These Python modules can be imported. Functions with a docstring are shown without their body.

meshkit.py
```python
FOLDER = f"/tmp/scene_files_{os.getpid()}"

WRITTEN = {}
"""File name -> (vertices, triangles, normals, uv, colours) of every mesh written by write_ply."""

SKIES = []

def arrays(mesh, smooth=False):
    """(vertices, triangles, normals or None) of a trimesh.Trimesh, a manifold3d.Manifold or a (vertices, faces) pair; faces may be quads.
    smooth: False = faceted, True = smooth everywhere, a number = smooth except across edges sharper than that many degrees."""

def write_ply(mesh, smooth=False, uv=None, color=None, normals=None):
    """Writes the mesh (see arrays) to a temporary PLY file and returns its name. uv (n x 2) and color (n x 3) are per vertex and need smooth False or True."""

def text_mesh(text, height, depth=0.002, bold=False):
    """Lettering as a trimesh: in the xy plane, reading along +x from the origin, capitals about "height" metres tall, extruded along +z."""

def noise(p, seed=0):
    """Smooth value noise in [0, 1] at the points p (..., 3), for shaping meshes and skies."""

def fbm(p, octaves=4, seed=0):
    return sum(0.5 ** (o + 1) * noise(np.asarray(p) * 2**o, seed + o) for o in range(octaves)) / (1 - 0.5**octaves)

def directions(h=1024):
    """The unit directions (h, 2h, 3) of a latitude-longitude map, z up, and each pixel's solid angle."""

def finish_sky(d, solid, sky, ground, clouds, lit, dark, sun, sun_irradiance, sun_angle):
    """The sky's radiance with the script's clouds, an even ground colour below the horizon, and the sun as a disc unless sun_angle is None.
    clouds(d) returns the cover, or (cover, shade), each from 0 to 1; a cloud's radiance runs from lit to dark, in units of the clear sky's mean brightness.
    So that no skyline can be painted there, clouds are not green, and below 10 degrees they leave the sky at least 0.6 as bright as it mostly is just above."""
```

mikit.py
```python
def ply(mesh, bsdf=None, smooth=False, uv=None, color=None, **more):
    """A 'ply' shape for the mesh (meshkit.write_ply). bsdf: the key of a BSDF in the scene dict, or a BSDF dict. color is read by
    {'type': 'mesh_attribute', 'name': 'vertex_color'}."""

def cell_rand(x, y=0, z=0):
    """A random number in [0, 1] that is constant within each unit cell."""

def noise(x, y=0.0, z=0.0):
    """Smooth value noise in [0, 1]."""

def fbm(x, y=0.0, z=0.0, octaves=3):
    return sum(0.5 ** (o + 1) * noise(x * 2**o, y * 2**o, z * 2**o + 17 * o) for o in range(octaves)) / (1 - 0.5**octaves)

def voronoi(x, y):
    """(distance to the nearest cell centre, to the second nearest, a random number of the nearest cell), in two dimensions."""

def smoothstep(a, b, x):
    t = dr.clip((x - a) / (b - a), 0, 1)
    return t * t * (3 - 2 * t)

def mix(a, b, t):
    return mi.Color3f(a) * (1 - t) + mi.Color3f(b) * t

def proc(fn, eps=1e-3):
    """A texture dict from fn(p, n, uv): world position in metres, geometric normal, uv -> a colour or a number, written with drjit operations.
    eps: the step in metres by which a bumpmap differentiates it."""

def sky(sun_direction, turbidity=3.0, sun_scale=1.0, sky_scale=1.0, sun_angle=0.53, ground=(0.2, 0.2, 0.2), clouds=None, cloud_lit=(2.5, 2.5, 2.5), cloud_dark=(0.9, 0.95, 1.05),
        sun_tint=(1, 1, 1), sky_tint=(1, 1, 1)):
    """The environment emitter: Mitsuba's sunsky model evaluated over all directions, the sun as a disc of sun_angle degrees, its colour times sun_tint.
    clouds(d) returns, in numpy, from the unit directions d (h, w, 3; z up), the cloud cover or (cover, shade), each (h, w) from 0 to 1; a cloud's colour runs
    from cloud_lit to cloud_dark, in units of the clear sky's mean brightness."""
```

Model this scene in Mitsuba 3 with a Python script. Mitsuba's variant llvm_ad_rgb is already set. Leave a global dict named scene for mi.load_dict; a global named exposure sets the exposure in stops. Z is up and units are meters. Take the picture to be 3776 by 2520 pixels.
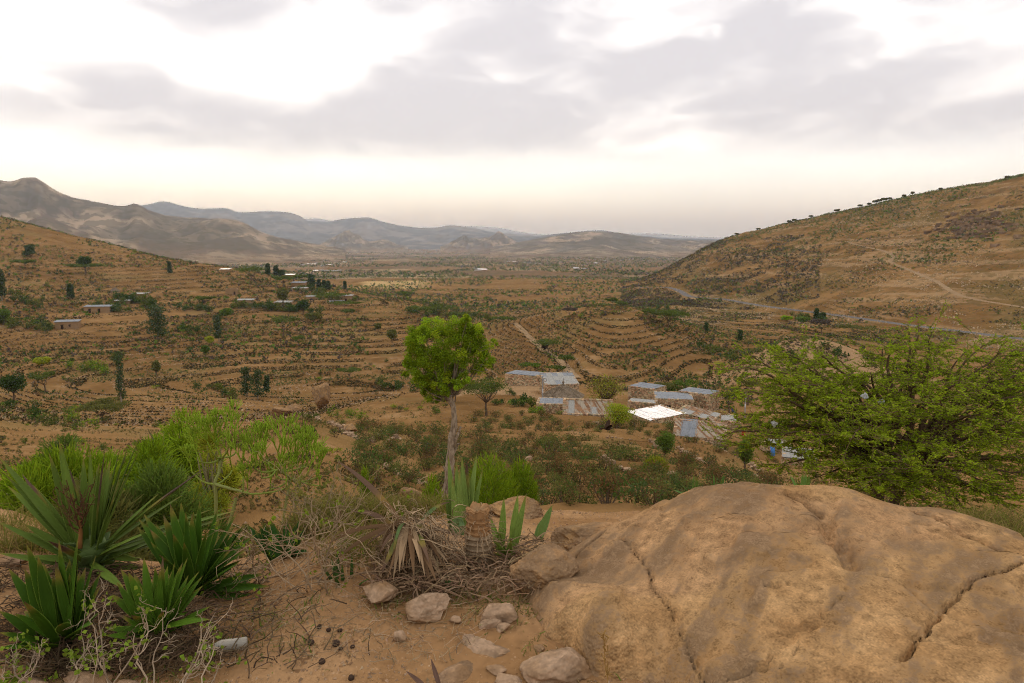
import math, random
import numpy as np, trimesh, mitsuba as mi, drjit as dr, mikit, meshkit
from scipy.interpolate import RBFInterpolator
from scipy.ndimage import map_coordinates, gaussian_filter
from mikit import proc, noise, fbm, voronoi, smoothstep, mix, cell_rand, ply
T = mi.ScalarTransform4f
rng = np.random.default_rng(7)
random.seed(7)
scene, labels = {}, {}

# ---------------------------------------------------------------- camera, sky, exposure
CAMZ, FPX, PITCH = 1.6, 690.0, math.atan(103.5 / 690.0)
HAZE_DENSITY = (0.000062, 0.000073, 0.000090)
scene['camera'] = {'type': 'perspective', 'fov': 2 * math.degrees(math.atan(512 / FPX)), 'fov_axis': 'x', 'near_clip': 0.05, 'far_clip': 90000.0,
                   'to_world': T().look_at(origin=[0, 0, CAMZ], target=[0, math.cos(PITCH), CAMZ - math.sin(PITCH)], up=[0, 0, 1]),
                   'medium': {'type': 'ref', 'id': 'haze_air'}}
SUN = (-0.30, 0.72, 0.72)

def sky_clouds(d):
    az = np.degrees(np.arctan2(d[..., 0], d[..., 1]))
    el = np.degrees(np.arcsin(np.clip(d[..., 2], -1, 1)))
    zz = np.maximum(d[..., 2], 0) + 0.10
    lay = np.stack([d[..., 0] / zz * 1.3, d[..., 1] / zz * 1.3, d[..., 2] * 2], -1)
    n1 = meshkit.fbm(lay * 0.9 + 3.1, 5, 11)
    face = np.stack([az / 7.0, el / 2.6, az * 0], -1)
    w = meshkit.fbm(face * 0.8 + 40.0, 3, 5) - 0.5
    face2 = face + w[..., None] * np.array([1.5, 1.3, 0])
    n2 = meshkit.fbm(face2, 7, 21)
    n3 = meshkit.fbm(face2 * np.array([2.6, 3.4, 1]) + w[..., None] * 2.5, 5, 33)
    def blob(a, e, wa, we):
        return np.exp(-((az - a) / wa) ** 2 - ((el - e) / we) ** 2)
    # a low grey deck with ragged rifts; the rifts open towards the hidden sun at the upper left
    deck = 0.70 + 1.0 * (n2 - 0.5) + 0.52 * (n3 - 0.5) + 0.5 * (n1 - 0.5)
    deck = deck + 0.34 * blob(-23, 19.0, 7, 3.2) + 0.30 * blob(-19, 8.6, 16, 1.7) + 0.18 * blob(8, 13.0, 17, 5.0) + 0.20 * blob(27, 10.5, 13, 4.0) + 0.16 * blob(-7, 9.8, 10, 2.2)
    rift = 1.0 * blob(-14.5, 13.4, 4.2, 3.0) + 0.75 * blob(-31, 14.6, 7.5, 2.6) + 0.50 * blob(-22.5, 12.4, 6.5, 1.6) + 0.45 * blob(-36, 6.5, 6, 3) + 0.30 * blob(38, 17, 7, 7) + 0.22 * blob(20, 6.6, 14, 1.5)
    s = deck - rift * (0.55 + 0.9 * (n3 - 0.25))
    low = 1 / (1 + np.exp((el - 5.9 - 2.6 * (n2 - 0.5)) / 0.55))
    veil = 0.22 + 0.6 * (meshkit.fbm(face * np.array([0.5, 1.6, 1]) + 9.0, 4, 44) - 0.5)
    s = s * (1 - low) + veil * low
    s = np.clip(s, 0, 1)
    s = s * s * (3 - 2 * s)
    cover = 1 - 0.42 * low
    return cover, s

scene['sky'] = mikit.sky(SUN, turbidity=4.0, sun_scale=0.11, sun_angle=26, clouds=sky_clouds, cloud_lit=(2.7, 2.64, 2.60), cloud_dark=(1.12, 1.085, 1.155),
                         sky_tint=(2.6, 2.48, 2.2), sun_tint=(1.0, 0.91, 0.72), ground=(0.22, 0.16, 0.10))
exposure = 1.58

# ---------------------------------------------------------------- helpers
def ray(u, v):
    a, b = (u - 512) / FPX, (341.5 - v) / FPX
    cp, sp = math.cos(PITCH), math.sin(PITCH)
    return np.array([a, cp + b * sp, -sp + b * cp])

def at(u, v, Y):
    d = ray(u, v)
    return np.array([0, 0, CAMZ]) + d * (Y / d[1])

def v_to_D(v, Y):
    return CAMZ - at(512, v, Y)[2]

def sstep(a, b, x):
    t = np.clip((x - a) / (b - a), 0, 1)
    return t * t * (3 - 2 * t)

def nfbm(x, y, z=0.0, o=4, seed=0):
    x, y = np.asarray(x, float), np.asarray(y, float)
    return meshkit.fbm(np.stack([x, y, np.broadcast_to(z, x.shape)], -1), o, seed)

# ---------------------------------------------------------------- terrain
_near = [(1.0, 1.6), (2.3, 1.6), (4, 1.72), (5, 2.06), (6, 2.65), (7.5, 3.6), (10, 5.1), (14, 6.7), (20, 8.9)]
_nearR = [(1.0, 1.6), (2.3, 1.6), (4, 1.78), (5, 2.12), (6, 2.62), (7.2, 3.35), (9, 4.4), (11.5, 5.5), (14, 6.3), (20, 8.7)]
_nearL = [(1.0, 1.6), (2.3, 1.6), (4, 1.74), (5.3, 2.2), (7, 3.2), (10, 5.0), (14, 6.5), (20, 8.7)]
_nearM = [(1.0, 1.6), (2.3, 1.62), (3.6, 1.78), (4.5, 2.25), (5.5, 3.0), (7, 4.0), (10, 5.6), (14, 7.1), (20, 9.0)]
COLS = {
    -160: _nearL + [(28, 10.2), (50, 15), (80, 20), (110, 25), (150, 29), (200, 25), (250, 18), (320, 5), (380, -15), (450, -40), (600, -50), (900, 20)],
    0: _nearL + [(28, 10.6), (50, 16.8), (80, 23), (100, 27), (130, 33), (160, 36), (200, 35), (230, 31.5), (270, 27), (320, 19.2), (380, 6.6), (450, -13.7), (550, -14), (700, 10), (900, 48)],
    100: _nearM + [(28, 10.6), (50, 17), (80, 24), (105, 29), (130, 33.5), (170, 38), (200, 36), (230, 33), (280, 28.5), (340, 22.8), (400, 13.8), (460, 1.3), (550, 6), (700, 30), (900, 49)],
    200: _nearM + [(28, 10.0), (38, 12.2), (50, 15.8), (80, 24), (105, 29.5), (130, 33.5), (170, 38.5), (200, 37), (240, 34), (290, 30.5), (340, 26), (400, 20.5), (470, 15.4), (600, 35), (750, 46), (900, 50)],
    250: _nearM + [(28, 9.8), (40, 11.6), (49, 13.0), (56, 15.2), (70, 20), (100, 28.5), (130, 34), (170, 39), (200, 37.3), (240, 34.5), (300, 31), (350, 27), (400, 23.5), (450, 20), (570, 38), (700, 47), (900, 50)],
    300: _near + [(28, 10), (40, 11.6), (48, 12.8), (56, 15.0), (70, 19.5), (100, 28), (130, 34), (170, 39), (200, 37.5), (240, 35), (300, 31.5), (350, 29), (400, 27), (440, 25.2), (550, 43), (700, 47), (900, 50)],
    340: _near + [(28, 10.3), (40, 12.4), (48, 13.8), (56, 15.8), (70, 19.6), (100, 26.5), (118, 29), (134, 33.5), (170, 39.2), (200, 37.5), (235, 35), (300, 31.3), (345, 30), (390, 29.5), (430, 31), (520, 43), (700, 47), (900, 50)],
    400: _near + [(28, 11), (45, 14.3), (60, 17.6), (80, 22), (108, 26.0), (125, 27.9), (140, 33), (170, 39.2), (200, 37.5), (230, 35.5), (270, 33), (310, 31), (335, 30.3), (380, 33), (450, 42), (700, 47), (900, 50)],
    480: _near + [(28, 11), (45, 14.8), (80, 22), (108, 26.3), (126, 28.4), (140, 30.2), (152, 33.5), (185, 38.9), (205, 37.6), (230, 35.8), (260, 34.8), (290, 34.2), (320, 38), (360, 42), (450, 46), (700, 47), (900, 50)],
    520: _near + [(28, 11), (45, 14.8), (80, 22.2), (112, 27.0), (130, 29.1), (150, 31.5), (163, 35.5), (185, 38.0), (210, 35), (235, 31.5), (262, 30.2), (295, 34), (340, 40), (450, 46), (700, 47), (900, 50)],
    560: _near + [(28, 11), (45, 14.8), (80, 22.3), (112, 27.0), (130, 29.2), (152, 31.8), (168, 34.2), (180, 33.5), (205, 30.5), (225, 27.5), (250, 26), (280, 29), (330, 38), (450, 46), (700, 47), (900, 50)],
    605: _near + [(28, 11), (45, 14.8), (80, 22.3), (120, 29), (138, 32), (152, 32), (170, 29), (195, 25.5), (225, 21.7), (255, 24.5), (300, 34), (450, 45), (700, 47), (900, 50)],
    655: _near + [(28, 11), (45, 15), (80, 22.6), (120, 29.2), (150, 33), (175, 30), (200, 26), (225, 23.5), (255, 27), (300, 36), (400, 40), (500, 42), (570, 42.3), (620, 39), (700, 38), (800, 49), (900, 50)],
    690: _near + [(28, 11), (45, 15), (80, 22.8), (120, 29.5), (150, 33.5), (180, 33), (205, 29.5), (225, 27.5), (260, 32), (300, 37.5), (380, 39.5), (480, 41.8), (530, 37), (580, 29), (650, 14), (720, 20), (800, 45), (900, 50)],
    730: _near + [(28, 11.2), (45, 15.8), (60, 20), (80, 24.2), (118, 29.5), (150, 33.8), (200, 34), (250, 35), (300, 37.5), (380, 40), (450, 41.2), (500, 33), (560, 20), (640, -1.5), (720, -2), (820, 35), (900, 50)],
    770: _near + [(28, 11.3), (45, 16.6), (60, 21.4), (75, 24.8), (90, 27), (112, 28.8), (130, 26.2), (150, 23.8), (170, 27), (200, 32), (250, 35), (300, 37.8), (405, 40.2), (460, 30), (540, 14), (620, -5), (660, -10), (750, -8), (900, 40)],
    815: _nearR + [(28, 11.3), (45, 16.8), (60, 21.8), (75, 25), (90, 27.2), (110, 28.6), (128, 24.5), (148, 21.0), (165, 23.5), (200, 32), (250, 35.5), (300, 38), (360, 39.4), (420, 26), (500, 7), (580, -11), (640, -20), (720, -18), (900, 20)],
    860: _nearR + [(28, 11.2), (45, 16.6), (60, 21.6), (80, 25.6), (115, 28.6), (135, 25.5), (150, 24.0), (180, 30), (230, 36), (280, 38.2), (330, 38.8), (380, 27), (450, 8), (540, -13), (600, -26), (680, -27), (900, 0)],
    920: _nearR + [(28, 11), (45, 16), (60, 20.6), (80, 24.6), (120, 29.5), (160, 32), (220, 37), (292, 38.4), (335, 28), (400, 11), (470, -9), (540, -27), (580, -37), (650, -40), (900, -20)],
    1024: _nearR + [(28, 10.5), (45, 14.5), (80, 21.5), (120, 28), (180, 35), (220, 37.6), (250, 38.3), (290, 28), (340, 11), (400, -12), (450, -32), (480, -43), (560, -49), (900, -45)],
    1190: _nearR + [(28, 10), (45, 14), (80, 21), (120, 27), (160, 32), (190, 35), (225, 37), (265, 25), (310, 5), (360, -20), (410, -50), (470, -75), (560, -90), (900, -90)],
}
_pts, _val = [], []
for _u, _l in COLS.items():
    _a = math.atan((_u - 512) / (FPX / math.cos(PITCH)))
    for _Y, _D in _l:
        _r = _Y / math.cos(_a)
        _pts.append((_a * 2.6, math.log(_r)))
        _val.append(_D / _r)
_rbf = RBFInterpolator(np.array(_pts), np.array(_val), kernel='linear', smoothing=0.0005)
TH0, TH1, NT, LR0, LR1, NR = -0.80, 0.80, 241, math.log(0.7), math.log(1000.0), 361
_tt, _ll = np.meshgrid(np.linspace(TH0, TH1, NT), np.linspace(LR0, LR1, NR), indexing='ij')
_grid = gaussian_filter(_rbf(np.stack([_tt.ravel() * 2.6, _ll.ravel()], 1)).reshape(NT, NR), (3.4, 1.5), mode='nearest')

def base(x, y):
    """The lie of the land: height above the local ground level at the viewpoint."""
    x, y = np.asarray(x, float), np.asarray(y, float)
    r = np.maximum(np.hypot(x, y), 0.75)
    th = np.clip(np.arctan2(x, y), TH0, TH1)
    c = np.stack([(th - TH0) / (TH1 - TH0) * (NT - 1), (np.clip(np.log(r), LR0, LR1) - LR0) / (LR1 - LR0) * (NR - 1)])
    t = map_coordinates(_grid, c.reshape(2, -1), order=1, mode='nearest').reshape(x.shape)
    near0 = sstep(1.5, 2.6, r)
    return (CAMZ - t * r) * near0 + (1 - near0) * 0.0

def terrace(z, s, lip=0.84, tread=0.22):
    q = z / s
    i = np.floor(q)
    f = q - i
    return s * (i + np.where(f < lip, f / lip * tread, tread + (1 - tread) * sstep(lip, 1.0, f)) + 0.28 * np.exp(-(f / 0.09) ** 2) + 0.28 * sstep(0.93, 1.0, f))

def box_mask(x, a, b, w):
    return sstep(a - w, a + w, x) * (1 - sstep(b - w, b + w, x))

# road and track on the right hill
_rd = [(640, 290.5, 590), (662, 292.5, 565), (676, 297, 530), (690, 303, 480), (724, 300.5, 455), (735, 304.5, 438), (760, 309, 405), (800, 314, 368), (850, 320.5, 332), (900, 327.5, 300), (960, 336, 273), (1024, 345, 250), (1110, 355, 232), (1200, 366, 214)]
_trk = [(846, 241, 0), (862, 246, 0), (885, 251, 0), (893, 256, 0), (891, 262, 0), (905, 268, 0), (922, 275, 0), (938, 282, 0), (950, 290, 0), (962, 296, 0), (985, 301, 0), (1005, 304, 0), (1040, 310, 0), (1090, 317, 0)]

def smooth_line(p, n):
    p = np.asarray(p, float)
    s = np.concatenate([[0], np.cumsum(np.linalg.norm(np.diff(p[:, :2], axis=0), axis=1))])
    from scipy.interpolate import PchipInterpolator
    k = np.linspace(0, s[-1], n)
    return np.stack([PchipInterpolator(s, p[:, i])(k) for i in range(p.shape[1])], 1)

def cast(u, v, fn=None, r0=2.0, r1=990.0):
    """Where the sight line through a point of the photograph meets the land."""
    fn = fn or base
    d = ray(u, v)
    d = d / math.hypot(d[0], d[1])
    rs = np.geomspace(r0, r1, int(130 * math.log(r1 / r0)))
    gap = CAMZ + d[2] * rs - fn(d[0] * rs, d[1] * rs)
    k = np.nonzero(gap < 0)[0]
    if not len(k):
        return None
    k = max(k[0], 1)
    t = gap[k - 1] / (gap[k - 1] - gap[k] + 1e-12)
    r = rs[k - 1] + (rs[k] - rs[k - 1]) * t
    x, y = d[0] * r, d[1] * r
    return np.array([x, y, float(fn(np.array([x]), np.array([y]))[0])])

ROAD = smooth_line([at(*q) for q in _rd], 300)
ROAD[:, 2] = gaussian_filter(base(ROAD[:, 0], ROAD[:, 1]), 14, mode='nearest')
_tp = [cast(q[0], q[1]) for q in _trk]
TRACK = smooth_line([q for q in _tp if q is not None], 220)
TRACK[:, 2] = gaussian_filter(base(TRACK[:, 0], TRACK[:, 1]), 5, mode='nearest')
_p1 = [cast(u, v) for u, v in ((515, 323), (525, 332), (534, 341), (545, 350), (556, 357), (566, 366), (576, 378))]
PATH = smooth_line(_p1, 120)
PATH[:, 2] = gaussian_filter(base(PATH[:, 0], PATH[:, 1]), 3, mode='nearest')
from scipy.spatial import cKDTree
_lines = [(cKDTree(ROAD[:, :2]), ROAD, 3.6, 9.0), (cKDTree(TRACK[:, :2]), TRACK, 1.7, 4.5), (cKDTree(PATH[:, :2]), PATH, 1.5, 3.5)]

PH = {}
def land(x, y):
    """The land with its terraces, banks, gullies and cuttings."""
    x, y = np.asarray(x, float), np.asarray(y, float)
    r = np.hypot(x, y)
    th = np.degrees(np.arctan2(x, y))
    z = base(x, y)
    big = sstep(12, 60, r)
    z = z + big * (0.75 * (nfbm(x / 30, y / 30, 3.0, 3, 3) - 0.5) * sstep(40, 140, r) + 0.18 * (nfbm(x / 7, y / 7, 1.0, 3, 4) - 0.5))
    wob = 0.6 * (nfbm(x / 30, y / 30, 5.0, 3, 8) - 0.5) + 0.12 * (nfbm(x / 5, y / 5, 6.0, 2, 9) - 0.5)
    left = sstep(-9, 9, r - 159 + 39 * sstep(-7, -10, th)) * (1 - sstep(-35, 35, r - 395 - 110 * sstep(-16, -26, th))) * (1 - sstep(2.0, 5.5, th))
    steep = left * sstep(250, 300, r) * (1 - sstep(-20, -10, th))
    zt = terrace(z + wob, 0.62) - wob
    zs = terrace(z + wob * 1.4, 1.35, 0.74, 0.3) - wob * 1.4
    patch = 0.70 + 0.30 * sstep(0.36, 0.50, nfbm(x / 55, y / 55, 2.0, 2, 14))
    PH['left'] = ((z + wob) / 0.62 % 1.0, (left - steep) * patch)
    PH['steep'] = ((z + wob * 1.4) / 1.35 % 1.0, steep * patch)
    z = z + (zt - z) * (left - steep) * patch + (zs - z) * steep * 0.75 * patch
    z0 = z
    mid = box_mask(r, 150, 232, 8) * box_mask(th, 3.5, 17, 1.3)
    z = z + (terrace(z + wob * 1.2, 1.0, 0.7, 0.28) - wob * 1.2 - z) * mid * (0.35 + 0.65 * sstep(0.35, 0.5, nfbm(x / 30, y / 30, 9.0, 2, 15)))
    PH['mid'] = ((z0 + wob * 1.2) / 1.0 % 1.0, mid)
    flat = box_mask(r, 250, 400, 15) * box_mask(th, 8, 28, 2)
    z = z + (terrace(z + wob * 1.3, 0.7) - wob * 1.3 - z) * flat * 0.8
    PH['flat'] = ((z0 + wob * 1.3) / 0.7 % 1.0, flat)
    gw = 0.9 * (nfbm(x / 9, y / 9, 5.0, 3, 28) - 0.5) + 0.35 * (nfbm(x / 2.2, y / 2.2, 6.0, 2, 29) - 0.5)
    gar = box_mask(r, 27, 104, 4) * box_mask(th, -14, 24, 3)
    z = z + (terrace(z + gw, 1.25, 0.66, 0.30) - gw - z) * gar * 0.85
    PH['garden'] = ((z0 + gw) / 1.25 % 1.0, gar)
    # right hill: ribs of rock and gullies running down it
    hill = sstep(285, 330, r) * sstep(12.5, 17, th)
    ribs = np.abs(nfbm(x / 34 + 0.35 * y / 34, y / 80, 2.0, 4, 33) - 0.5)
    z = z + hill * (4.2 * (0.16 - ribs) + 1.6 * (nfbm(x / 9, y / 9, 4.0, 4, 35) - 0.5))
    mound = box_mask(r, 120, 185, 8) * box_mask(th, 14, 29, 1.5)
    z = z + mound * 1.0 * (nfbm(x / 6, y / 6, 8.0, 4, 41) - 0.5)
    for tree_, line, w0, w1 in _lines:
        dist, k = tree_.query(np.stack([x.ravel(), y.ravel()], 1), distance_upper_bound=w1 + 1)
        ok = np.isfinite(dist)
        kk = np.where(ok, k, 0)
        m = np.where(ok, 1 - sstep(w0, w1, np.where(ok, dist, 1e3)), 0).reshape(x.shape)
        z = z * (1 - m) + m * (line[kk, 2].reshape(x.shape) - 0.12)
    # near ground
    nr = 1 - sstep(9, 16, r)
    z = z + nr * sstep(1.2, 3, r) * (0.10 * (nfbm(x / 0.9, y / 0.9, 0.0, 3, 51) - 0.5) + 0.035 * (nfbm(x / 0.22, y / 0.22, 0.0, 3, 52) - 0.5))
    return z

def grid_mesh(X, Y, Z):
    a, b = X.shape
    i = np.arange(a * b).reshape(a, b)
    q = np.stack([i[:-1, :-1], i[1:, :-1], i[1:, 1:], i[:-1, 1:]], -1).reshape(-1, 4)
    return np.stack([X, Y, Z], -1).reshape(-1, 3), np.vstack([q[:, [0, 1, 2]], q[:, [0, 2, 3]]])

def plain_h(x, y):
    r = np.hypot(x, y)
    D = np.interp(r, [700, 900, 1750, 3000, 6000, 15000, 60000], [47, 50, 65, 82, 104, 135, 190])
    return CAMZ - D + 3.5 * (nfbm(x / 240, y / 240, 0, 4, 61) - 0.5) * sstep(800, 1300, r) + 14 * (nfbm(x / 1500, y / 1500, 0, 3, 62) - 0.5) * sstep(1100, 2600, r) * (1 - 0.6 * sstep(6000, 14000, r))

# ---------------------------------------------------------------- materials of the land
def two(b):
    return {'type': 'twosided', 'bsdf': b}

def C(*c):
    return mi.Color3f(*c)

def land_colour(p, n, uv):
    x, y = p.x, p.y
    r = dr.sqrt(x * x + y * y)
    th = x / dr.maximum(y, 0.5)
    n1, n2 = fbm(x / 38, y / 38, 0.5, 4), fbm(x / 7, y / 7, 1.5, 4)
    n3, n4 = fbm(x / 1.3, y / 1.3, p.z / 1.3, 3), fbm(x / 0.16, y / 0.16, p.z / 0.16, 3)
    c = mix(C(0.160, 0.094, 0.037), C(0.262, 0.160, 0.067), smoothstep(0.32, 0.66, n1 * 0.5 + n2 * 0.5))
    c = mix(c, C(0.30, 0.20, 0.105), 0.55 * smoothstep(0.52, 0.72, n2) * smoothstep(0.40, 0.6, n3))
    c = mix(c, C(0.205, 0.150, 0.062), 0.55 * smoothstep(0.50, 0.66, fbm(x / 16 + 9, y / 16, 4.5, 4)) * smoothstep(25, 60, r))
    hill = smoothstep(275, 320, r) * smoothstep(0.20, 0.28, th)
    hc = mix(C(0.162, 0.095, 0.036), C(0.255, 0.154, 0.063), smoothstep(0.36, 0.62, fbm(x / 16, y / 16, p.z / 16, 4)))
    hc = mix(hc, C(0.145, 0.108, 0.040), 0.7 * smoothstep(0.47, 0.62, fbm(x / 60 + 3, y / 60, p.z / 30, 4)))
    hc = mix(hc, C(0.33, 0.23, 0.125), 0.65 * smoothstep(0.54, 0.64, fbm(x / 40, y / 40, (p.z - 0.12 * x) / 2.2, 4)))
    hc = mix(hc, C(0.130, 0.098, 0.040), 0.55 * smoothstep(0.54, 0.62, fbm(x / 2.6, y / 2.6, p.z / 2.6, 2)))
    c = mix(c, hc, hill)
    bald = smoothstep(0.40, 0.55, fbm(x / 6, y / 6, 2.2, 4) + 0.5 - dr.sqrt(dr.square((x - 64) / 21) + dr.square((y - 147) / 17)) * 0.5)
    yard = smoothstep(0.40, 0.52, fbm(x / 5, y / 5, 6.2, 4) + 0.5 - dr.sqrt(dr.square((x + 3) / 13) + dr.square((y - 136) / 16)) * 0.5)
    c = mix(c, C(0.34, 0.235, 0.135), 0.75 * dr.maximum(bald, yard))
    straw = smoothstep(0.44, 0.54, fbm(x / 45, y / 80, 3.3, 4)) * smoothstep(-300, -270, x) * (1 - smoothstep(-110, -70, x)) * smoothstep(655, 675, y - 0.1 * x + 20 * n2) * (1 - smoothstep(820, 850, y - 0.25 * x + 30 * n2))  # mask of a sunlit strip: sunshine painted into the ground colour, not straw
    c = mix(c, C(0.45, 0.33, 0.155), straw)  # pale yellow tone of the painted sunlight
    # foreground grit: pale sand grains, darker damp crumbs
    near = 1 - smoothstep(9, 14, r)
    g = mix(C(0.250, 0.148, 0.068), C(0.375, 0.240, 0.125), smoothstep(0.25, 0.75, fbm(x / 0.4, y / 0.4, 0.3, 5)))
    k = noise(x / 0.0065, y / 0.0065, p.z / 0.0065)
    k2 = noise(x / 0.014 + 7, y / 0.014, p.z / 0.014)
    g = mix(g, C(0.50, 0.36, 0.235), 0.45 * smoothstep(0.68, 0.88, 0.6 * k + 0.4 * k2))
    g = mix(g, C(0.10, 0.055, 0.028), 0.65 * smoothstep(0.62, 0.80, 0.5 * noise(x / 0.009 + 31, y / 0.009, p.z / 0.009) + 0.5 * n4))
    c = mix(c, g, near)
    return c * C(1.12, 1.05, 0.98) * (0.82 + 0.36 * mix(C(1, 1, 1) * n3, C(1, 1, 1) * fbm(x / 0.03, y / 0.03, p.z / 0.03, 2), near))

def land_bump(p, n, uv):
    x, y = p.x, p.y
    return 0.02 * fbm(x / 0.06, y / 0.06, p.z / 0.06, 4) + 0.007 * noise(x / 0.010, y / 0.010, p.z / 0.010)

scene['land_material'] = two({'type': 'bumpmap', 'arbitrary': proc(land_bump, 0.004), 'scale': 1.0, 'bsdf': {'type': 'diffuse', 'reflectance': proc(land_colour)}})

def far_colour(p, n, uv):
    x, y, z = p.x, p.y, p.z
    r = dr.sqrt(x * x + y * y)
    # field plots: bare red soil, straw, scrub
    wx, wy = x + 90 * fbm(x / 300, y / 300, 0.2, 2), y + 120 * fbm(x / 300, y / 300, 7.2, 2)
    d1, d2, k = voronoi(wx / 150, wy / 210)
    n1, n2, n3 = fbm(x / 130, y / 240, 0.5, 4), fbm(x / 30, y / 60, 2.5, 3), fbm(x / 10, y / 10, 5.5, 2)
    c = mix(C(0.195, 0.112, 0.056), C(0.275, 0.172, 0.086), k)
    c = mix(c, C(0.42, 0.31, 0.175), 0.75 * smoothstep(0.70, 0.85, dr.abs(k * 7.3 - dr.floor(k * 7.3))) * smoothstep(0.3, 0.5, n2))
    c = mix(c, C(0.150, 0.112, 0.062), 0.75 * smoothstep(0.44, 0.60, n1 * 0.6 + n2 * 0.4))
    c = mix(c, C(0.100, 0.086, 0.042), 0.5 * smoothstep(0.52, 0.62, n3))
    # rocky slopes above the plain
    up = smoothstep(-75, -40, z + 30 * fbm(x / 200, y / 200, 1.0, 2)) * smoothstep(1800, 2600, r)
    m1 = 0.55 * fbm((0.86 * x + 0.5 * y) / 55, (0.86 * y - 0.5 * x) / 330, z / 160, 5) + 0.45 * fbm(x / 160, y / 190, z / 60, 4)
    m = mix(C(0.150, 0.110, 0.072), C(0.375, 0.275, 0.175), smoothstep(0.42, 0.58, m1))
    m = mix(m, C(0.115, 0.095, 0.060), 0.75 * smoothstep(0.47, 0.60, fbm(x / 320 + 4, y / 320, z / 130, 4)))
    m = mix(m, C(0.105, 0.090, 0.050), 0.6 * smoothstep(0.50, 0.60, fbm(x / 26, y / 26, z / 26, 2)))
    return mix(c, m, up)

scene['far_material'] = two({'type': 'diffuse', 'reflectance': proc(far_colour)})

scene['range_material'] = two({'type': 'diffuse', 'reflectance': proc(lambda p, n, uv: mix(C(0.085, 0.078, 0.060), C(0.165, 0.135, 0.100), smoothstep(0.42, 0.66, fbm(p.x / 260, p.y / 420, p.z / 120, 5))))})

def structure(key, mesh, mat, label, smooth=True, **more):
    scene[key] = ply(mesh, mat, smooth=smooth, **more)
    labels[key] = {'label': label, 'kind': 'structure'}

# ---------------------------------------------------------------- the land itself
def polar(t0, t1, nt, r0, r1, nr):
    t, l = np.meshgrid(np.radians(np.linspace(t0, t1, nt)), np.linspace(math.log(r0), math.log(r1), nr), indexing='ij')
    return np.sin(t) * np.exp(l), np.cos(t) * np.exp(l)

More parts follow.
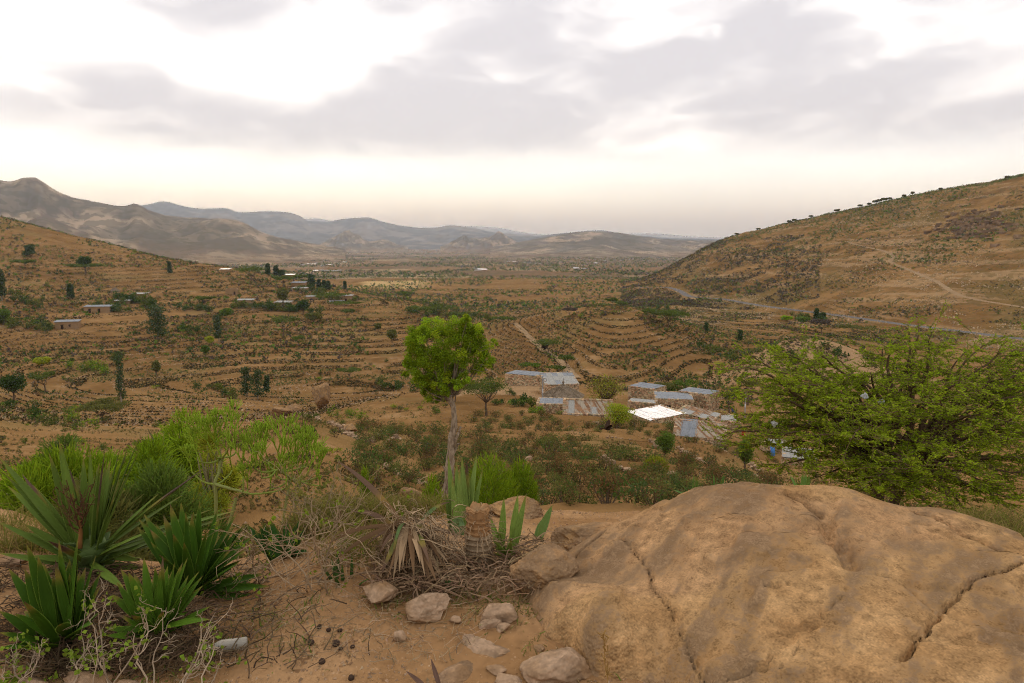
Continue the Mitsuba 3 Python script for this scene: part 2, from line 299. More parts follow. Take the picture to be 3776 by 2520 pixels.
_rows = np.concatenate([np.geomspace(a, b, n, endpoint=False) for a, b, n in ((8, 25, 40), (25, 108, 230), (108, 150, 70), (150, 400, 520), (400, 960, 190))] + [[960]])
_t, _l = np.meshgrid(np.radians(np.linspace(-43, 43, 400)), _rows, indexing='ij')
X, Y = np.sin(_t) * _l, np.cos(_t) * _l
Z = land(X, Y)
R = np.hypot(X, Y)
Z = Z - 0.10 * (1 - sstep(9.0, 10.0, R))
w = sstep(860, 950, R)
Z = Z * (1 - w) + np.minimum(Z, plain_h(X, Y) - 4) * w
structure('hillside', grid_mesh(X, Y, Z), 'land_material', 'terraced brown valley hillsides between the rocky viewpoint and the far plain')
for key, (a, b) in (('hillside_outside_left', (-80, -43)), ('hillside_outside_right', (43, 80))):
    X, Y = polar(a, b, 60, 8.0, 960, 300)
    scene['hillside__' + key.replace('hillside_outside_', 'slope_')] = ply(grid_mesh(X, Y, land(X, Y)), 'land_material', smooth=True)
_gx, _gy = np.concatenate([np.linspace(-9.6, -4.6, 60, endpoint=False), np.linspace(-4.6, 4.6, 280, endpoint=False), np.linspace(4.6, 9.6, 60)]), np.concatenate([np.linspace(-6, 1.4, 30, endpoint=False), np.linspace(1.4, 5.2, 150, endpoint=False), np.linspace(5.2, 9.7, 80)])
X, Y = np.meshgrid(_gx, _gy, indexing='ij')
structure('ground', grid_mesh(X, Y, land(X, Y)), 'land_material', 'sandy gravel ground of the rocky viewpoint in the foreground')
X, Y = polar(-52, 52, 260, 640, 70000, 200)
R = np.hypot(X, Y)
structure('plain', grid_mesh(X, Y, plain_h(X, Y) - 3 * (1 - sstep(760, 900, R))), 'far_material', 'wide dry plain of small fields and scrub stretching to the horizon')

def ridge(key, label, prof, r_ridge, toe, back, spur, seed, depth=None, power=1.25, cols=200, rows=60, keep=0.12, mat='range_material', rough=0.6):
    """A hill range: a crest line of its own distance and height, spurs and gullies on both flanks."""
    u = np.array([q[0] for q in prof], float)
    a = np.arctan((u - 512) * math.cos(PITCH) / FPX)
    hh = []
    for q in prof:
        rr = r_ridge if len(q) < 3 else q[2]
        hh.append((at(q[0], q[1], rr * math.cos(a[len(hh)]))[2], rr))
    hh = np.array(hh)
    th = np.linspace(a[0], a[-1], cols)
    from scipy.interpolate import PchipInterpolator
    zr, rr = PchipInterpolator(a, hh[:, 0])(th), PchipInterpolator(a, hh[:, 1])(th)
    s = np.linspace(-1, 1, rows)
    S, TH = np.meshgrid(s, th, indexing='ij')
    RR = np.where(S < 0, rr[None] + S * toe, rr[None] + S * back)
    x, y = np.sin(TH) * RR, np.cos(TH) * RR
    b = plain_h(x, y) - 8
    lift = np.maximum(zr[None] - b, 0)
    prof_s = (1 - np.abs(S)) ** power
    ends = sstep(0, 0.06, np.linspace(0, 1, cols)) * sstep(0, 0.06, 1 - np.linspace(0, 1, cols))
    rg = 1 - 2 * np.abs(nfbm(x / spur, y / (spur * 1.3), 0.0, 5, seed) - 0.5) * 1.9
    n2 = 0.62 - 2.6 * np.abs(nfbm(x / (spur * 0.34), y / (spur * 0.42), 0, 5, seed + 7) - 0.5)
    amp = (keep + (1 - keep) * sstep(0.0, 0.35, np.abs(S))) * (1 - sstep(0.8, 1, np.abs(S)))
    z = b + lift * prof_s * (1 + 0.9 * rough * amp * (rg - 0.62)) + lift * 0.17 * rough * amp * n2 * prof_s ** 0.5
    z = np.where(lift > 0, z, b)
    structure(key, grid_mesh(y * 0 + x, y, z), mat, label)

ridge('mountain', 'rocky brown mountain with pale slopes at the far left', [(-230, 205), (-150, 185), (-60, 172), (0, 178), (18, 180.5), (30, 178), (40, 178), (47, 182), (65, 193.5), (87, 201.5), (105, 205), (126, 207.5), (137, 205), (152, 211.5), (174, 217.5), (190, 219), (231, 220.5), (246, 224.5), (261, 232), (279, 237.5), (310, 243), (345, 249)], 3300, 1350, 1500, 520, 71, cols=380, rows=130, mat='far_material', rough=1.0)
ridge('mountain_001', 'hazy blue mountain range behind the brown mountain', [(90, 222), (130, 207), (150, 204), (168, 202), (186, 206), (206, 208), (228, 206), (240, 210), (268, 209), (288, 210), (300, 214), (310, 220), (326, 220), (346, 217), (366, 217), (385, 222.5), (402, 226), (430, 228), (452, 225.5), (470, 227.5), (492, 231.5), (520, 234), (545, 237), (580, 241)], 9000, 2300, 2500, 1100, 81, power=1.1)
ridge('hill', 'small rocky cone hill on the plain left of centre', [(312, 247), (322, 243), (332, 238), (342, 233.5), (349, 232), (356, 234.5), (364, 238.5), (375, 241), (385, 240.5), (396, 244), (408, 247)], 5200, 420, 420, 160, 91, cols=120, rows=60, power=1.2, mat='far_material', rough=1.0, keep=0.3)
ridge('hill_001', 'twin peaked rocky hill on the plain near the centre', [(440, 247), (452, 242.5), (460, 238), (464.5, 236), (470, 239.5), (478, 238), (488, 234), (496, 232.5), (503, 234.5), (512, 239.5), (522, 243), (540, 245.5), (556, 248)], 5000, 520, 500, 170, 95, cols=130, rows=60, power=1.2, mat='far_material', rough=1.0, keep=0.3)
ridge('hill_002', 'broad purple brown hill on the far side of the plain right of centre', [(490, 247), (520, 242), (548, 236.5), (575, 232.5), (597, 230.5), (612, 231.5), (628, 234.5), (645, 236.5), (668, 239), (690, 240), (720, 241), (760, 242), (800, 244)], 4700, 2000, 1500, 420, 99, cols=180, rows=80, power=0.95, mat='far_material', rough=0.7)
ridge('mountain_002', 'dark low range behind the twin peaked hill', [(400, 238), (440, 234), (470, 233.5), (500, 235.5), (535, 236), (560, 233.5), (590, 232), (620, 234.5), (660, 237), (700, 238.5), (740, 239.5), (800, 241)], 8000, 1500, 1500, 700, 103, power=1.0)
ridge('mountain_003', 'faint pale mountains on the horizon', [(280, 226), (305, 219), (316, 218.5), (330, 221), (400, 228), (470, 226.5), (500, 228), (520, 232), (550, 235), (580, 231.5), (600, 230), (625, 234), (648, 233.5), (662, 234), (690, 236.5), (720, 237.5), (770, 239)], 19000, 3500, 3500, 2500, 107, power=1.0)

for key, line, wid, mat in (('road', ROAD, 2.9, 'asphalt'), ('track', TRACK, 1.5, 'track_dirt'), ('path', PATH, 1.2, 'track_dirt')):
    t = np.gradient(line[:, :2], axis=0)
    t /= np.linalg.norm(t, axis=1, keepdims=True)
    nn = np.stack([-t[:, 1], t[:, 0]], 1)
    k = np.linspace(-1, 1, 7)
    wob = 1 + (0.0 if key == 'road' else 0.5) * (nfbm(np.arange(len(line)) / 6.0, 0 * line[:, 0], 3.0, 3, 5) - 0.5)
    P = line[:, None, :2] + nn[:, None] * (k[None, :, None] * wid * wob[:, None, None])
    zz = line[:, 2][:, None] + 0.10 * (1 - 2.6 * np.abs(k[None]) ** 6) + 0 * P[..., 0] + (0.0 if key == 'road' else 1.0) * 0.05 * (nfbm(P[..., 0] / 0.8, P[..., 1] / 0.8, 0, 2, 9) - 0.5)
    structure(key, grid_mesh(P[..., 0], P[..., 1], zz), mat, {'road': 'narrow grey asphalt road along the foot of the right hill', 'track': 'pale dirt track climbing across the right hill', 'path': 'pale sandy path down the terraces beside the middle knoll'}[key])
scene['asphalt'] = two({'type': 'diffuse', 'reflectance': proc(lambda p, n, uv: mix(C(0.13, 0.122, 0.115), C(0.19, 0.175, 0.16), fbm(p.x / 3, p.y / 3, 0, 3)))})
scene['track_dirt'] = two({'type': 'diffuse', 'reflectance': proc(lambda p, n, uv: mix(C(0.26, 0.168, 0.085), C(0.37, 0.258, 0.148), fbm(p.x / 2, p.y / 2, 0, 3)))})

# ---------------------------------------------------------------- air
scene['haze_air'] = {'type': 'homogeneous', 'albedo': {'type': 'rgb', 'value': [0.97, 0.97, 0.97]}, 'sigma_t': {'type': 'rgb', 'value': list(HAZE_DENSITY)}, 'phase': {'type': 'hg', 'g': 0.6}}
scene['haze'] = {'type': 'cube', 'to_world': T().translate([0, 20000, 250]).scale([75000, 75000, 950]), 'bsdf': {'type': 'null'}, 'interior': {'type': 'ref', 'id': 'haze_air'}}
labels['haze'] = {'label': 'dusty haze filling the valley air', 'kind': 'stuff', 'category': 'haze'}

# ---------------------------------------------------------------- materials of things
VC = {'type': 'mesh_attribute', 'name': 'vertex_color'}
scene['leaf_material'] = {'type': 'principledthin', 'base_color': VC, 'roughness': 0.55, 'diff_trans': 0.65, 'spec_trans': 0.0, 'eta': 1.35}
scene['matte'] = two({'type': 'diffuse', 'reflectance': VC})
scene['waxy'] = two({'type': 'principled', 'base_color': VC, 'roughness': 0.55, 'specular': 0.08})

def bark_fn(p, n, uv):
    f = fbm(p.x / 0.05, p.y / 0.05, p.z / 0.22, 4)
    return mix(C(0.20, 0.150, 0.100), C(0.40, 0.315, 0.220), smoothstep(0.28, 0.68, f))
scene['pale_bark'] = two({'type': 'bumpmap', 'arbitrary': proc(lambda p, n, uv: 0.02 * fbm(p.x / 0.05, p.y / 0.05, p.z / 0.18, 3), 0.004), 'scale': 1.0, 'bsdf': {'type': 'diffuse', 'reflectance': proc(bark_fn)}})

def granite(p, n, uv):
    x, y, z = p.x, p.y, p.z
    a, b = fbm(x / 0.62, y / 0.45, z / 0.5, 5), fbm(x / 0.12 + 4, y / 0.12, z / 0.12, 4)
    g = noise(x / 0.0055, y / 0.0055, z / 0.0055)
    g2 = fbm(x / 0.034 + 5, y / 0.034, z / 0.034, 4)
    c = mix(C(0.290, 0.174, 0.079), C(0.375, 0.240, 0.117), smoothstep(0.2, 0.8, b))
    c = mix(c, C(0.355, 0.222, 0.140), 0.25 * smoothstep(0.53, 0.66, fbm(x / 0.8 + 9, y / 0.6, 3.0, 4)))
    st = fbm((x * 0.8 - y * 0.6) / 0.11, (x * 0.6 + y * 0.8) / 0.36, z / 0.5, 5)
    lich = smoothstep(0.41, 0.60, st * 0.55 + a * 0.30 + b * 0.15)
    c = mix(c, C(0.172, 0.118, 0.072), smoothstep(0.38, 0.58, 0.7 * g2 + 0.3 * g + 0.34 * (lich - 0.62)) * smoothstep(0.02, 0.3, lich) * 0.80)
    return c * C(1.10, 1.06, 1.0) * (0.16 + 0.62 * g + 1.15 * g2)
scene['granite'] = two({'type': 'bumpmap', 'arbitrary': proc(lambda p, n, uv: 0.010 * fbm(p.x / 0.030, p.y / 0.030, p.z / 0.030, 4) + 0.006 * noise(p.x / 0.009, p.y / 0.009, p.z / 0.009), 0.002), 'scale': 1.0,
                         'bsdf': {'type': 'diffuse', 'reflectance': proc(granite)}})

def pale_stone(p, n, uv):
    x, y, z = p.x, p.y, p.z
    g = noise(x / 0.008, y / 0.008, z / 0.008)
    g2 = noise(x / 0.02 + 5, y / 0.02, z / 0.02)
    c = mix(C(0.27, 0.165, 0.085), C(0.40, 0.275, 0.175), smoothstep(0.3, 0.7, fbm(x / 0.15, y / 0.15, z / 0.15, 4)))
    c = mix(c, C(0.185, 0.125, 0.075), 0.6 * smoothstep(0.55, 0.68, fbm(x / 0.06 + 3, y / 0.06, z / 0.06, 3)))
    return c * (0.62 + 0.34 * g + 0.38 * g2)
scene['pale_stone'] = two({'type': 'bumpmap', 'arbitrary': proc(lambda p, n, uv: 0.014 * fbm(p.x / 0.03, p.y / 0.03, p.z / 0.03, 4), 0.002), 'scale': 1.0, 'bsdf': {'type': 'diffuse', 'reflectance': proc(pale_stone)}})

def zinc(p, n, uv):
    a = fbm(p.x / 0.5, p.y / 0.5, p.z / 0.5, 3)
    return mix(C(0.160, 0.178, 0.195), C(0.245, 0.262, 0.275), a)
scene['zinc'] = two({'type': 'principled', 'base_color': proc(zinc), 'roughness': 0.6, 'specular': 0.15})
scene['zinc_dull'] = two({'type': 'principled', 'base_color': {'type': 'rgb', 'value': [0.30, 0.295, 0.262]}, 'roughness': 0.65, 'specular': 0.15})
scene['zinc_bright'] = two({'type': 'roughconductor', 'material': 'Al', 'alpha': 0.32})
def rusty(p, n, uv):
    a = fbm((p.x + 0.3 * p.y) / 0.22, p.y / 2.2, p.z / 2.0, 3)
    b = fbm(p.x / 0.5, p.y / 0.5, p.z / 0.5, 3)
    c = mix(C(0.36, 0.305, 0.225), C(0.225, 0.130, 0.075), smoothstep(0.45, 0.58, a))
    return mix(c, C(0.34, 0.19, 0.10), 0.7 * smoothstep(0.5, 0.65, b))
scene['rusty_iron'] = two({'type': 'diffuse', 'reflectance': proc(rusty)})
scene['thatch'] = two({'type': 'diffuse', 'reflectance': proc(lambda p, n, uv: mix(C(0.13, 0.10, 0.072), C(0.29, 0.225, 0.155), fbm(p.x / 0.07, p.y / 0.07, p.z / 0.5, 3)))})
scene['mud_wall'] = two({'type': 'diffuse', 'reflectance': proc(lambda p, n, uv: mix(C(0.24, 0.150, 0.078), C(0.36, 0.235, 0.125), fbm(p.x / 0.6, p.y / 0.6, p.z / 0.4, 4)))})

def flat_mat(name, rgb):
    scene[name] = two({'type': 'diffuse', 'reflectance': {'type': 'rgb', 'value': list(rgb)}})

# ---------------------------------------------------------------- names, labels, mesh builder
_count = {}
def numbered(name):
    k = _count.get(name, -1) + 1
    _count[name] = k
    return name if k == 0 else '%s_%03d' % (name, k)

def thing(name, label, cat, group=None):
    key = numbered(name)
    labels[key] = {'label': label, 'category': cat}
    if group:
        labels[key]['group'] = group
    return key

def part(parent, name):
    return numbered(parent + '__' + name)

def put(key, mesh, mat, smooth=False, color=None):
    smooth = True if color is not None and smooth else smooth
    scene[key] = ply(mesh, mat, smooth=smooth, color=color)
    return key

class MB:
    def __init__(self):
        self.v, self.f, self.c, self.n = [], [], [], 0
    def add(self, V, F, col):
        V = np.asarray(V, float)
        F = np.asarray(F, int)
        if F.shape[1] == 4:
            F = np.vstack([F[:, [0, 1, 2]], F[:, [0, 2, 3]]])
        self.v.append(V)
        self.f.append(F + self.n)
        self.c.append(np.broadcast_to(np.asarray(col, float), V.shape))
        self.n += len(V)
        return self
    def arrays(self):
        return np.vstack(self.v), np.vstack(self.f), np.vstack(self.c)
    def put(self, key, mat, smooth=False):
        if not self.n:
            return None
        v, f, c = self.arrays()
        return put(key, (v, f), mat, smooth, np.clip(c, 0.004, 0.95))

def unit(a):
    a = np.asarray(a, float)
    return a / (np.linalg.norm(a, axis=-1, keepdims=True) + 1e-12)

def tube(P, R, sides=6, cap=True):
    P = np.asarray(P, float)
    R = np.broadcast_to(np.asarray(R, float), (len(P),))
    t = unit(np.gradient(P, axis=0))
    ref = np.array([0.31, 0.17, 0.93]) if abs(t[0, 2]) < 0.8 else np.array([0.9, 0.3, 0.1])
    a = unit(np.cross(t, ref))
    b = np.cross(t, a)
    g = np.arange(sides) * 2 * np.pi / sides
    V = P[:, None] + R[:, None, None] * (np.cos(g)[None, :, None] * a[:, None] + np.sin(g)[None, :, None] * b[:, None])
    i, j = np.meshgrid(np.arange(len(P) - 1), np.arange(sides), indexing='ij')
    k = (j + 1) % sides
    F = np.stack([i * sides + j, i * sides + k, (i + 1) * sides + k, (i + 1) * sides + j], -1).reshape(-1, 4)
    F = np.vstack([F[:, [0, 1, 2]], F[:, [0, 2, 3]]])
    V = V.reshape(-1, 3)
    if cap:
        e = (len(P) - 1) * sides
        F = np.vstack([F, [[e, e + m, e + m + 1] for m in range(1, sides - 1)], [[0, m + 1, m] for m in range(1, sides - 1)]])
    return V, F

def bend(a, b, sag=0.0, n=8, wob=0.0, g=rng):
    """A curved line from a to b; sag lifts (or drops) its middle."""
    a, b = np.asarray(a, float), np.asarray(b, float)
    t = np.linspace(0, 1, n)[:, None]
    p = a + (b - a) * t
    p[:, 2] += sag * 4 * (t * (1 - t))[:, 0]
    if wob:
        d = gaussian_filter(g.normal(0, 1, (n, 3)), (1.2, 0)) * wob
        p += d * np.sin(np.pi * t) ** 0.5
    return p

def cards(pos, axis, length, width, col, g, jit=0.18, fold=True):
    """Leaf-sized faces: a diamond of two triangles each, along axis, lightly folded."""
    n = len(pos)
    axis = unit(axis)
    side = unit(np.cross(axis, unit(g.normal(0, 1, (n, 3)))))
    nor = np.cross(axis, side)
    L, W = np.broadcast_to(length, (n,))[:, None] * g.uniform(0.7, 1.25, (n, 1)), np.broadcast_to(width, (n,))[:, None] * g.uniform(0.75, 1.2, (n, 1))
    p0, p2 = pos - axis * L * 0.5, pos + axis * L * 0.5
    p1, p3 = pos + side * W * 0.5 + nor * W * 0.18, pos - side * W * 0.5 + nor * W * 0.18
    V = np.stack([p0, p1, p2, p3], 1).reshape(-1, 3)
    b = np.arange(n)[:, None] * 4
    F = np.concatenate([b + [0, 1, 2], b + [0, 2, 3]], 0)
    c = np.asarray(col, float)
    c = np.broadcast_to(c, (n, 3)) * g.uniform(1 - jit, 1 + jit, (n, 1)) * g.uniform(0.94, 1.06, (n, 3))
    return V, F, np.repeat(c, 4, 0)

def in_blob(n, g, hollow=0.45):
    d = unit(g.normal(0, 1, (n, 3)))
    return d * (hollow + (1 - hollow) * g.random((n, 1)) ** 0.6)

# foliage tones (albedo)
GREEN = {'bright': (0.265, 0.390, 0.020), 'yellow': (0.340, 0.370, 0.030), 'mid': (0.125, 0.190, 0.030), 'olive': (0.150, 0.155, 0.040), 'dark': (0.062, 0.104, 0.026),
         'euc': (0.078, 0.115, 0.042), 'acacia': (0.115, 0.150, 0.032), 'dry': (0.165, 0.128, 0.055), 'purple': (0.105, 0.082, 0.060), 'khat': (0.095, 0.135, 0.040), 'khat_red': (0.165, 0.110, 0.045)}
WOOD = np.array([0.14, 0.100, 0.066])

_nx, _ny = np.linspace(-9.5, 9.5, 381), np.linspace(0.5, 10.5, 201)
_nz = land(*np.meshgrid(_nx, _ny, indexing='ij'))
def ground_z(x, y):
    if abs(x) < 9.4 and 0.55 < y < 10.4:
        a, b = (x + 9.5) / 0.05, (y - 0.5) / 0.05
        i, j = int(a), int(b)
        a, b = a - i, b - j
        return float((_nz[i, j] * (1 - a) + _nz[i + 1, j] * a) * (1 - b) + (_nz[i, j + 1] * (1 - a) + _nz[i + 1, j + 1] * a) * b)
    return float(land(np.array([float(x)]), np.array([float(y)]))[0])

def spot(u, v, r0=2.0):
    """The point of the land seen at (u, v)."""
    q = cast(u, v, r0=r0)
    if q is None:
        raise ValueError('no land at %s %s' % (u, v))
    q[2] = ground_z(q[0], q[1])
    return q

def px(p):
    """Metres per picture pixel at point p."""
    return float(np.linalg.norm(np.asarray(p) - [0, 0, CAMZ])) / FPX / 1.02

# ---------------------------------------------------------------- tree and bush builders (local space, base at the origin)
def clumps(mb, centres, radii, n, leaf, col, g, up=0.35, tones=None, hollow=0.5, slim=0.5):
    for c, r in zip(centres, radii):
        r = np.broadcast_to(np.asarray(r, float), (3,))
        q = in_blob(n, g, hollow)
        pos = np.asarray(c) + q * r
        ax = unit(q + g.normal(0, 0.7, q.shape) + [0, 0, up])
        cc = np.asarray(col) * (g.uniform(0.80, 1.22) if tones is None else 1.0)
        if tones is not None:
            cc = np.asarray(tones)[g.integers(0, len(tones), n)]
        mb.add(*cards(pos, ax, leaf, leaf * slim, cc, g))

def umbrella_acacia(h, w, g, col=GREEN['acacia'], leaf=0.22, dens=1.0, lean=0.0, flat=0.10):
    wood, fol = MB(), MB()
    fork = np.array([lean * 0.4, 0, h * 0.38])
    r0 = 0.035 * h
    wood.add(*tube(bend([0, 0, -0.3], fork, 0, 5, 0.03 * h, g), np.linspace(r0 * 1.3, r0 * 0.8, 5), 6), WOOD)
    k = max(5, int(7 * dens))
    for i in range(k):
        a = 2 * np.pi * (i + g.uniform(-0.3, 0.3)) / k
        rr = w * 0.5 * g.uniform(0.35, 0.85)
        tip = np.array([lean + np.cos(a) * rr, np.sin(a) * rr, h * g.uniform(0.80, 0.93)])
        wood.add(*tube(bend(fork, tip, -0.05 * h, 6, 0.05 * w, g), np.linspace(r0 * 0.5, r0 * 0.12, 6), 4), WOOD)
        for m in range(3):
            c = tip + np.array([g.uniform(-0.2, 0.2) * w, g.uniform(-0.2, 0.2) * w, g.uniform(-0.02, 0.08) * h])
            clumps(fol, [c], [(w * 0.17, w * 0.17, h * flat * 0.75)], int(42 * dens), leaf, col, g, up=0.5)
    return wood, fol

def round_tree(h, w, g, col=GREEN['mid'], leaf=0.2, dens=1.0, bole=0.35, tones=None):
    wood, fol = MB(), MB()
    r0 = 0.03 * h
    wood.add(*tube(bend([0, 0, -0.3], [0.03 * h, 0, h * (bole + 0.25)], 0, 6, 0.03 * h, g), np.linspace(r0 * 1.2, r0 * 0.5, 6), 6), WOOD)
    n = int(24 * dens)
    for i in range(n):
        q = in_blob(1, g, 0.35)[0]
        c = np.array([q[0] * w * 0.36, q[1] * w * 0.36, h * (bole + (1 - bole) * (0.5 + 0.36 * q[2]))])
        wood.add(*tube(bend([0.02 * h, 0, h * bole], c, 0, 4, 0.02 * h, g), np.linspace(r0 * 0.35, r0 * 0.1, 4), 3), WOOD)
        clumps(fol, [c], [(w * 0.19, w * 0.19, h * (1 - bole) * 0.16)], 60, leaf, col, g, tones=tones)
    return wood, fol

def column_tree(h, w, g, col=GREEN['euc'], leaf=0.25, dens=1.0, bole=0.15, pointed=0.5):
    wood, fol = MB(), MB()
    r0 = 0.018 * h
    wood.add(*tube(bend([0, 0, -0.3], [g.uniform(-0.03, 0.03) * h, 0, h * 0.96], 0, 7, 0.012 * h, g), np.linspace(r0 * 1.2, r0 * 0.25, 7), 5), (0.26, 0.22, 0.17))
    n = int(30 * dens)
    for i in range(n):
        t = (i + g.random()) / n
        z = h * (bole + (1 - bole) * t)
        rad = w * 0.5 * (1 - pointed * t) * g.uniform(0.35, 0.85)
        a = g.uniform(0, 2 * np.pi)
        c = np.array([np.cos(a) * rad * 0.7, np.sin(a) * rad * 0.7, min(z, h * 0.97)])
        clumps(fol, [c], [(w * 0.27, w * 0.27, h * 0.075)], 56, leaf, col, g, up=-0.5)
    return wood, fol

def bush(h, w, g, col=GREEN['mid'], leaf=0.15, dens=1.0, tones=None, stems=True):
    wood, fol = MB(), MB()
    n = int(9 * dens) + 2
    for i in range(n):
        a = g.uniform(0, 2 * np.pi)
        rr = w * 0.36 * math.sqrt(g.random())
        c = np.array([np.cos(a) * rr, np.sin(a) * rr, h * g.uniform(0.30, 0.78) * (1 - 0.35 * (rr / (w * 0.36)) ** 2)])
        if stems:
            wood.add(*tube(bend([c[0] * 0.15, c[1] * 0.15, -0.05], c, 0, 4, 0.03 * h, g), [0.018 * h + 0.006, 0.014 * h, 0.01 * h, 0.005 * h], 3), WOOD * 0.9)
        clumps(fol, [c], [(w * 0.21, w * 0.21, h * 0.24)], 30, leaf, col, g, tones=tones)
    return wood, fol

def stick_bush(h, w, g, n, col, rad=0.006, wood_col=(0.22, 0.20, 0.10), seg=0.28):
    """A leafless pencil-stemmed shrub: whorls of thin green sticks."""
    wood, fol = MB(), MB()
    # rounded heads of sticks spread over a dome
    K = max(10, int(n / 230))
    P, Q, tone = [], [], []
    for k in range(K):
        d = unit(np.array([g.normal(), g.normal(), abs(g.normal()) * 0.9 + 0.15]))
        rr = g.uniform(0.55, 0.86)
        c = np.array([d[0] * w * 0.5 * rr, d[1] * w * 0.5 * rr, max(0.12 * h, d[2] * h * rr * 0.92)])
        R = 0.26 * min(w, h * 1.4) * g.uniform(0.7, 1.15)
        m = n // K
        q = unit(g.normal(0, 1, (m, 3)) + d * 0.55 + [0, 0, 0.25])
        rad_ = R * (0.30 + 0.70 * g.random((m, 1)) ** 0.6)
        a = c + q * rad_ * [1, 1, 0.8]
        P.append(a)
        Q.append(a + unit(q + g.normal(0, 0.32, (m, 3)) + [0, 0, 0.45]) * seg * g.uniform(0.45, 1.1, (m, 1)))
        tone.append(np.full((m, 1), g.uniform(0.72, 1.2)))
    P, Q, tone = np.vstack(P), np.vstack(Q), np.vstack(tone)
    P[:, 2] = np.maximum(P[:, 2], 0.02)
    n = len(P)
    P, Q = np.array(P), np.array(Q)
    fol.add(*prisms(P, Q, rad, rad * 0.7), np.repeat(np.asarray(col) * g.uniform(0.75, 1.25, (n, 1)) * tone * g.uniform(0.93, 1.07, (n, 3)), 6, 0))
    for i in range(14):
        a = g.uniform(0, 2 * np.pi)
        tip = np.array([np.cos(a) * w * 0.33, np.sin(a) * w * 0.33, h * g.uniform(0.4, 0.75)])
        wood.add(*tube(bend([tip[0] * 0.1, tip[1] * 0.1, -0.1], tip, 0.05 * h, 6, 0.04 * h, g), np.linspace(0.03 + 0.012 * h, 0.012, 6), 5), wood_col)
    return wood, fol

def prisms(P, Q, r0, r1):
    """Many thin three-sided sticks from P to Q at once."""
    P, Q = np.asarray(P, float), np.asarray(Q, float)
    n = len(P)
    d = unit(Q - P)
    a = unit(np.cross(d, np.where(np.abs(d[:, 2:]) < 0.9, [[0, 0, 1.0]], [[1.0, 0, 0]])))
    b = np.cross(d, a)
    r0, r1 = np.broadcast_to(r0, (n,))[:, None], np.broadcast_to(r1, (n,))[:, None]
    ring = [(math.cos(t), math.sin(t)) for t in (0.3, 2.394, 4.489)]
    V = np.stack([P + r0 * (c * a + s * b) for c, s in ring] + [Q + r1 * (c * a + s * b) for c, s in ring], 1).reshape(-1, 3)
    f = np.array([[0, 1, 4], [0, 4, 3], [1, 2, 5], [1, 5, 4], [2, 0, 3], [2, 3, 5], [3, 4, 5]])
    return V, (np.arange(n)[:, None, None] * 6 + f[None]).reshape(-1, 3)

def moved(mb, p, rot=0.0, s=1.0):
    v, f, c = mb.arrays()
    cs, sn = math.cos(rot), math.sin(rot)
    m = MB()
    m.add((v * s) @ np.array([[cs, sn, 0], [-sn, cs, 0], [0, 0, 1]]) + np.asarray(p), f, c)
    return m

def plant(name, label, cat, wood, fol, p, rot=0.0, group=None, names=('trunk', 'crown'), mats=('matte', 'leaf_material')):
    key = thing(name, label, cat, group)
    if wood is not None and wood.n:
        moved(wood, p, rot).put(key + '__' + names[0], mats[0], smooth=True if mats[0] != 'matte' else False)
    if fol is not None and fol.n:
        moved(fol, p, rot).put(key + '__' + names[1], mats[1])
    return key

def rock_mesh(size, g, sub=4, rough=0.16, cuts=6, flatten=None, seed=None):
    """A weathered stone: a ball cut by planes and roughened."""
    m = trimesh.creation.icosphere(subdivisions=sub)
    v = np.array(m.vertices)
    for i in range(cuts):
        d = unit(g.normal(0, 1, 3))
        o = g.uniform(0.42, 0.80)
        k = v @ d
        v = np.where((k > o)[:, None], v - (k - o)[:, None] * d * 0.85, v)
    s = int(g.integers(1, 10 ** 6))
    q = v * 1.3 + s % 97
    v = v * (1 + rough * 2 * (meshkit.fbm(q, 4, s) - 0.5))[:, None]
    v = v + unit(v) * (0.20 * (0.25 - np.abs(meshkit.fbm(q * 2.2, 4, s + 5) - 0.5)) + 0.10 * (meshkit.fbm(q * 7, 3, s + 9) - 0.5))[:, None]
    return v * np.asarray(size) / 2, np.array(m.faces)

def rotz(v, a, tilt=(0, 0)):
    R = trimesh.transformations.euler_matrix(tilt[0], tilt[1], a)[:3, :3]
    return v @ R.T

# ---------------------------------------------------------------- the great boulder in front
def at_z(u, v, z):
    d = ray(u, v)
    return np.array([0, 0, CAMZ]) + d * ((z - CAMZ) / d[2])

_bc = [(640, 514, .20), (675, 495, .28), (719, 482.5, .35), (754, 482.5, .365), (783, 487.5, .355), (812, 485.5, .36), (854, 491, .335), (876, 501, .305), (915, 508, .285), (940, 508, .28), (959, 513, .275), (1024, 536, .265), (1110, 572, .25), (1220, 620, .22),
       (603, 529, .135), (650, 570, .175), (700, 540, .285), (760, 540, .325), (850, 560, .305), (950, 590, .285), (1024, 620, .265), (700, 640, .14), (640, 630, .12), (800, 655, .20), (900, 683, .23), (1024, 683, .25), (770, 600, .255), (580, 570, .09), (565, 600, .12), (600, 655, .075), (840, 520, .325), (700, 510, .32), (900, 540, .295),
       (521, 597, -.02), (523, 615, -.02), (540, 640, -.02), (565, 655, -.02), (620, 683, -.02), (690, 720, .03), (780, 740, .10), (900, 760, .14), (1060, 780, .15), (553, 568, .03), (585, 540, .09), (545, 600, .105), (548, 620, .09), (575, 640, .075)]
_bp = [at_z(*q) for q in _bc]
for (u, v, z), p in list(zip(_bc, _bp))[:14]:
    o = unit(p[:2])
    _bp += [np.array([*(p[:2] + o * 0.30), z - 0.13]), np.array([*(p[:2] + o * 0.75), z - 0.55]), np.array([*(p[:2] + o * 1.4), z - 1.3])]
for (u, v, z), p in list(zip(_bc, _bp))[33:38]:
    o = unit(p[:2] - [1.2, 3.0])
    _bp += [np.array([*(p[:2] + o * 0.07), -0.22]), np.array([*(p[:2] + o * 0.3), -0.8])]
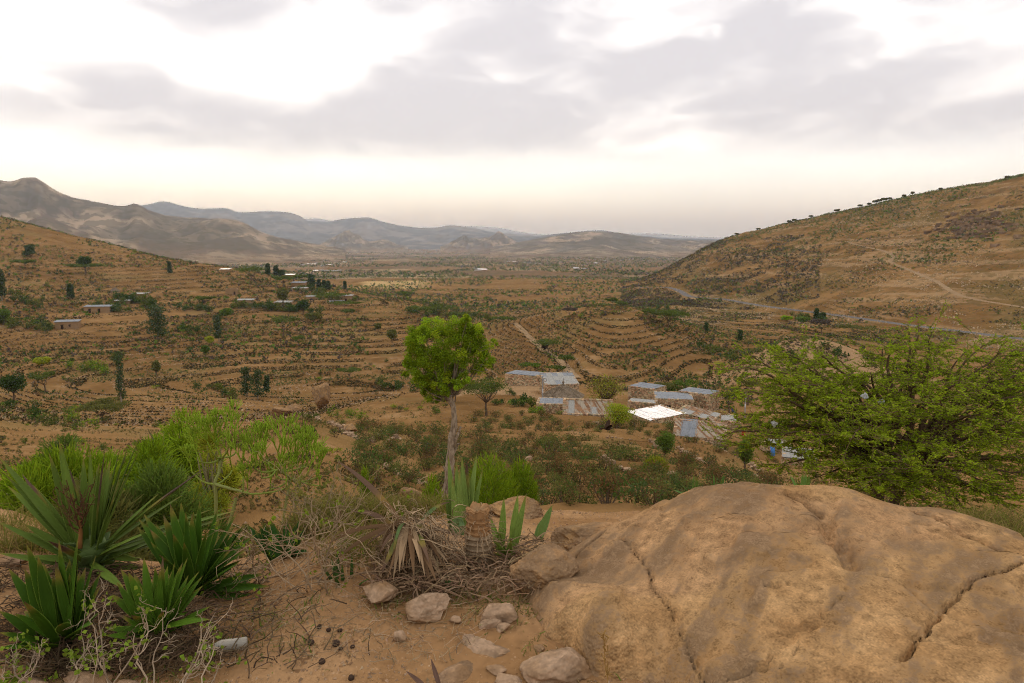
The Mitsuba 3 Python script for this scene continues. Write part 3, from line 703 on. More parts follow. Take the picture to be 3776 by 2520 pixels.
_bp += [np.array([2.6, 0.9, 0.0]), np.array([0.9, 1.2, -0.6]), np.array([4.3, 3.0, 0.1]), np.array([4.5, 2.0, 0.15]), np.array([5.2, 3.4, -0.6])]
_bp = np.array(_bp)
_bo = RBFInterpolator(_bp[:, :2], _bp[:, 2], kernel='thin_plate_spline', smoothing=0.0012)
_x, _y = np.concatenate([np.arange(-0.10, 2.9, 0.0105), np.arange(2.9, 4.9, 0.03)]), np.concatenate([np.arange(1.1, 1.8, 0.03), np.arange(1.8, 4.0, 0.0115), np.arange(4.0, 5.2, 0.03)])
BX, BY = np.meshgrid(_x, _y, indexing='ij')
_cx, _cy = np.meshgrid(np.linspace(-0.2, 5.0, 209), np.linspace(1.0, 5.3, 173), indexing='ij')
_cz = _bo(np.stack([_cx.ravel(), _cy.ravel()], 1)).reshape(_cx.shape)
def boulder_base(x, y):
    c = np.stack([(np.asarray(x) + 0.2) / 5.2 * 208, (np.asarray(y) - 1.0) / 4.3 * 172])
    return map_coordinates(_cz, c.reshape(2, -1), order=3, mode='nearest').reshape(np.shape(x))
BZ = boulder_base(BX, BY)
BZ = BZ + 0.022 * (nfbm(BX / 0.5, BY / 0.5, 0, 4, 201) - 0.5) + 0.009 * (nfbm(BX / 0.10, BY / 0.10, 0, 5, 202) - 0.5)
def b_line(pts, shrink=1.0):
    out = []
    for u, v in pts:
        d = ray(u, v)
        t = np.linspace(1.5, 5.5, 1200)
        P = np.array([0, 0, CAMZ]) + d * (t / d[1])[:, None]
        k = np.nonzero(P[:, 2] < boulder_base(P[:, 0], P[:, 1]))[0]
        if len(k):
            out.append(P[k[0], :2])
    out = np.array(out)
    s = np.linspace(0, len(out) - 1, 60)
    q = np.stack([np.interp(s, np.arange(len(out)), out[:, i]) for i in (0, 1)], 1)
    q += 0.006 * gaussian_filter(rng.normal(0, 1, q.shape), (1.2, 0)) * 1.4
    return q
def c7(*l):
    return [(682 + .1454 * a, 461 + .1454 * b) for a, b in l]
def cF(*l):
    return [(a * .4357, b * .4357) for a, b in l]
CRACKS = [(c7((2350, 680), (2220, 740), (2030, 790), (1950, 840), (1870, 910), (1800, 970), (1760, 1060), (1690, 1130), (1620, 1230), (1570, 1320), (1500, 1345)), 0.012, 0.045),
          (cF((1425, 1215), (1445, 1242), (1490, 1290), (1500, 1335), (1545, 1395), (1570, 1450), (1605, 1510), (1622, 1568)), 0.010, 0.040),
          (c7((1130, 880), (1080, 960), (1000, 1010), (960, 1050), (890, 1160), (760, 1330), (650, 1440)), 0.007, 0.016), (c7((960, 1050), (1010, 1090), (1070, 1105)), 0.007, 0.018), (c7((670, 1130), (740, 1150), (855, 1138)), 0.007, 0.018),
          (c7((1340, 770), (1450, 800), (1560, 860), (1690, 950), (1735, 1060)), 0.008, 0.016), (c7((700, 190), (800, 240), (900, 290), (960, 310)), 0.013, 0.035), (c7((250, 1500), (400, 1440), (560, 1390), (640, 1320)), 0.009, 0.022),
          (c7((570, 855), (640, 862), (720, 830)), 0.008, 0.020), (c7((1600, 345), (1800, 420), (2000, 500), (2200, 580), (2350, 640)), 0.016, 0.04), (cF((1390, 1215), (1330, 1262), (1290, 1300), (1240, 1345)), 0.012, 0.03)]
for line, wdt, dep in CRACKS:
    t_ = cKDTree(b_line(line))
    d_, _k = t_.query(np.stack([BX.ravel(), BY.ravel()], 1), distance_upper_bound=0.2)
    d_ = np.minimum(d_, 0.2).reshape(BX.shape)
    BZ -= 1.1 * dep * np.exp(-(d_ / (wdt * 0.62)) ** 2) + 0.08 * dep * np.exp(-(d_ / (wdt * 4)) ** 2)
# the weathered hollow near the top and the channel that leads into it
for pts, wdt, dep in ((c7((985, 400), (1010, 470), (1080, 540), (1130, 600), (1150, 690)), 0.035, 0.06), (c7((930, 300), (985, 350), (1000, 420)), 0.03, 0.035)):
    d_, _k = cKDTree(b_line(pts)).query(np.stack([BX.ravel(), BY.ravel()], 1))
    BZ -= (dep * np.exp(-(d_ / wdt) ** 2)).reshape(BX.shape) * (0.6 + 0.8 * nfbm(BX / 0.06, BY / 0.06, 0, 3, 204))
BZ -= 0.022 * sstep(0.50, 0.56, nfbm(BX / 0.34, BY / 0.24, 7.0, 4, 206)) * sstep(-0.05, 0.1, BZ)
k = thing('boulder', 'huge cracked tan boulder filling the lower right foreground', 'boulder')
put(k, grid_mesh(BX, BY, BZ), 'granite', True)

def stone(label, p, size, rot, g, sink=0.3, cat='stone', name='stone', group=None, sub=4, rough=0.16, mat='granite', tilt=(0, 0), cuts=13):
    if name == 'stone':
        mat = 'pale_stone'
        sub = min(sub, 4 if max(size) > 0.12 and p[1] < 6 else 3)
    v, f = rock_mesh(size, g, sub, rough, cuts)
    v = rotz(v, rot, tilt)
    key = thing(name, label, cat, group)
    put(key, (v + np.asarray(p) + [0, 0, size[2] * (0.5 - sink)], f), mat, 32)
    return key

def gstone(u, v, wpx, hpx, depth, label, sink=0.3, seed=1, name='stone', cat='stone', rot=None, group=None, r0=2.0, sub=4, **kw):
    g = np.random.default_rng(seed)
    p = spot(u, v, r0)
    m = px(p)
    w = wpx * m
    h = hpx * m / (1 - sink) * 0.9
    return stone(label, p + [0, w * depth * 0.25, 0], (w, w * depth, h), g.uniform(-0.25, 0.25) if rot is None else rot, g, sink, cat, name, group, sub, **kw)

# ledge of rock against the boulder's left side
gstone(546, 596, 66, 44, 0.9, 'brown weathered rock wedged against the left side of the huge boulder', 0.25, 31, 'boulder', 'rock', sub=5, cuts=9)
gstone(597, 552, 92, 30, 0.8, 'flat topped layered rock behind the left shoulder of the huge boulder', 0.35, 32, 'boulder', 'rock', sub=5, cuts=9)
gstone(558, 563, 14, 13, 0.8, 'small rounded stone jammed between two brown rocks', 0.1, 33, 'stone', 'stone')
gstone(517, 520, 60, 22, 0.7, 'low pinkish rock outcrop behind the cut stump', 0.45, 34, 'boulder', 'rock', sub=5, rough=0.22)
gstone(472, 515, 26, 12, 0.7, 'pale lump of rock left of the pinkish outcrop', 0.4, 35, 'stone', 'stone', rough=0.22)
S_ = [(381, 609, 42, 24, .8, 'brown crumbly stone beside the dead plant pile', .2, 41), (421, 621, 54, 26, .75, 'pale pinkish stone in front of the collapsed plant', .18, 42), (500, 624, 56, 17, .7, 'flat brown slab half buried beside the boulder foot', .45, 43),
      (483, 652, 66, 10, .7, 'broad flat slab sunk in the gravel in the middle foreground', .7, 44), (564, 680, 78, 28, .8, 'pinkish grey speckled dome of rock at the bottom edge', .35, 45), (455, 681, 60, 10, .6, 'thin flat pale slab at the bottom edge left of the pinkish dome', .5, 46),
      (456, 623, 14, 6, .8, 'small brown flat stone right of the pale pinkish stone', .2, 47), (510, 684, 34, 8, .7, 'flat tan slab at the bottom edge beside the pinkish dome', .5, 48), (400, 641, 18, 12, .7, 'dark crumbly clod on the gravel below the pale stone', .2, 49),
      (490, 630, 24, 9, .7, 'low tan stone above the broad sunken slab', .4, 50), (503, 634, 16, 6, .8, 'small pale stone beside the low tan stone', .3, 51), (540, 651, 15, 5, .8, 'small grey pebble like stone at the boulder foot', .3, 52),
      (80, 690, 40, 14, .8, 'pale rock at the bottom left edge under the thorny shrub', .3, 53), (22, 690, 32, 12, .8, 'tan rock in the bottom left corner', .3, 54), (122, 691, 24, 8, .8, 'small tan rock at the bottom edge under the thorny shrub', .3, 55), (497, 674, 22, 6, .7, 'pale chip of stone left of the pinkish dome', .3, 56),
      (22, 515, 30, 16, .9, 'pale boulder on the ground at the left edge behind the sword leaved plant', .3, 57), (9, 566, 24, 8, .9, 'flat pale stone on the sand at the left edge', .4, 58), (150, 556, 20, 10, .9, 'pale stone glimpsed between the dark leaved rosettes', .3, 59)]
for u, v, w, h, d, lab, sk, sd in S_:
    gstone(u, v, w, h, d, lab, sk, sd)
# rocks on the slope below
for u, v, w, h, d, lab, sk, sd, r0 in ((320, 411, 25, 34, .9, 'tall rounded boulder standing on the spur left of the lone tree', .12, 61, 20), (279, 417, 21, 14, .9, 'brown leaning boulder on the spur with a lighter slab behind it', .15, 62, 20), (292, 412, 26, 9, .9, 'pale flat rock behind the leaning boulder on the spur', .4, 63, 20),
                                      (388, 458, 18, 12, .9, 'grey rounded boulder in the terraced garden left of the lone tree', .2, 64, 12), (410, 506, 28, 28, .9, 'pinkish boulder below the ledge left of the lone tree', .2, 65, 12), (528, 462, 12, 11, .9, 'grey boulder among the garden bushes right of the lone tree', .2, 66, 12),
                                      (672, 481, 12, 6, .9, 'small tan boulder in the garden above the huge boulder', .3, 67, 12), (350, 432, 16, 10, .9, 'low brown rock at the end of the spur', .3, 68, 20), (418, 482, 14, 8, .9, 'flat pink rock in the scrub under the lone tree', .3, 69, 12)):
    gstone(u, v, w, h, d, lab, sk, sd, 'boulder' if w > 15 else 'stone', 'boulder' if w > 15 else 'stone', None, None, r0)

# ---------------------------------------------------------------- village of stone houses
_sv, _sf = trimesh.creation.box((1, 1, 1)).vertices, trimesh.creation.box((1, 1, 1)).faces
def stone_wall(mb, a, b, z0a, z0b, top_a, top_b, g, thick=0.4, sz=0.30):
    """A dry stone wall: every stone a block of its own, joints recessed."""
    a, b = np.asarray(a[:2], float), np.asarray(b[:2], float)
    L = np.linalg.norm(b - a)
    d = (b - a) / L
    nrm = np.array([d[1], -d[0]])
    zmin, zmax = min(z0a, z0b), max(top_a, top_b)
    z = zmin
    while z < zmax:
        h = sz * g.uniform(0.45, 0.85)
        s = -g.uniform(0, 0.3)
        while s < L:
            w = sz * g.uniform(0.6, 1.7)
            c = min(max(s + w / 2, 0), L)
            t = c / L
            if z + h * 0.4 < top_a + (top_b - top_a) * t and z + h > z0a + (z0b - z0a) * t - 0.3:
                V = _sv * np.array([w * 0.94, thick, h * 0.92]) * g.uniform(0.92, 1.04, 3)
                V = V + g.normal(0, 0.018, V.shape)
                o = g.normal(0, 0.025)
                P = a + d * c + nrm * o
                W = np.stack([P[0] + d[0] * V[:, 0] + nrm[0] * V[:, 1], P[1] + d[1] * V[:, 0] + nrm[1] * V[:, 1], z + h / 2 + V[:, 2]], 1)
                k = g.random()
                col = np.array([0.42, 0.295, 0.175]) * (0.55 + 0.85 * k) * np.array([1 + 0.12 * g.normal(), 1, 1])
                mb.add(W, _sf, np.clip(col * 1.15, 0.05, 0.6))
            s += w
        z += h

def sheet(c00, c10, c11, c01, n_rib, amp=0.02, thick=0.01):
    """One corrugated roofing sheet between four corners."""
    m = n_rib * 4 + 1
    s = np.linspace(0, 1, m)
    t = np.linspace(0, 1, 3)
    S, Tt = np.meshgrid(s, t, indexing='ij')
    c00, c10, c11, c01 = [np.asarray(q, float) for q in (c00, c10, c11, c01)]
    P = (1 - S)[..., None] * ((1 - Tt)[..., None] * c00 + Tt[..., None] * c01) + S[..., None] * ((1 - Tt)[..., None] * c10 + Tt[..., None] * c11)
    nn = unit(np.cross(c10 - c00, c01 - c00))
    P = P + nn * (amp * np.cos(S * n_rib * 2 * np.pi))[..., None]
    V0, F0 = grid_mesh(P[..., 0], P[..., 1], P[..., 2])
    return np.vstack([V0, V0 - nn * thick]), np.vstack([F0, F0[:, ::-1] + len(V0)])

def roof_panels(key, c, nu, nv, mats, g, amp=0.02, ribs=5):
    """c: four roof corners in order round the roof; nu x nv sheets, each a piece."""
    c = [np.asarray(q, float) for q in c]
    nn = unit(np.cross(c[1] - c[0], c[3] - c[0]))
    if nn[2] < 0:
        nn = -nn
    def q(s, t):
        return (1 - s) * ((1 - t) * c[0] + t * c[3]) + s * ((1 - t) * c[1] + t * c[2])
    for i in range(nu):
        for j in range(nv):
            e0, e1 = 0.004, 0.012
            j0 = g.normal(0, 0.006, 2)
            lift = nn * (0.008 * ((i + j) % 2) + 0.012 * j + g.uniform(0, 0.004))
            ss, tt = (max(i / nu - e0, 0) + j0[0] * (i > 0), min((i + 1) / nu + e1, 1)), (max(j / nv - e0, 0), min((j + 1) / nv + e1 * 2, 1) + j0[1] * 0.6)
            P = [q(ss[0], tt[0]) + lift, q(ss[1], tt[0]) + lift, q(ss[1], tt[1]) + lift, q(ss[0], tt[1]) + lift]
            m = mats[int(g.integers(0, len(mats)))] if not callable(mats) else mats(i, j)
            put(numbered(key + '__roof__sheet'), sheet(*P, ribs, amp), m, 40)

def stone_house(label, u, v, w, d, h, yaw, mats, seed, rise=0.35, slope_to='front', nu=5, nv=2, overhang=0.25, doors=(), r0=60, over_wall=0.0, wall_sz=0.30, name='stone_house', embed=0.0):
    """Four dry stone walls and a lean-to roof of metal sheets. (u, v): foot of the near corner's middle; yaw: direction of the long front."""
    g = np.random.default_rng(seed)
    w, d = w * 0.9, d * 0.9
    p = spot(u, v, r0)
    cs, sn = math.cos(yaw), math.sin(yaw)
    ex, ey = np.array([cs, sn]), np.array([-sn, cs])
    P = [p[:2] - ex * w / 2, p[:2] + ex * w / 2, p[:2] + ex * w / 2 + ey * d, p[:2] - ex * w / 2 + ey * d]
    zz = [ground_z(*q) for q in P]
    z = min(zz[0], zz[1]) * 0.5 + p[2] * 0.5 - embed
    hi, lo = h + rise, h
    tops = {'front': [lo, lo, hi, hi], 'back': [hi, hi, lo, lo], 'left': [lo, hi, hi, lo], 'right': [hi, lo, lo, hi], 'flat': [lo, lo, lo, lo]}[slope_to]
    key = thing(name, label, 'house')
    mb = MB()
    for i in range(4):
        j = (i + 1) % 4
        stone_wall(mb, P[i], P[j], min(z, zz[i]) - 0.4, min(z, zz[j]) - 0.4, z + tops[i] + over_wall, z + tops[j] + over_wall, g, 0.4, wall_sz)
    mb.put(key + '__wall', 'matte')
    labels[key + '__wall'] = {'label': 'dry stone wall of the house', 'kind': 'stuff'}
    core = trimesh.creation.box((w - 0.1, d - 0.1, h + 0.9))
    o = overhang
    R = []
    for i, (a, b) in enumerate(((-1, -1), (1, -1), (1, 1), (-1, 1))):
        q = P[i] + ex * a * o + ey * b * o
        R.append(np.array([q[0], q[1], z + tops[i] + 0.06 - (o * rise / max(d, 1) if tops[i] == lo and slope_to in ('front', 'back') else 0)]))
    roof_panels(key, R, nu, nv, mats, g)
    for side, s, wd, hd, zb, nm in doors:
        a, b = (P[0], P[1]) if side == 0 else (P[1], P[2]) if side == 1 else (P[3], P[0])
        dd = unit(b - a)
        nr = np.array([dd[1], -dd[0]])
        c = a + dd * s * np.linalg.norm(b - a) + nr * 0.21
        V = _sv * [wd, 0.10, hd]
        V = np.stack([c[0] + dd[0] * V[:, 0] + nr[0] * V[:, 1], c[1] + dd[1] * V[:, 0] + nr[1] * V[:, 1], ground_z(*c) + zb + hd / 2 + V[:, 2]], 1)
        put(part(key, nm), (V, _sf), 'dark_wood')
    return key, P, z

flat_mat('dark_wood', (0.045, 0.030, 0.020))
Z1, ZD, ZB, RU = ['zinc'], ['zinc', 'zinc_dull'], ['zinc_bright'], ['rusty_iron', 'rusty_iron', 'zinc_dull']
stone_house('long stone house with grey metal roof at the back left of the village', 521, 385.5, 7.6, 6.0, 2.2, -0.42, Z1, 301, 0.3, 'back', 6, 2, 0.1, (), 120)
stone_house('stone house with wide pale metal roof behind the thatched hut', 562, 397, 6.4, 7.0, 2.6, 0.12, ['zinc_dull', 'zinc_dull', 'zinc'], 302, 0.9, 'front', 6, 3, 0.25, ((1, 0.5, 0.8, 1.6, 0, 'door'),), 100)
stone_house('low stone shed with small grey roof left of the rusty striped roof', 552, 413, 4.6, 3.6, 1.35, -0.12, Z1, 303, 0.15, 'front', 4, 1, 0.0, (), 90, over_wall=0.08)
stone_house('low shed under a rusty striped corrugated roof', 588, 417, 7.4, 3.4, 0.75, -0.10, ['rusty_iron', 'rusty_iron', 'rusty_iron', 'zinc_dull'], 304, 1.35, 'front', 9, 2, 0.25, (), 90)
stone_house('stone house under a blinding bright new metal roof', 667, 424, 6.4, 5.4, 1.5, 0.48, ['zinc_bright', 'zinc_bright', 'zinc_bright', 'zinc_bright', 'zinc_dull'], 305, 0.25, 'left', 6, 2, 0.25, ((1, 0.6, 0.7, 1.2, 0.2, 'door'),), 80)
stone_house('small shed with pale shiny roof half hidden behind the bright roof', 641, 414, 4.2, 3.0, 1.6, -0.35, ['zinc_dull'], 306, 0.15, 'back', 4, 1, 0.15, (), 85)
stone_house('stone house with bluish grey roof farthest back beside the big village tree', 641, 400, 5.6, 6.0, 2.3, -0.62, Z1, 307, 0.3, 'back', 5, 2, 0.1, (), 95)
stone_house('stone house with bluish grey roof and straw pile in the middle of the village', 674, 412.5, 6.4, 7.0, 2.1, -0.16, Z1, 308, 0.3, 'back', 6, 2, 0.1, ((0, 0.35, 0.6, 0.7, 0.5, 'window'), (0, 0.86, 0.8, 1.5, 0, 'door')), 90)
stone_house('tall stone house with grey roof at the right of the village', 693, 411, 5.6, 5.4, 3.0, -0.62, Z1, 309, 0.3, 'back', 5, 3, 0.15, ((3, 0.45, 0.7, 0.9, 1.2, 'window'),), 95)
stone_house('stone shed with rust streaked roof right of the bright roof', 694, 425, 5.4, 4.6, 1.4, -0.55, RU, 310, 0.7, 'right', 5, 2, 0.2, (), 80)
stone_house('low stone pen roofed with pale sheets and a straw heap', 722, 428, 5.4, 4.4, 1.4, -0.12, ['zinc_dull'], 311, 0.1, 'back', 4, 1, 0.1, ((0, 0.55, 0.6, 1.1, 0, 'door'),), 78, over_wall=0.1)
stone_house('stone shed under a rusty roof patched with one blue grey sheet', 699, 440, 6.2, 3.4, 0.9, -0.32, lambda i, j: 'zinc' if i in (1, 2) else 'rusty_iron', 312, 1.1, 'front', 7, 2, 0.2, (), 70)
stone_house('shack with tin roof under the right hand thorn tree', 799, 467, 3.4, 2.8, 1.0, -0.35, ['zinc_dull', 'zinc_dull'], 313, 0.3, 'front', 4, 2, 0.2, (), 40)
stone_house('low tin roofed shack behind the blue tarpaulin', 778, 455, 3.2, 2.2, 1.1, -0.1, ['zinc_dull', 'rusty_iron'], 314, 0.15, 'front', 4, 1, 0.15, (), 40)

# thatched round hut with a finial
def round_hut(label, u, v, dia, wall_h, cone_h, r0, seed, finial=True, sides=22):
    g = np.random.default_rng(seed)
    p = spot(u, v, r0)
    key = thing('thatched_hut', label, 'hut')
    mb = MB()
    R = dia / 2
    a = np.linspace(0, 2 * np.pi, 17)
    for i in range(16):
        stone_wall(mb, p[:2] + 0.8 * R * np.array([np.cos(a[i]), np.sin(a[i])]), p[:2] + 0.8 * R * np.array([np.cos(a[i + 1]), np.sin(a[i + 1])]), p[2] - 0.4, p[2] - 0.4, p[2] + wall_h, p[2] + wall_h, g, 0.3)
    mb.put(key + '__wall', 'matte')
    labels[key + '__wall'] = {'label': 'round stone wall of the hut', 'kind': 'stuff'}
    n, m = 40, 9
    th, t = np.meshgrid(np.linspace(0, 2 * np.pi, n), np.linspace(0, 1, m), indexing='ij')
    rad = R * (1 - t) ** 0.9 * (1 + 0.03 * np.sin(th * 9) + 0.05 * (nfbm(np.cos(th) * 3, np.sin(th) * 3, 0, 3, seed) - 0.5)) + 0.12
    zz = p[2] + wall_h - 0.15 + cone_h * t ** 1.05 + 0.05 * np.sin(t * 30)
    put(key + '__roof', grid_mesh(p[0] + np.cos(th) * rad, p[1] + np.sin(th) * rad, zz), 'thatch', 60)
    straw = MB()
    N = 500
    aa, tt = g.uniform(0, 2 * np.pi, N), g.random(N) ** 1.5
    def on(aa, tt, dr_, dz):
        rr = R * (1 - tt) ** 0.9 + 0.14 + dr_
        return np.stack([p[0] + np.cos(aa) * rr, p[1] + np.sin(aa) * rr, p[2] + wall_h - 0.15 + cone_h * tt ** 1.05 + dz], 1)
    A, B = on(aa, np.minimum(tt + 0.15, 1), 0.0, 0.03), on(aa + g.normal(0, 0.04, N), np.maximum(tt - 0.12, 0), 0.05, 0.02)
    V, F = prisms(A, B, 0.022, 0.012)
    straw.add(V, F, np.repeat(np.array([0.24, 0.185, 0.12]) * g.uniform(0.6, 1.4, (N, 1)), 6, 0))
    straw.put(key + '__roof__straw', 'matte')
    labels[key + '__roof__straw'] = {'label': 'loose straw of the thatch', 'kind': 'stuff'}
    if finial:
        prof = [(0.30, 0), (0.22, 0.35), (0.12, 0.7), (0.16, 0.95), (0.24, 1.1), (0.14, 1.25), (0.06, 1.4), (0.05, 1.9), (0.0, 2.0)]
        mf = trimesh.creation.revolve(np.array(prof), sections=10)
        put(key + '__finial', (np.array(mf.vertices) * [1, 1, 0.72] + p + [0, 0, wall_h + cone_h - 0.55], np.array(mf.faces)), 'thatch', 50)
    return key
round_hut('round stone hut with thatched cone roof and pointed finial in the village', 563, 403, 6.8, 1.5, 1.85, 90, 321)
round_hut('small round thatched hut on the left hillside', 115, 292, 4.6, 0.8, 1.9, 200, 322, False)

# houses on the left hillside
def mud_house(label, u, v, w, d, h, yaw, roof, seed, r0=150, rise=0.25, slope_to='front', doors=(), nu=4, overhang=0.25, no_roof=False):
    g = np.random.default_rng(seed)
    p = spot(u, v, r0)
    cs, sn = math.cos(yaw), math.sin(yaw)
    ex, ey = np.array([cs, sn]), np.array([-sn, cs])
    P = [p[:2] - ex * w / 2, p[:2] + ex * w / 2, p[:2] + ex * w / 2 + ey * d, p[:2] - ex * w / 2 + ey * d]
    key = thing('mud_house', label, 'house')
    h = h * 1.25
    z0, z = p[2] - 1.2, p[2] + 0.0
    hi = h + rise
    tops = {'front': [h, h, hi, hi], 'back': [hi, hi, h, h]}[slope_to]
    V = np.array([[*P[i], z0] for i in range(4)] + [[*P[i], z + tops[i]] for i in range(4)])
    F = [[0, 1, 5, 4], [1, 2, 6, 5], [2, 3, 7, 6], [3, 0, 4, 7]] + ([[4, 5, 6, 7]] if not no_roof else [])
    if no_roof:
        c = V[:4].mean(0)
        I = V.copy()
        I[:, :2] = c[:2] + (V[:, :2] - c[:2]) * 0.86
        V = np.vstack([V, I])
        F += [[8, 12, 13, 9], [9, 13, 14, 10], [10, 14, 15, 11], [11, 15, 12, 8], [4, 5, 13, 12], [5, 6, 14, 13], [6, 7, 15, 14], [7, 4, 12, 15]]
    put(key + '__wall', (V, np.array(F)), 'mud_wall')
    if not no_roof:
        R = []
        for i, (a, b) in enumerate(((-1, -1), (1, -1), (1, 1), (-1, 1))):
            q = P[i] + ex * a * overhang + ey * b * overhang
            R.append(np.array([q[0], q[1], z + tops[i] + 0.08]))
        roof_panels(key, R, nu, 1, [roof], g, 0.03, 4)
    for s, wd, hd, zb, nm in doors:
        c = P[0] + ex * s * w - ey * 0.03
        V = _sv * [wd, 0.12, hd]
        put(part(key, nm), (np.stack([c[0] + ex[0] * V[:, 0] + ey[0] * V[:, 1], c[1] + ex[1] * V[:, 0] + ey[1] * V[:, 1], p[2] + zb + hd / 2 + V[:, 2]], 1), _sf), 'dark_wood')
    return key
M_ = [('mud house with grey roof and bare ochre walls nearest on the left hillside', 67, 328, 7.4, 3.4, 2.0, 0.30, 'zinc', 'front', ((0.30, 0.8, 1.6, 0, 'door'), (0.62, 0.6, 0.8, 0.8, 'window')), False),
      ('long ochre mud house with two dark doorways and a raised grey roof', 97, 312, 9.6, 3.6, 1.9, 0.14, 'zinc', 'front', ((0.22, 0.9, 1.7, 0, 'door'), (0.58, 0.9, 1.6, 0, 'door')), False),
      ('small house with white roof among dark trees above the long mud house', 139, 298, 6.4, 3.6, 1.6, 0.05, 'zinc_dull', 'front', (), False),
      ('long low house with white roof in front of dark hedge trees', 245, 305, 7.0, 3.4, 1.9, 0.06, 'zinc_dull', 'front', ((0.55, 0.8, 1.6, 0, 'door'),), False),
      ('roofless mud walls standing in a field above the white roofed house', 231.5, 294.5, 5.6, 3.4, 2.1, 0.22, None, 'front', ((0.75, 0.8, 1.5, 0, 'door'),), True),
      ('mud house with pale roof beside the slender white trunked tree', 282, 308, 7.0, 4.2, 2.0, -0.10, 'zinc_dull', 'front', (), False),
      ('grey roofed house at the upper end of the hillside hamlet', 298, 288, 7.6, 6.0, 2.2, 0.05, 'zinc', 'front', (), False),
      ('low grey roofed house just below the upper house of the hamlet', 299, 292, 7.8, 3.6, 1.6, -0.12, 'zinc_dull', 'front', (), False),
      ('small white roofed house alone on the left skyline', 224.5, 271.5, 5.6, 3.4, 1.2, 0.0, 'zinc_bright', 'front', (), False),
      ('bright white roofed house on the crest beside the pointed trees', 288, 279, 7.2, 4.0, 1.8, 0.05, 'zinc_bright', 'front', (), False),
      ('tiny pale roofed shed right of the hamlet', 311, 300, 4.2, 2.6, 1.3, 0.2, 'zinc_dull', 'front', (), False),
      ('pale roofed house at the right end of the hamlet', 346, 301.5, 6.0, 3.2, 2.2, 0.05, 'zinc_dull', 'front', ((0.5, 0.8, 1.5, 0, 'door'),), False),
      ('grey roofed house leaning under wide thorn trees', 337, 306, 6.4, 3.2, 1.7, 0.2, 'zinc', 'front', (), False),
      ('small grey roofed hut between thorn trees on the right of the hamlet', 330, 296.5, 4.6, 2.8, 1.2, 0.0, 'zinc_dull', 'front', (), False),
      ('ruined shed with sagging grey sheets right of the long mud house', 122, 303.5, 6.0, 2.4, 1.0, 0.15, 'zinc_dull', 'front', (), False)]
for i, (lab, u, v, w, d, h, yaw, roof, sl, doors, nr_) in enumerate(M_):
    mud_house(lab, u, v, w, d, h, yaw, roof, 340 + i, 150, 0.35, sl, doors, 4, 0.3, nr_)

# far hamlets on the plain: each a small box of a house under a tin roof
_fh = [(u, v) for u, v in ((303, 266), (309, 264.5), (314, 265), (318, 264), (322, 266.5), (327, 265.5), (330, 265.8), (316, 272), (322, 271.5), (327, 272), (335, 272.5), (340, 272), (476, 270), (480, 270.8), (484, 271), (478, 271.6), (508, 263), (514, 262.8), (524, 264), (530, 264.2), (536, 264.4), (540, 264.5), (576, 269.6), (584, 270), (596, 264), (604, 262), (345, 263), (372, 262))]
_g = np.random.default_rng(77)
for u, v in _fh:
    d_ = cast(u, v, plain_h, 600, 20000)
    if d_ is None:
        continue
    w, dd, hh, yw = _g.uniform(6, 11), _g.uniform(4, 6), _g.uniform(2.2, 3.2), _g.uniform(-0.4, 0.4)
    key = thing('far_house', 'tiny pale roofed house in a hamlet far out on the plain', 'house', 'far houses on the plain')
    b = trimesh.creation.box((w, dd, hh))
    R = rotz(np.array(b.vertices), yw)
    put(key + '__wall', (R + d_ + [0, 0, hh / 2 - 0.3], np.array(b.faces)), 'mud_wall')
    q = np.array([[-w / 2 - .4, -dd / 2 - .4, 0], [w / 2 + .4, -dd / 2 - .4, 0], [w / 2 + .4, dd / 2 + .4, 0], [-w / 2 - .4, dd / 2 + .4, 0], [-w / 2, 0, 1.1], [w / 2, 0, 1.1]])
    put(key + '__roof', (rotz(q, yw) + d_ + [0, 0, hh - 0.25], np.array([[0, 1, 5], [0, 5, 4], [2, 3, 4], [2, 4, 5], [0, 4, 3], [1, 2, 5]])), 'zinc_dull' if _g.random() < 0.7 else 'zinc_bright')

# utility poles
def pole(label, u, v, top_v, r0, coils=False):
    p = spot(u, v, r0)
    h = (v - top_v) * px(p) * 1.03
    key = thing('utility_pole', label, 'pole')
    mb = MB()
    mb.add(*tube([p + [0, 0, -0.5], p + [0, 0, h]], [0.12, 0.085], 10), (0.33, 0.32, 0.30))
    mb.put(key + '__post', 'matte', 60)
    m2 = MB()
    m2.add(*tube([p + [0, 0, h * 0.40], p + [0, 0, h * 0.54]], [0.115, 0.11], 10), (0.62, 0.62, 0.60))
    m2.put(key + '__band', 'matte', 60)
    if coils:
        for s in (-0.48, 0.42):
            a = np.linspace(0, 2 * np.pi, 21)
            m3 = MB()
            for q in range(3):
                m3.add(*tube(np.stack([p[0] + s + 0.24 * np.cos(a), p[1] - 0.1 + 0.03 * q + 0 * a, p[2] + h * 0.86 + 0.24 * np.sin(a)], 1), 0.022, 5, False), (0.02, 0.02, 0.022))
            m3.add(*tube([p + [0, -0.05, h * 0.88], p + [s * 0.6, -0.05, h * 0.88]], 0.02, 5), (0.05, 0.05, 0.05))
            m3.put(part(key, 'cable_coil'), 'matte')
    return key
pole('slim grey utility pole with white band and black cable coils in the village', 542.5, 405, 376, 100, True)
pole('slim grey utility pole with white band at the right of the village', 744.7, 417, 392, 90)

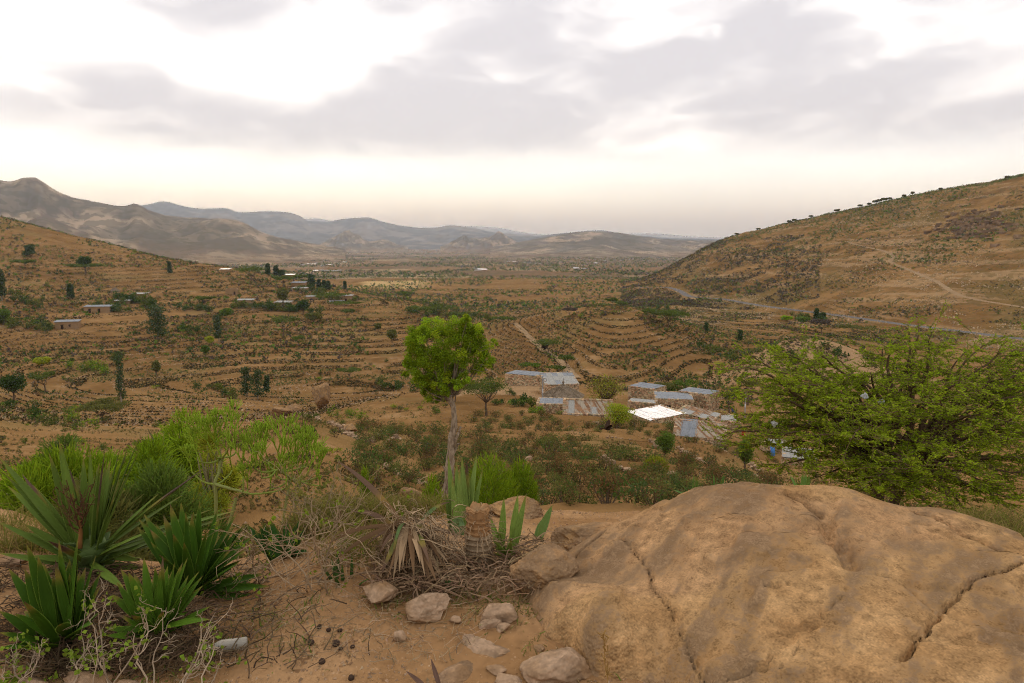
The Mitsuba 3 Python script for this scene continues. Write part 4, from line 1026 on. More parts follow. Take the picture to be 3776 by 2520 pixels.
# straw on the roofs and by the pen
for lab, u, v, w, seed, dz in (('golden straw pile on the middle house roof edge', 664, 407.5, 2.2, 5, 2.1), ('golden straw heap on the low stone pen', 721, 424.5, 2.4, 6, 1.55), ('small conical straw stack in the hillside field', 299.5, 316.5, 2.6, 7, 0.0)):
    g = np.random.default_rng(seed)
    p = spot(u, v, 60) + [0, 0.6, dz]
    N = 420
    q = in_blob(N, g, 0.2) * [w * 0.5, w * 0.32, 0.34 if dz else 1.0]
    q[:, 2] = np.abs(q[:, 2]) if not dz else q[:, 2] + 0.15
    if not dz:
        q[:, :2] *= (1 - q[:, 2:3] / 1.1).clip(0.1)
    ax = unit(g.normal(0, 1, (N, 3)) * [1, 1, 0.3])
    key = thing('straw_heap', lab, 'straw')
    V, F = prisms(p + q - ax * 0.2, p + q + ax * 0.2, 0.025, 0.015)
    mb = MB().add(V, F, np.repeat(np.array([0.42, 0.28, 0.10]) * g.uniform(0.6, 1.3, (N, 1)), 6, 0))
    mb.put(key, 'matte')

g = G4 = np.random.default_rng(88)
key = thing('rock_outcrop', 'banded brown rock outcrop high on the right hill near the picture edge', 'rock')
mb = MB()
for i in range(150):
    q = cast(g.normal(978, 22), g.normal(226, 8), r0=200)
    if q is None:
        continue
    q[2] = ground_z(q[0], q[1])
    V = rotz(_sv * np.array([g.uniform(1.5, 6), g.uniform(1.5, 4), g.uniform(0.6, 2.2)]) + g.normal(0, 0.25, _sv.shape), g.normal(0.3, 0.3))
    mb.add(V + q, _sf, np.array([0.22, 0.145, 0.085]) * g.uniform(0.6, 1.35))
mb.put(key + '__blocks', 'matte')
labels[key + '__blocks'] = {'label': 'broken blocks of the outcrop', 'kind': 'stuff'}
# stone bunds that hold the garden terraces
def bund(label, pts, r0, seed, sz=0.26, hgt=0.35, group=None):
    g = np.random.default_rng(seed)
    P = [spot(u, v, r0) for u, v in pts]
    mb = MB()
    for a, b in zip(P[:-1], P[1:]):
        n = max(2, int(np.linalg.norm(b - a) / (sz * 0.8)))
        for i in range(n):
            for lay in range(1 + int(g.random() < hgt)):
                q = a + (b - a) * (i + g.random()) / n + [g.normal(0, 0.12), g.normal(0, 0.12), 0]
                V = rotz(_sv * sz * g.uniform(0.5, 1.4, 3) * [1, 1, 0.7] + g.normal(0, 0.03, _sv.shape), g.uniform(0, 3))
                mb.add(V + [q[0], q[1], ground_z(q[0], q[1]) + 0.07 + 0.16 * lay], _sf, np.array([0.36, 0.25, 0.155]) * g.uniform(0.65, 1.3))
    key = thing('stone_bund', label, 'stone wall')
    mb.put(key + '__stones', 'matte')
    labels[key + '__stones'] = {'label': 'loose field stones of the terrace wall', 'kind': 'stuff'}
bund('low stone terrace wall running down the spur below the tall boulder', [(303, 414), (318, 419), (335, 426), (350, 434), (362, 442)], 25, 1)
bund('stone terrace wall across the garden under the lone tree', [(360, 466), (378, 470), (396, 473), (415, 476), (432, 480)], 15, 2, 0.3)
bund('stone terrace wall left of the lone tree below the yard', [(366, 441), (388, 441), (408, 441), (428, 443), (440, 446)], 20, 3)
bund('stone terrace edge running down the right side of the garden', [(700, 440), (716, 448), (735, 457), (752, 466), (770, 476)], 25, 4)
bund('lower stone terrace edge in the right part of the garden', [(665, 447), (690, 456), (715, 466), (740, 474), (765, 483)], 25, 5)
bund('stone row in the garden under the bright roofed house', [(610, 437), (630, 440), (650, 444), (668, 450)], 25, 6)
bund('stone row left of the yellow green garden shrub', [(590, 462), (612, 466), (632, 470), (652, 474)], 25, 7)
bund('rubble heap of stones beside the tall stone house', [(712, 411), (718, 412), (724, 414), (720, 409), (726, 411), (716, 413), (730, 415)], 70, 8, 0.4, 0.6)
bund('field wall of pale stones on the slope above the tall stone house', [(688, 395), (705, 398), (722, 399), (738, 397), (752, 395)], 80, 9, 0.35)
bund('scattered pale stones in front of the rusty striped roof', [(546, 420), (566, 422), (590, 424), (612, 427)], 60, 10, 0.22, 0.1)

# ---------------------------------------------------------------- trees
def G(*k):
    return np.random.default_rng([abs(int(x)) for x in k])

def stand(u, v, r0):
    p = spot(u, v, r0)
    return p, px(p)

TONE = {'k': [GREEN['khat'], GREEN['khat'], GREEN['olive'], GREEN['khat_red']], 'kr': [GREEN['khat_red'], GREEN['khat'], GREEN['purple'], GREEN['olive']],
        'v': [GREEN['olive'], GREEN['yellow'], (0.16, 0.10, 0.03)], 'y': [GREEN['bright'], GREEN['yellow'], GREEN['yellow']]}
# kind, u, v of the foot, v of the top, width in picture pixels, colour, label
TREES = [
    # umbrella thorns
    ('a', 251, 281, 268, 29, 'acacia', 'wide flat topped thorn tree in the field below the hillside crest', 150), ('a', 283, 337.5, 319, 21, 'acacia', 'umbrella thorn tree standing alone among the left terraces', 150),
    ('a', 299, 346, 337, 14, 'acacia', 'low leaning umbrella thorn just right of the lone terrace thorn tree', 150), ('a', 205, 304, 297, 16, 'acacia', 'flat thorn tree beside the dark hedge on the left hillside', 150),
    ('a', 334, 304, 294, 30, 'acacia', 'broad low thorn tree sheltering the grey hut of the hamlet', 150), ('a', 344, 309, 302, 28, 'acacia', 'flat thorn tree in front of the leaning grey house', 150), ('a', 348, 318.5, 310, 12, 'acacia', 'small umbrella thorn on bare red earth below the hamlet', 150),
    ('a', 404, 302.5, 292.5, 15, 'acacia', 'single umbrella thorn on the skyline of the terraces above the lone tree', 200), ('a', 283, 287, 277, 19, 'acacia', 'spreading thorn tree left of the upper hamlet houses', 200), ('a', 302, 284, 276, 14, 'acacia', 'thorn tree behind the upper hamlet house', 200),
    ('a', 422, 320, 307, 26, 'acacia', 'broad thorn tree at the left of the dark tree belt above the terraces', 200), ('a', 437, 320, 306, 28, 'acacia', 'tallest thorn tree of the dark belt above the terraces', 200), ('a', 459, 322, 312, 20, 'acacia', 'flat thorn tree at the right of the dark belt above the terraces', 200),
    ('a', 504, 326, 317, 18, 'acacia', 'low dark thorn tree at the head of the sandy path', 200), ('a', 548, 355, 342, 30, 'acacia', 'dense dark thorn tree where the sandy path bends', 150), ('a', 566, 368, 356, 15, 'acacia', 'thin thorn tree with forked trunk above the village', 150),
    ('a', 559, 376, 367, 16, 'acacia', 'flat little thorn tree behind the wide pale village roof', 120), ('a', 668, 327, 311, 34, 'acacia', 'wide dark thorn tree on the right shoulder of the middle knoll', 150), ('a', 651, 318, 309, 18, 'acacia', 'flat thorn tree on top of the middle knoll', 150),
    ('a', 570, 316, 308, 15, 'purple', 'grey brown thorn tree on the crest of the middle knoll', 150), ('a', 613, 306, 299, 12, 'acacia', 'small thorn tree on the skyline of the middle knoll', 150), ('a', 621, 309, 302, 10, 'acacia', 'tiny thorn tree right of the knoll skyline tree', 150),
    ('a', 822, 334, 321, 26, 'purple', 'bare looking umbrella thorn standing on top of the rocky mound', 120), ('a', 858, 338, 327, 34, 'olive', 'wide low thorn tree at the right edge of the rocky mound', 120),
    ('a', 46, 393, 377, 18, 'acacia', 'umbrella thorn among the lowest left terraces', 110), ('a', 102, 421, 404, 34, 'olive', 'sparse grey green thorn tree behind the green stick shrubs', 80), ('a', 350, 378, 368, 18, 'acacia', 'flat green thorn tree left of the lone tree crown', 120),
    ('a', 486, 415, 381, 44, 'acacia', 'dark stemmed umbrella thorn behind the lone tree', 70), ('a', 455, 402, 384, 30, 'acacia', 'thorn tree half hidden behind the trunk of the lone tree', 70), ('a', 729, 412, 391, 14, 'acacia', 'small crooked thorn tree beside the tall stone house', 80),
    ('a', 748, 403, 379, 20, 'olive', 'slim umbrella thorn right of the village pole', 90), ('a', 683, 394, 382, 24, 'mid', 'dense round topped thorn bush behind the tall stone house', 95), ('a', 666, 393, 385, 20, 'olive', 'low thorn tree behind the bluish village roof', 95),
    ('a', 531, 372, 364, 18, 'mid', 'dome shaped green thorn bush behind the long stone house', 120), ('a', 86, 275, 266, 22, 'acacia', 'flat thorn tree high on the left hillside', 200), ('a', 25, 268, 262, 16, 'acacia', 'small thorn tree near the left edge of the hillside', 200), ('a', 790, 383, 370, 26, 'olive', 'sparse thorn tree on the flank of the rocky mound', 100), ('a', 905, 392, 378, 30, 'olive', 'low thorn tree beyond the big right hand thorn tree', 100),
    # gum trees, columns
    ('c', 268, 276, 265, 6, 'euc', 'pointed dark tree, tallest of the trio on the skyline', 200), ('c', 276, 277, 267, 6.5, 'euc', 'pointed dark tree in the middle of the skyline trio', 200), ('c', 282, 278, 271, 8, 'euc', 'bushy pointed tree at the right of the skyline trio', 200),
    ('c', 312, 288, 275, 9, 'euc', 'tall dark feathery tree on the crest of the hamlet', 200), ('c', 319, 288, 280, 5, 'euc', 'dark pointed tree right of the feathery crest tree', 200), ('c', 324, 289, 281, 5, 'euc', 'second dark pointed tree right of the feathery crest tree', 200), ('c', 328.5, 290, 281.5, 6, 'euc', 'third dark tree at the end of the crest row', 200), ('c', 345, 290, 282, 4, 'euc', 'small pointed tree alone right of the crest row', 200),
    ('c', 158, 336, 309, 21, 'euc', 'large dark drooping tree in the middle of the left terraces', 150), ('c', 219, 342, 318, 9, 'euc', 'slender dark tree right of the large drooping tree', 150), ('c', 122, 409, 360, 10, 'euc', 'very tall thin tree with drooping foliage on the left terraces', 90),
    ('c', 247, 396, 369, 12, 'euc', 'dark tree at the left of the pair below the centre left terraces', 90), ('c', 258, 399, 372, 14, 'euc', 'taller dark tree at the right of the pair below the centre left terraces', 90), ('c', 267, 394, 377, 8, 'euc', 'small dark tree beside the pair on the centre left terraces', 90),
    ('c', 816, 320, 309, 6, 'dark', 'dark cypress like tree beside the road', 200), ('c', 822, 321, 314, 8, 'dark', 'short dark tree right of the roadside cypress', 200), ('c', 740, 342, 331, 6, 'dark', 'narrow dark tree in the hollow right of the middle knoll', 150), ('c', 706, 331, 323, 5, 'dark', 'small dark tree below the road bend', 150),
    ('c', 71, 299, 287, 7, 'euc', 'dark upright tree above the hillside hedge', 200), ('c', 2, 300, 276, 9, 'euc', 'dark tall tree at the left edge of the picture', 150), ('c', 30, 256, 247, 9, 'euc', 'dark tree group high up at the far left', 200), ('c', 170, 274, 263, 4, 'euc', 'thin dark tree near the upper hillside edge', 200),
    # round crowned trees
    ('r', 283.5, 310, 287, 12, 'olive', 'round crowned tree with slender white trunk in the hamlet', 150), ('r', 42, 367, 357, 14, 'yellow', 'small yellow tree on the left terraces', 120), ('r', 118, 365, 352, 14, 'olive', 'yellowish tree above the very tall thin tree', 120),
    ('r', 86, 273, 258, 13, 'dark', 'dark round tree on the upper left hillside', 200), ('r', 4, 324, 311, 15, 'mid', 'green round tree at the left edge beside the hedge', 150), ('r', 210, 345, 335, 10, 'yellow', 'small bright tree left of the slender dark tree', 150), ('r', 157, 378, 362, 8, 'olive', 'thin pale tree on the terrace edge in the left middle', 110),
    ('r', 205, 355, 346, 9, 'mid', 'little green tree on the terraces under the slender dark tree', 120), ('r', 392, 342, 328, 12, 'olive', 'thin green tree in the terraces left of the lone tree', 150), ('r', 378, 330, 322, 9, 'olive', 'small pale tree on the curved terraces', 150),
    ('r', 606, 414, 372, 46, 'v', 'large brownish green tree in the middle of the village', 75), ('r', 617, 428, 398, 36, 'y', 'bright yellow green tree in front of the bright metal roof', 60), ('r', 665, 460, 428, 22, 'mid', 'bushy green tree standing in the garden right of centre', 35), ('r', 745, 470, 437, 17, 'mid', 'small leaning green tree in the right part of the garden', 35),
    ('r', 545, 352, 342, 8, 'purple', 'reddish bare tree behind the long stone house', 150), ('r', 786, 322, 317, 12, 'bright', 'bright green little tree beside the road', 200), ('r', 803, 324, 317, 16, 'mid', 'round green tree right of the bright roadside tree', 200),
    ('r', 314, 322, 311, 20, 'olive', 'pale rounded tree at the right end of the hamlet hedge', 150), ('r', 226, 318, 308, 14, 'mid', 'green rounded tree at the foot of the hamlet hedge', 150), ('r', 303, 314, 299, 15, 'dark', 'dark round tree behind the pale roofed hamlet house', 150), ('r', 14, 400, 377, 24, 'dark', 'dark green spreading tree at the left edge of the lower terraces', 90),
]
_leafpx = 1.25
for i, (kind, u, v, vt, w, col, lab, r0) in enumerate(TREES):
    g = G(500 + i)
    p, m = stand(u, v, r0)
    h, wd = (v - vt) * m * 1.04, w * m
    tones = TONE.get(col)
    c = GREEN['mid'] if tones else GREEN[col]
    leaf = max(_leafpx * m * 1.35, 0.05)
    big = w * (v - vt) > 500
    dens = 1.0 + 0.9 * big
    if kind == 'a':
        W, F = umbrella_acacia(h, wd, g, np.array(c), leaf, dens, g.uniform(-0.1, 0.1) * wd, 0.14)
        nm, cat = 'thorn_tree', 'tree'
    elif kind == 'c':
        W, F = column_tree(h, wd, g, np.array(c), leaf, 0.8 + 0.5 * big, 0.18 if w < 12 else 0.1, 0.55 if w < 9 else 0.25)
        nm, cat = 'gum_tree', 'tree'
    else:
        W, F = round_tree(h, wd, g, np.array(c), leaf, dens, 0.42 if 'white trunk' in lab else 0.22, tones)
        nm, cat = 'round_tree', 'tree'
    plant(nm, lab, cat, W, F, p, g.uniform(0, 6.28) if kind != 'a' else g.uniform(-0.5, 0.5))

# thorn trees along the skyline of the right hill
for i, (u, dv, w) in enumerate(((636, 3, 8), (737, 3, 9), (758, 3, 7), (789, 4, 8), (794, 4, 9), (811, 3, 7), (837, 5, 9), (860, 4, 7), (869, 4, 7), (875, 6, 10), (879, 6, 9), (884, 6.5, 10), (889, 5, 9), (904, 3, 6), (912, 5, 7), (940, 3, 6), (1007, 4, 6))):
    vs = np.arange(150, 300, 0.25)
    v0 = next((q for q in vs if cast(u, q, r0=200) is not None), None)
    if v0 is None:
        continue
    p, m = stand(u, v0 + 0.7, 200)
    g = G(900 + i)
    W, F = umbrella_acacia((dv * 0.45 + 0.8) * m, w * 0.40 * m, g, np.array(GREEN['olive']) * 0.8, 1.5 * m, 0.8, 0, 0.2)
    plant('skyline_thorn_tree', 'small flat topped thorn tree silhouetted on the skyline of the right hill', 'tree', W, F, p, 0, 'thorn trees on the right hill skyline')

# the lone tree in the middle
p_, m_ = stand(446, 500, 12)
Hh = (500 - 318) * m_ * 1.0
g = G(1001)
key = thing('lone_tree', 'lone bright green leafy tree with bare pale forked trunk in the centre', 'tree')
def LP(u, v, dy=0.0):
    return at(u, v, p_[1] + dy) - p_
tr = [LP(443, 512), LP(445, 500), LP(448, 482), LP(450, 462), LP(450.5, 448), LP(452.5, 434), LP(454.5, 420), LP(452, 405), LP(449, 395)]
rr_ = np.array([0.27, 0.25, 0.21, 0.175, 0.16, 0.14, 0.125, 0.12, 0.115]) * 1.0
from scipy.interpolate import make_interp_spline
ts = np.linspace(0, 1, len(tr))
tt_ = np.linspace(0, 1, 30)
TP = make_interp_spline(ts, np.array(tr), 3)(tt_)
TP[:, :2] += 0.02 * g.normal(0, 1, (30, 2))
V, F = tube(TP, np.interp(tt_, ts, rr_) * (1 + 0.10 * np.sin(tt_ * 21)), 12)
V = V + 0.03 * (nfbm(V[:, 0] / 0.12, V[:, 1] / 0.12, V[:, 2] / 0.5, 3, 3) - 0.5)[:, None] * unit(V - TP.mean(0))
put(key + '__trunk', (V + p_, F), 'pale_bark', True)
mbk = MB()
for a, b, r0_, r1_ in ((LP(452, 450), LP(459, 432), 0.095, 0.06), (LP(459, 432), LP(461, 427), 0.06, 0.045), (LP(450, 462), LP(457, 446), 0.08, 0.05), (LP(457, 446), LP(459.5, 444), 0.05, 0.04), (LP(449, 480), LP(443, 466), 0.07, 0.03)):
    mbk.add(*tube(bend(a, b, 0.03, 6, 0.02, g), np.linspace(r0_, r1_, 6), 8), (0.3, 0.24, 0.17))
v_, f_, c_ = mbk.arrays()
put(key + '__branch', (v_ + p_, f_), 'pale_bark', True)
labels[key + '__branch'] = {'label': 'cut branch stubs low on the trunk'}
limbs, fol = MB(), MB()
cr = [(-0.02, 356, 0), (448, 352, 0)]
nodes = []
top = LP(450, 395)
CC = [(420, 338, 13), (432, 330, 12), (445, 327, 12), (458, 331, 12), (470, 338, 12), (482, 347, 11), (487, 358, 8), (413, 350, 11), (416, 364, 10), (427, 352, 14), (441, 346, 14), (456, 348, 14), (470, 356, 12), (478, 366, 8), (424, 372, 11), (436, 366, 12), (449, 366, 11), (462, 368, 9), (421, 384, 9), (431, 386, 10), (440, 384, 9), (428, 395, 7), (437, 398, 6), (469, 377, 7), (464, 322, 6), (466, 318, 4), (412, 341, 7), (409, 362, 5), (405, 374, 3), (492, 343, 4), (450, 378, 8), (458, 384, 6), (444, 392, 6), (424, 332, 7), (476, 330, 6)]
for u, v, r in CC:
    for q in range(2 if g.random() < 0.75 else 1):
        dy = g.uniform(-1, 1) * (26 - abs(u - 449) * 0.25) * m_ * 0.62
        c = LP(u + g.uniform(-2, 2), v + g.uniform(-2, 2), dy)
        if q == 0 or g.random() < 0.5:
            mid = top + (c - top) * 0.45 + np.array([0, 0, -0.25])
            pts = make_interp_spline([0, 0.45, 1], np.array([top - [0, 0, 0.1], mid, c]), 2)(np.linspace(0, 1, 8))
            limbs.add(*tube(pts + g.normal(0, 0.02, pts.shape), np.linspace(0.045, 0.008, 8), 5), (0.24, 0.19, 0.13))
        rad = r * m_ * 0.86
        n = int(13 * r)
        for s in range(7):
            sc = c + in_blob(1, g, 0.3)[0] * rad * 1.12
            pos = sc + in_blob(n, g, 0.1) * rad * 0.52
            axd = unit(pos - c + g.normal(0, rad * 0.5, pos.shape) + [0, 0, -0.06])
            kk = g.random()
            col = np.array(GREEN['bright']) * (0.55 + 0.75 * kk) + np.array([0.05, 0.01, 0]) * (g.random() < 0.22)
            fol.add(*cards(pos, axd, 0.086, 0.041, col, g, 0.2))
for u, v in ((465, 314), (468, 319), (498, 341), (496, 347), (402, 372), (407, 343), (416, 333), (436, 322), (480, 327), (490, 366), (485, 374), (414, 383), (424, 402), (443, 403), (474, 383)):
    c = LP(u, v, g.uniform(-0.5, 0.5))
    a = c + (LP(449, 360) - c) * 0.35
    limbs.add(*tube(bend(a, c, 0.02, 5, 0.02, g), np.linspace(0.012, 0.004, 5), 4), (0.26, 0.21, 0.14))
    pos = a + (c - a) * g.uniform(0.3, 1.08, (46, 1)) + g.normal(0, 0.055, (46, 3))
    fol.add(*cards(pos, unit(pos - a + g.normal(0, 0.2, pos.shape)), 0.08, 0.037, np.array(GREEN['bright']) * g.uniform(0.7, 1.15) + [0.05, 0, 0], g, 0.2))
moved(limbs, p_).put(key + '__limbs', 'matte', True)
moved(fol, p_).put(key + '__crown', 'leaf_material')

# the big thorn tree on the right
key = thing('green_thorn_tree', 'big spreading feathery green thorn tree behind the huge boulder on the right', 'tree')
pA, mA = stand(877, 506, 9)
if np.hypot(*pA[:2]) > 16.5 or np.hypot(*pA[:2]) < 12:
    pA = at(877, 507, 13.6)
    pA[2] = ground_z(pA[0], pA[1])
g = G(1002)
def AP(u, v, dy=0.0):
    return at(u, v, pA[1] + dy)
wood, fol, thorn = MB(), MB(), MB()
fork = AP(880, 470)
wood.add(*tube(bend(pA - [0, 0, 0.4], fork, 0, 8, 0.06, g), np.linspace(0.15, 0.11, 8), 9), (0.10, 0.070, 0.045))
wood.add(*tube(bend(pA - [0.02, 0, 0.3], AP(905, 474, 0.3), 0, 8, 0.06, g), np.linspace(0.12, 0.09, 8), 8), (0.10, 0.070, 0.045))
# limbs: outline of the crown, near and far tiers
LIM = [(735, 370, -0.6), (752, 356, 0.4), (776, 346, 0.2), (745, 392, -1.0), (762, 412, -0.8), (738, 428, -0.4), (765, 440, -1.2), (790, 350, 1.0), (812, 352, -0.5), (838, 360, 0.5), (805, 384, -1.6), (800, 410, 1.2), (830, 400, -1.8), (860, 392, 0.0), (880, 350, 0.6), (905, 326, 0.2), (918, 323, 0.6), (932, 332, -0.2), (895, 342, -0.9), (940, 350, 0.8), (965, 352, 0.0), (985, 346, 0.7), (1000, 352, -0.4), (1018, 348, 0.5), (1040, 360, 0.2), (1062, 380, 0.0), (960, 376, -1.4), (1000, 380, 1.3), (1025, 395, -1.0), (1075, 410, 0.0), (1060, 440, 0.7),
       (985, 405, -2.0), (1015, 425, -1.2), (1050, 460, -0.8), (1030, 480, -1.5), (940, 400, -2.2), (900, 410, -2.4), (870, 425, -2.0), (850, 440, -2.4), (820, 435, -2.2), (800, 455, -1.6), (835, 468, -2.0), (870, 480, -2.3), (905, 470, -2.6), (945, 450, -2.6), (975, 470, -2.2), (1000, 505, -1.6), (960, 505, -2.0), (925, 500, -2.6), (1030, 520, -1.4), (985, 525, -1.5), (890, 395, 1.4), (850, 415, 1.8), (930, 420, 1.6), (980, 440, 1.8), (780, 470, -0.6), (815, 478, -1.4), (750, 448, -0.6), (1010, 460, -0.3), (1015, 372, -0.5), (870, 372, -0.8), (915, 358, 1.0), (925, 372, -1.2), (845, 380, -0.6), (780, 372, -0.9), (785, 395, 0.6), (765, 385, 0.3), (722, 437, -0.8), (860, 455, 0.8), (900, 440, 0.6), (945, 485, 0.2), (1000, 490, 0.4), (1040, 345, .5), (1060, 365, -1), (1075, 395, .8), (1045, 415, -1.6), (1070, 470, -.5), (1040, 440, 1), (1090, 430, 0), (1085, 375, .6), (868, 492, -2.0), (890, 498, -2.2), (907, 492, -2.0), (850, 488, -1.6), (930, 512, -2.2), (880, 486, -2.6), (1020, 365, .9), (1000, 435, -2.0), (1030, 405, .3), (965, 395, .6)]
TWA, TWB, LF = [], [], []
for j, (u, v, dy) in enumerate(LIM):
    tip = AP(u, v, dy)
    st = fork if g.random() < 0.6 else AP(900 + g.uniform(-8, 20), 468, 0.3)
    if u > 960:
        st = AP(905, 474, 0.3)
    mid = st + (tip - st) * 0.45 + [0, 0, 0.10 * np.linalg.norm(tip - st)]
    pts = make_interp_spline([0, 0.45, 1], np.array([st, mid, tip]), 2)(np.linspace(0, 1, 14))
    pts[1:-1] += gaussian_filter(g.normal(0, 0.09, (12, 3)), (1, 0))
    wood.add(*tube(pts, np.linspace(0.062, 0.009, 14), 5), (0.125, 0.085, 0.050))
    L = np.linalg.norm(tip - st)
    # flat sprays of twigs off the outer part of each limb
    for k in range(23):
        t = g.uniform(0.38, 1.0) ** 0.8
        b = np.array([np.interp(t, np.linspace(0, 1, 14), pts[:, q]) for q in range(3)])
        dirv = unit(tip - mid)
        d = unit(np.array([dirv[0] * 0.7 + g.normal(0, 0.75), dirv[1] * 0.7 + g.normal(0, 0.75), g.normal(0.10, 0.20)]))
        ln = g.uniform(0.28, 0.75)
        e = b + d * ln + [0, 0, -0.05 * ln]
        TWA.append(b)
        TWB.append(e)
        for s in range(3):
            b2 = b + (e - b) * g.uniform(0.25, 0.95)
            d2 = unit(d + g.normal(0, 0.6, 3) * [1, 1, 0.35])
            e2 = b2 + d2 * ln * g.uniform(0.25, 0.55)
            TWA.append(b2)
            TWB.append(e2)
TWA, TWB = np.array(TWA), np.array(TWB)
wood.add(*prisms(TWA, TWB, 0.0075, 0.003), (0.165, 0.115, 0.060))
nl = 13
tl = np.linspace(0.12, 1.05, nl)[None, :, None]
base_ = (TWA[:, None] + (TWB - TWA)[:, None] * tl + g.normal(0, 0.012, (len(TWA), nl, 3))).reshape(-1, 3)
dirs = np.repeat(unit(TWB - TWA), nl, 0)
axs = unit(np.cross(dirs, [0, 0, 1.0]) * np.where(g.random((len(base_), 1)) < 0.5, 1, -1) + dirs * 0.5 + g.normal(0, 0.35, base_.shape))
keep = g.random(len(base_)) < 0.93
base_, axs = base_[keep], axs[keep]
tw_c = np.repeat(g.uniform(0.72, 1.25, (len(TWA), 1)), nl, 0)[keep]
col = (np.array([0.260, 0.350, 0.020]) * tw_c)
fol.add(*cards(base_ + axs * 0.02, axs, 0.064, 0.023, col, g, 0.2))
wood.put(key + '__trunk', 'matte', True)
fol.put(key + '__crown', 'leaf_material')
for u, v, dy in ((865, 399, -1.3), (882, 404, -1.2), (774, 427, -1.0)):
    # shreds of white plastic caught in the branches
    q = AP(u, v, dy)
    n = 7
    S, Tq = np.meshgrid(np.linspace(-1, 1, n), np.linspace(-1, 1, n), indexing='ij')
    gg = G(u)
    X_ = q[0] + 0.07 * S * (1 - 0.5 * Tq ** 2) + 0.06 * nfbm(S * 2, Tq * 2, 0, 3, u)
    Z_ = q[2] + 0.06 * Tq * (1 - 0.6 * S ** 2) + 0.07 * nfbm(S * 2, Tq * 2, 4, 3, u + 1)
    Y_ = q[1] + 0.16 * nfbm(S * 1.7, Tq * 1.7, 9, 3, u + 2)
    kk = thing('plastic_bag', {865: 'torn white plastic bag caught in the right hand thorn tree, left piece', 882: 'torn white plastic bag caught in the right hand thorn tree, right piece', 774: 'grey plastic scrap caught low in the left side of the right hand thorn tree'}[u], 'plastic bag')
    put(kk, grid_mesh(X_, Y_, Z_), 'white_plastic', True)
scene['white_plastic'] = {'type': 'principledthin', 'base_color': {'type': 'rgb', 'value': [0.66, 0.68, 0.68]}, 'roughness': 0.4, 'diff_trans': 0.7}

# ---------------------------------------------------------------- pencil stemmed shrubs on the slope
for i, (u, v, vt, w, n, col, lab, r0, Yf) in enumerate((
        (40, 530, 436, 84, 5200, 'bright', 'broad leafless green stick shrub at the far left of the slope', 9, 13.2), (88, 532, 424, 96, 6500, 'bright', 'largest green stick shrub behind the sword leaved plants', 9, 13.8), (140, 528, 420, 70, 4600, 'bright', 'tall green stick shrub right of the largest one', 9, 14.6),
        (172, 452, 395, 60, 5600, 'bright', 'dense rounded green stick shrub upslope by itself behind the others', 16, 24.0), (165, 532, 441, 84, 6000, 'mid', 'darker green stick shrub in front of the others', 7, 11.2), (100, 545, 470, 100, 4200, 'olive', 'dry lower green stick shrub at the foot of the thicket', 7, 10.4), (60, 440, 423, 34, 900, 'mid', 'small dark stick shrub on the slope at the far left', 20, 40.0), (212, 446, 412, 40, 2200, 'yellow', 'sparse yellowish stick shrub at the end of the thicket', 15, 22.0))):
    p = at(u, v, Yf)
    p[2] = ground_z(p[0], p[1])
    m = px(p)
    top = at(u, vt, Yf)[2]
    g = G(1100 + i)
    W, F = stick_bush(top - p[2], w * m, g, n, np.array(GREEN[col]) * (0.80 if col == 'bright' else 0.95), max(0.0062, 0.36 * m), seg=0.22 + 0.004 * Yf)
    kk = plant('stick_shrub', lab, 'shrub', W, F, p, 0, names=('stems', 'sticks'), mats=('matte', 'matte'))
    labels[kk + '__sticks'] = {'label': 'thin green sticks of the shrub', 'kind': 'stuff'}

# feathery grass-like bushes below the ledge
for i, (u, v, vt, w, Yf, lab) in enumerate(((490, 500, 444, 62, 19.0, 'bright feathery bush behind the tall upright leaves'), (520, 496, 452, 40, 21.0, 'bright feathery bush right of the upright leaves'), (432, 505, 468, 26, 17.0, 'feathery green bush left of the lone tree foot'), (655, 488, 456, 26, 40.0, 'yellow green feathery shrub in the garden'), (365, 474, 463, 12, 22.0, 'small bright green shrub left of the lone tree in the garden'))):
    p = at(u, v, Yf)
    p[2] = ground_z(p[0], p[1])
    m = px(p)
    hh, ww = at(u, vt, Yf)[2] - p[2], w * m
    g = G(1200 + i)
    n = 2600 if w > 30 else 1000
    fol = MB()
    a = g.uniform(0, 2 * np.pi, n)
    rr = ww * 0.44 * np.sqrt(g.random(n))
    zc = hh * g.uniform(0.12, 0.92, n) * (1 - 0.45 * (rr / (ww * 0.44)) ** 2)
    P = np.stack([np.cos(a) * rr, np.sin(a) * rr, zc], 1)
    out = unit(np.stack([np.cos(a) * (0.2 + rr / ww), np.sin(a) * (0.2 + rr / ww), np.full(n, 0.9)], 1) + g.normal(0, 0.3, (n, 3)))
    fol.add(*cards(P, out, 0.34 if Yf < 30 else 0.5, 0.03 if Yf < 30 else 0.05, np.array(GREEN['bright'] if Yf < 30 else GREEN['yellow']) * 0.75, g, 0.3))
    wd = MB()
    for k in range(9):
        tip = P[k * 7] * [1, 1, 0.8]
        wd.add(*tube(bend([0, 0, -0.1], tip, 0.05, 5, 0.05, g), np.linspace(0.03, 0.008, 5), 4), (0.2, 0.19, 0.08))
    plant('feathery_bush', lab, 'bush', wd, fol, p, 0, names=('stems', 'foliage'))

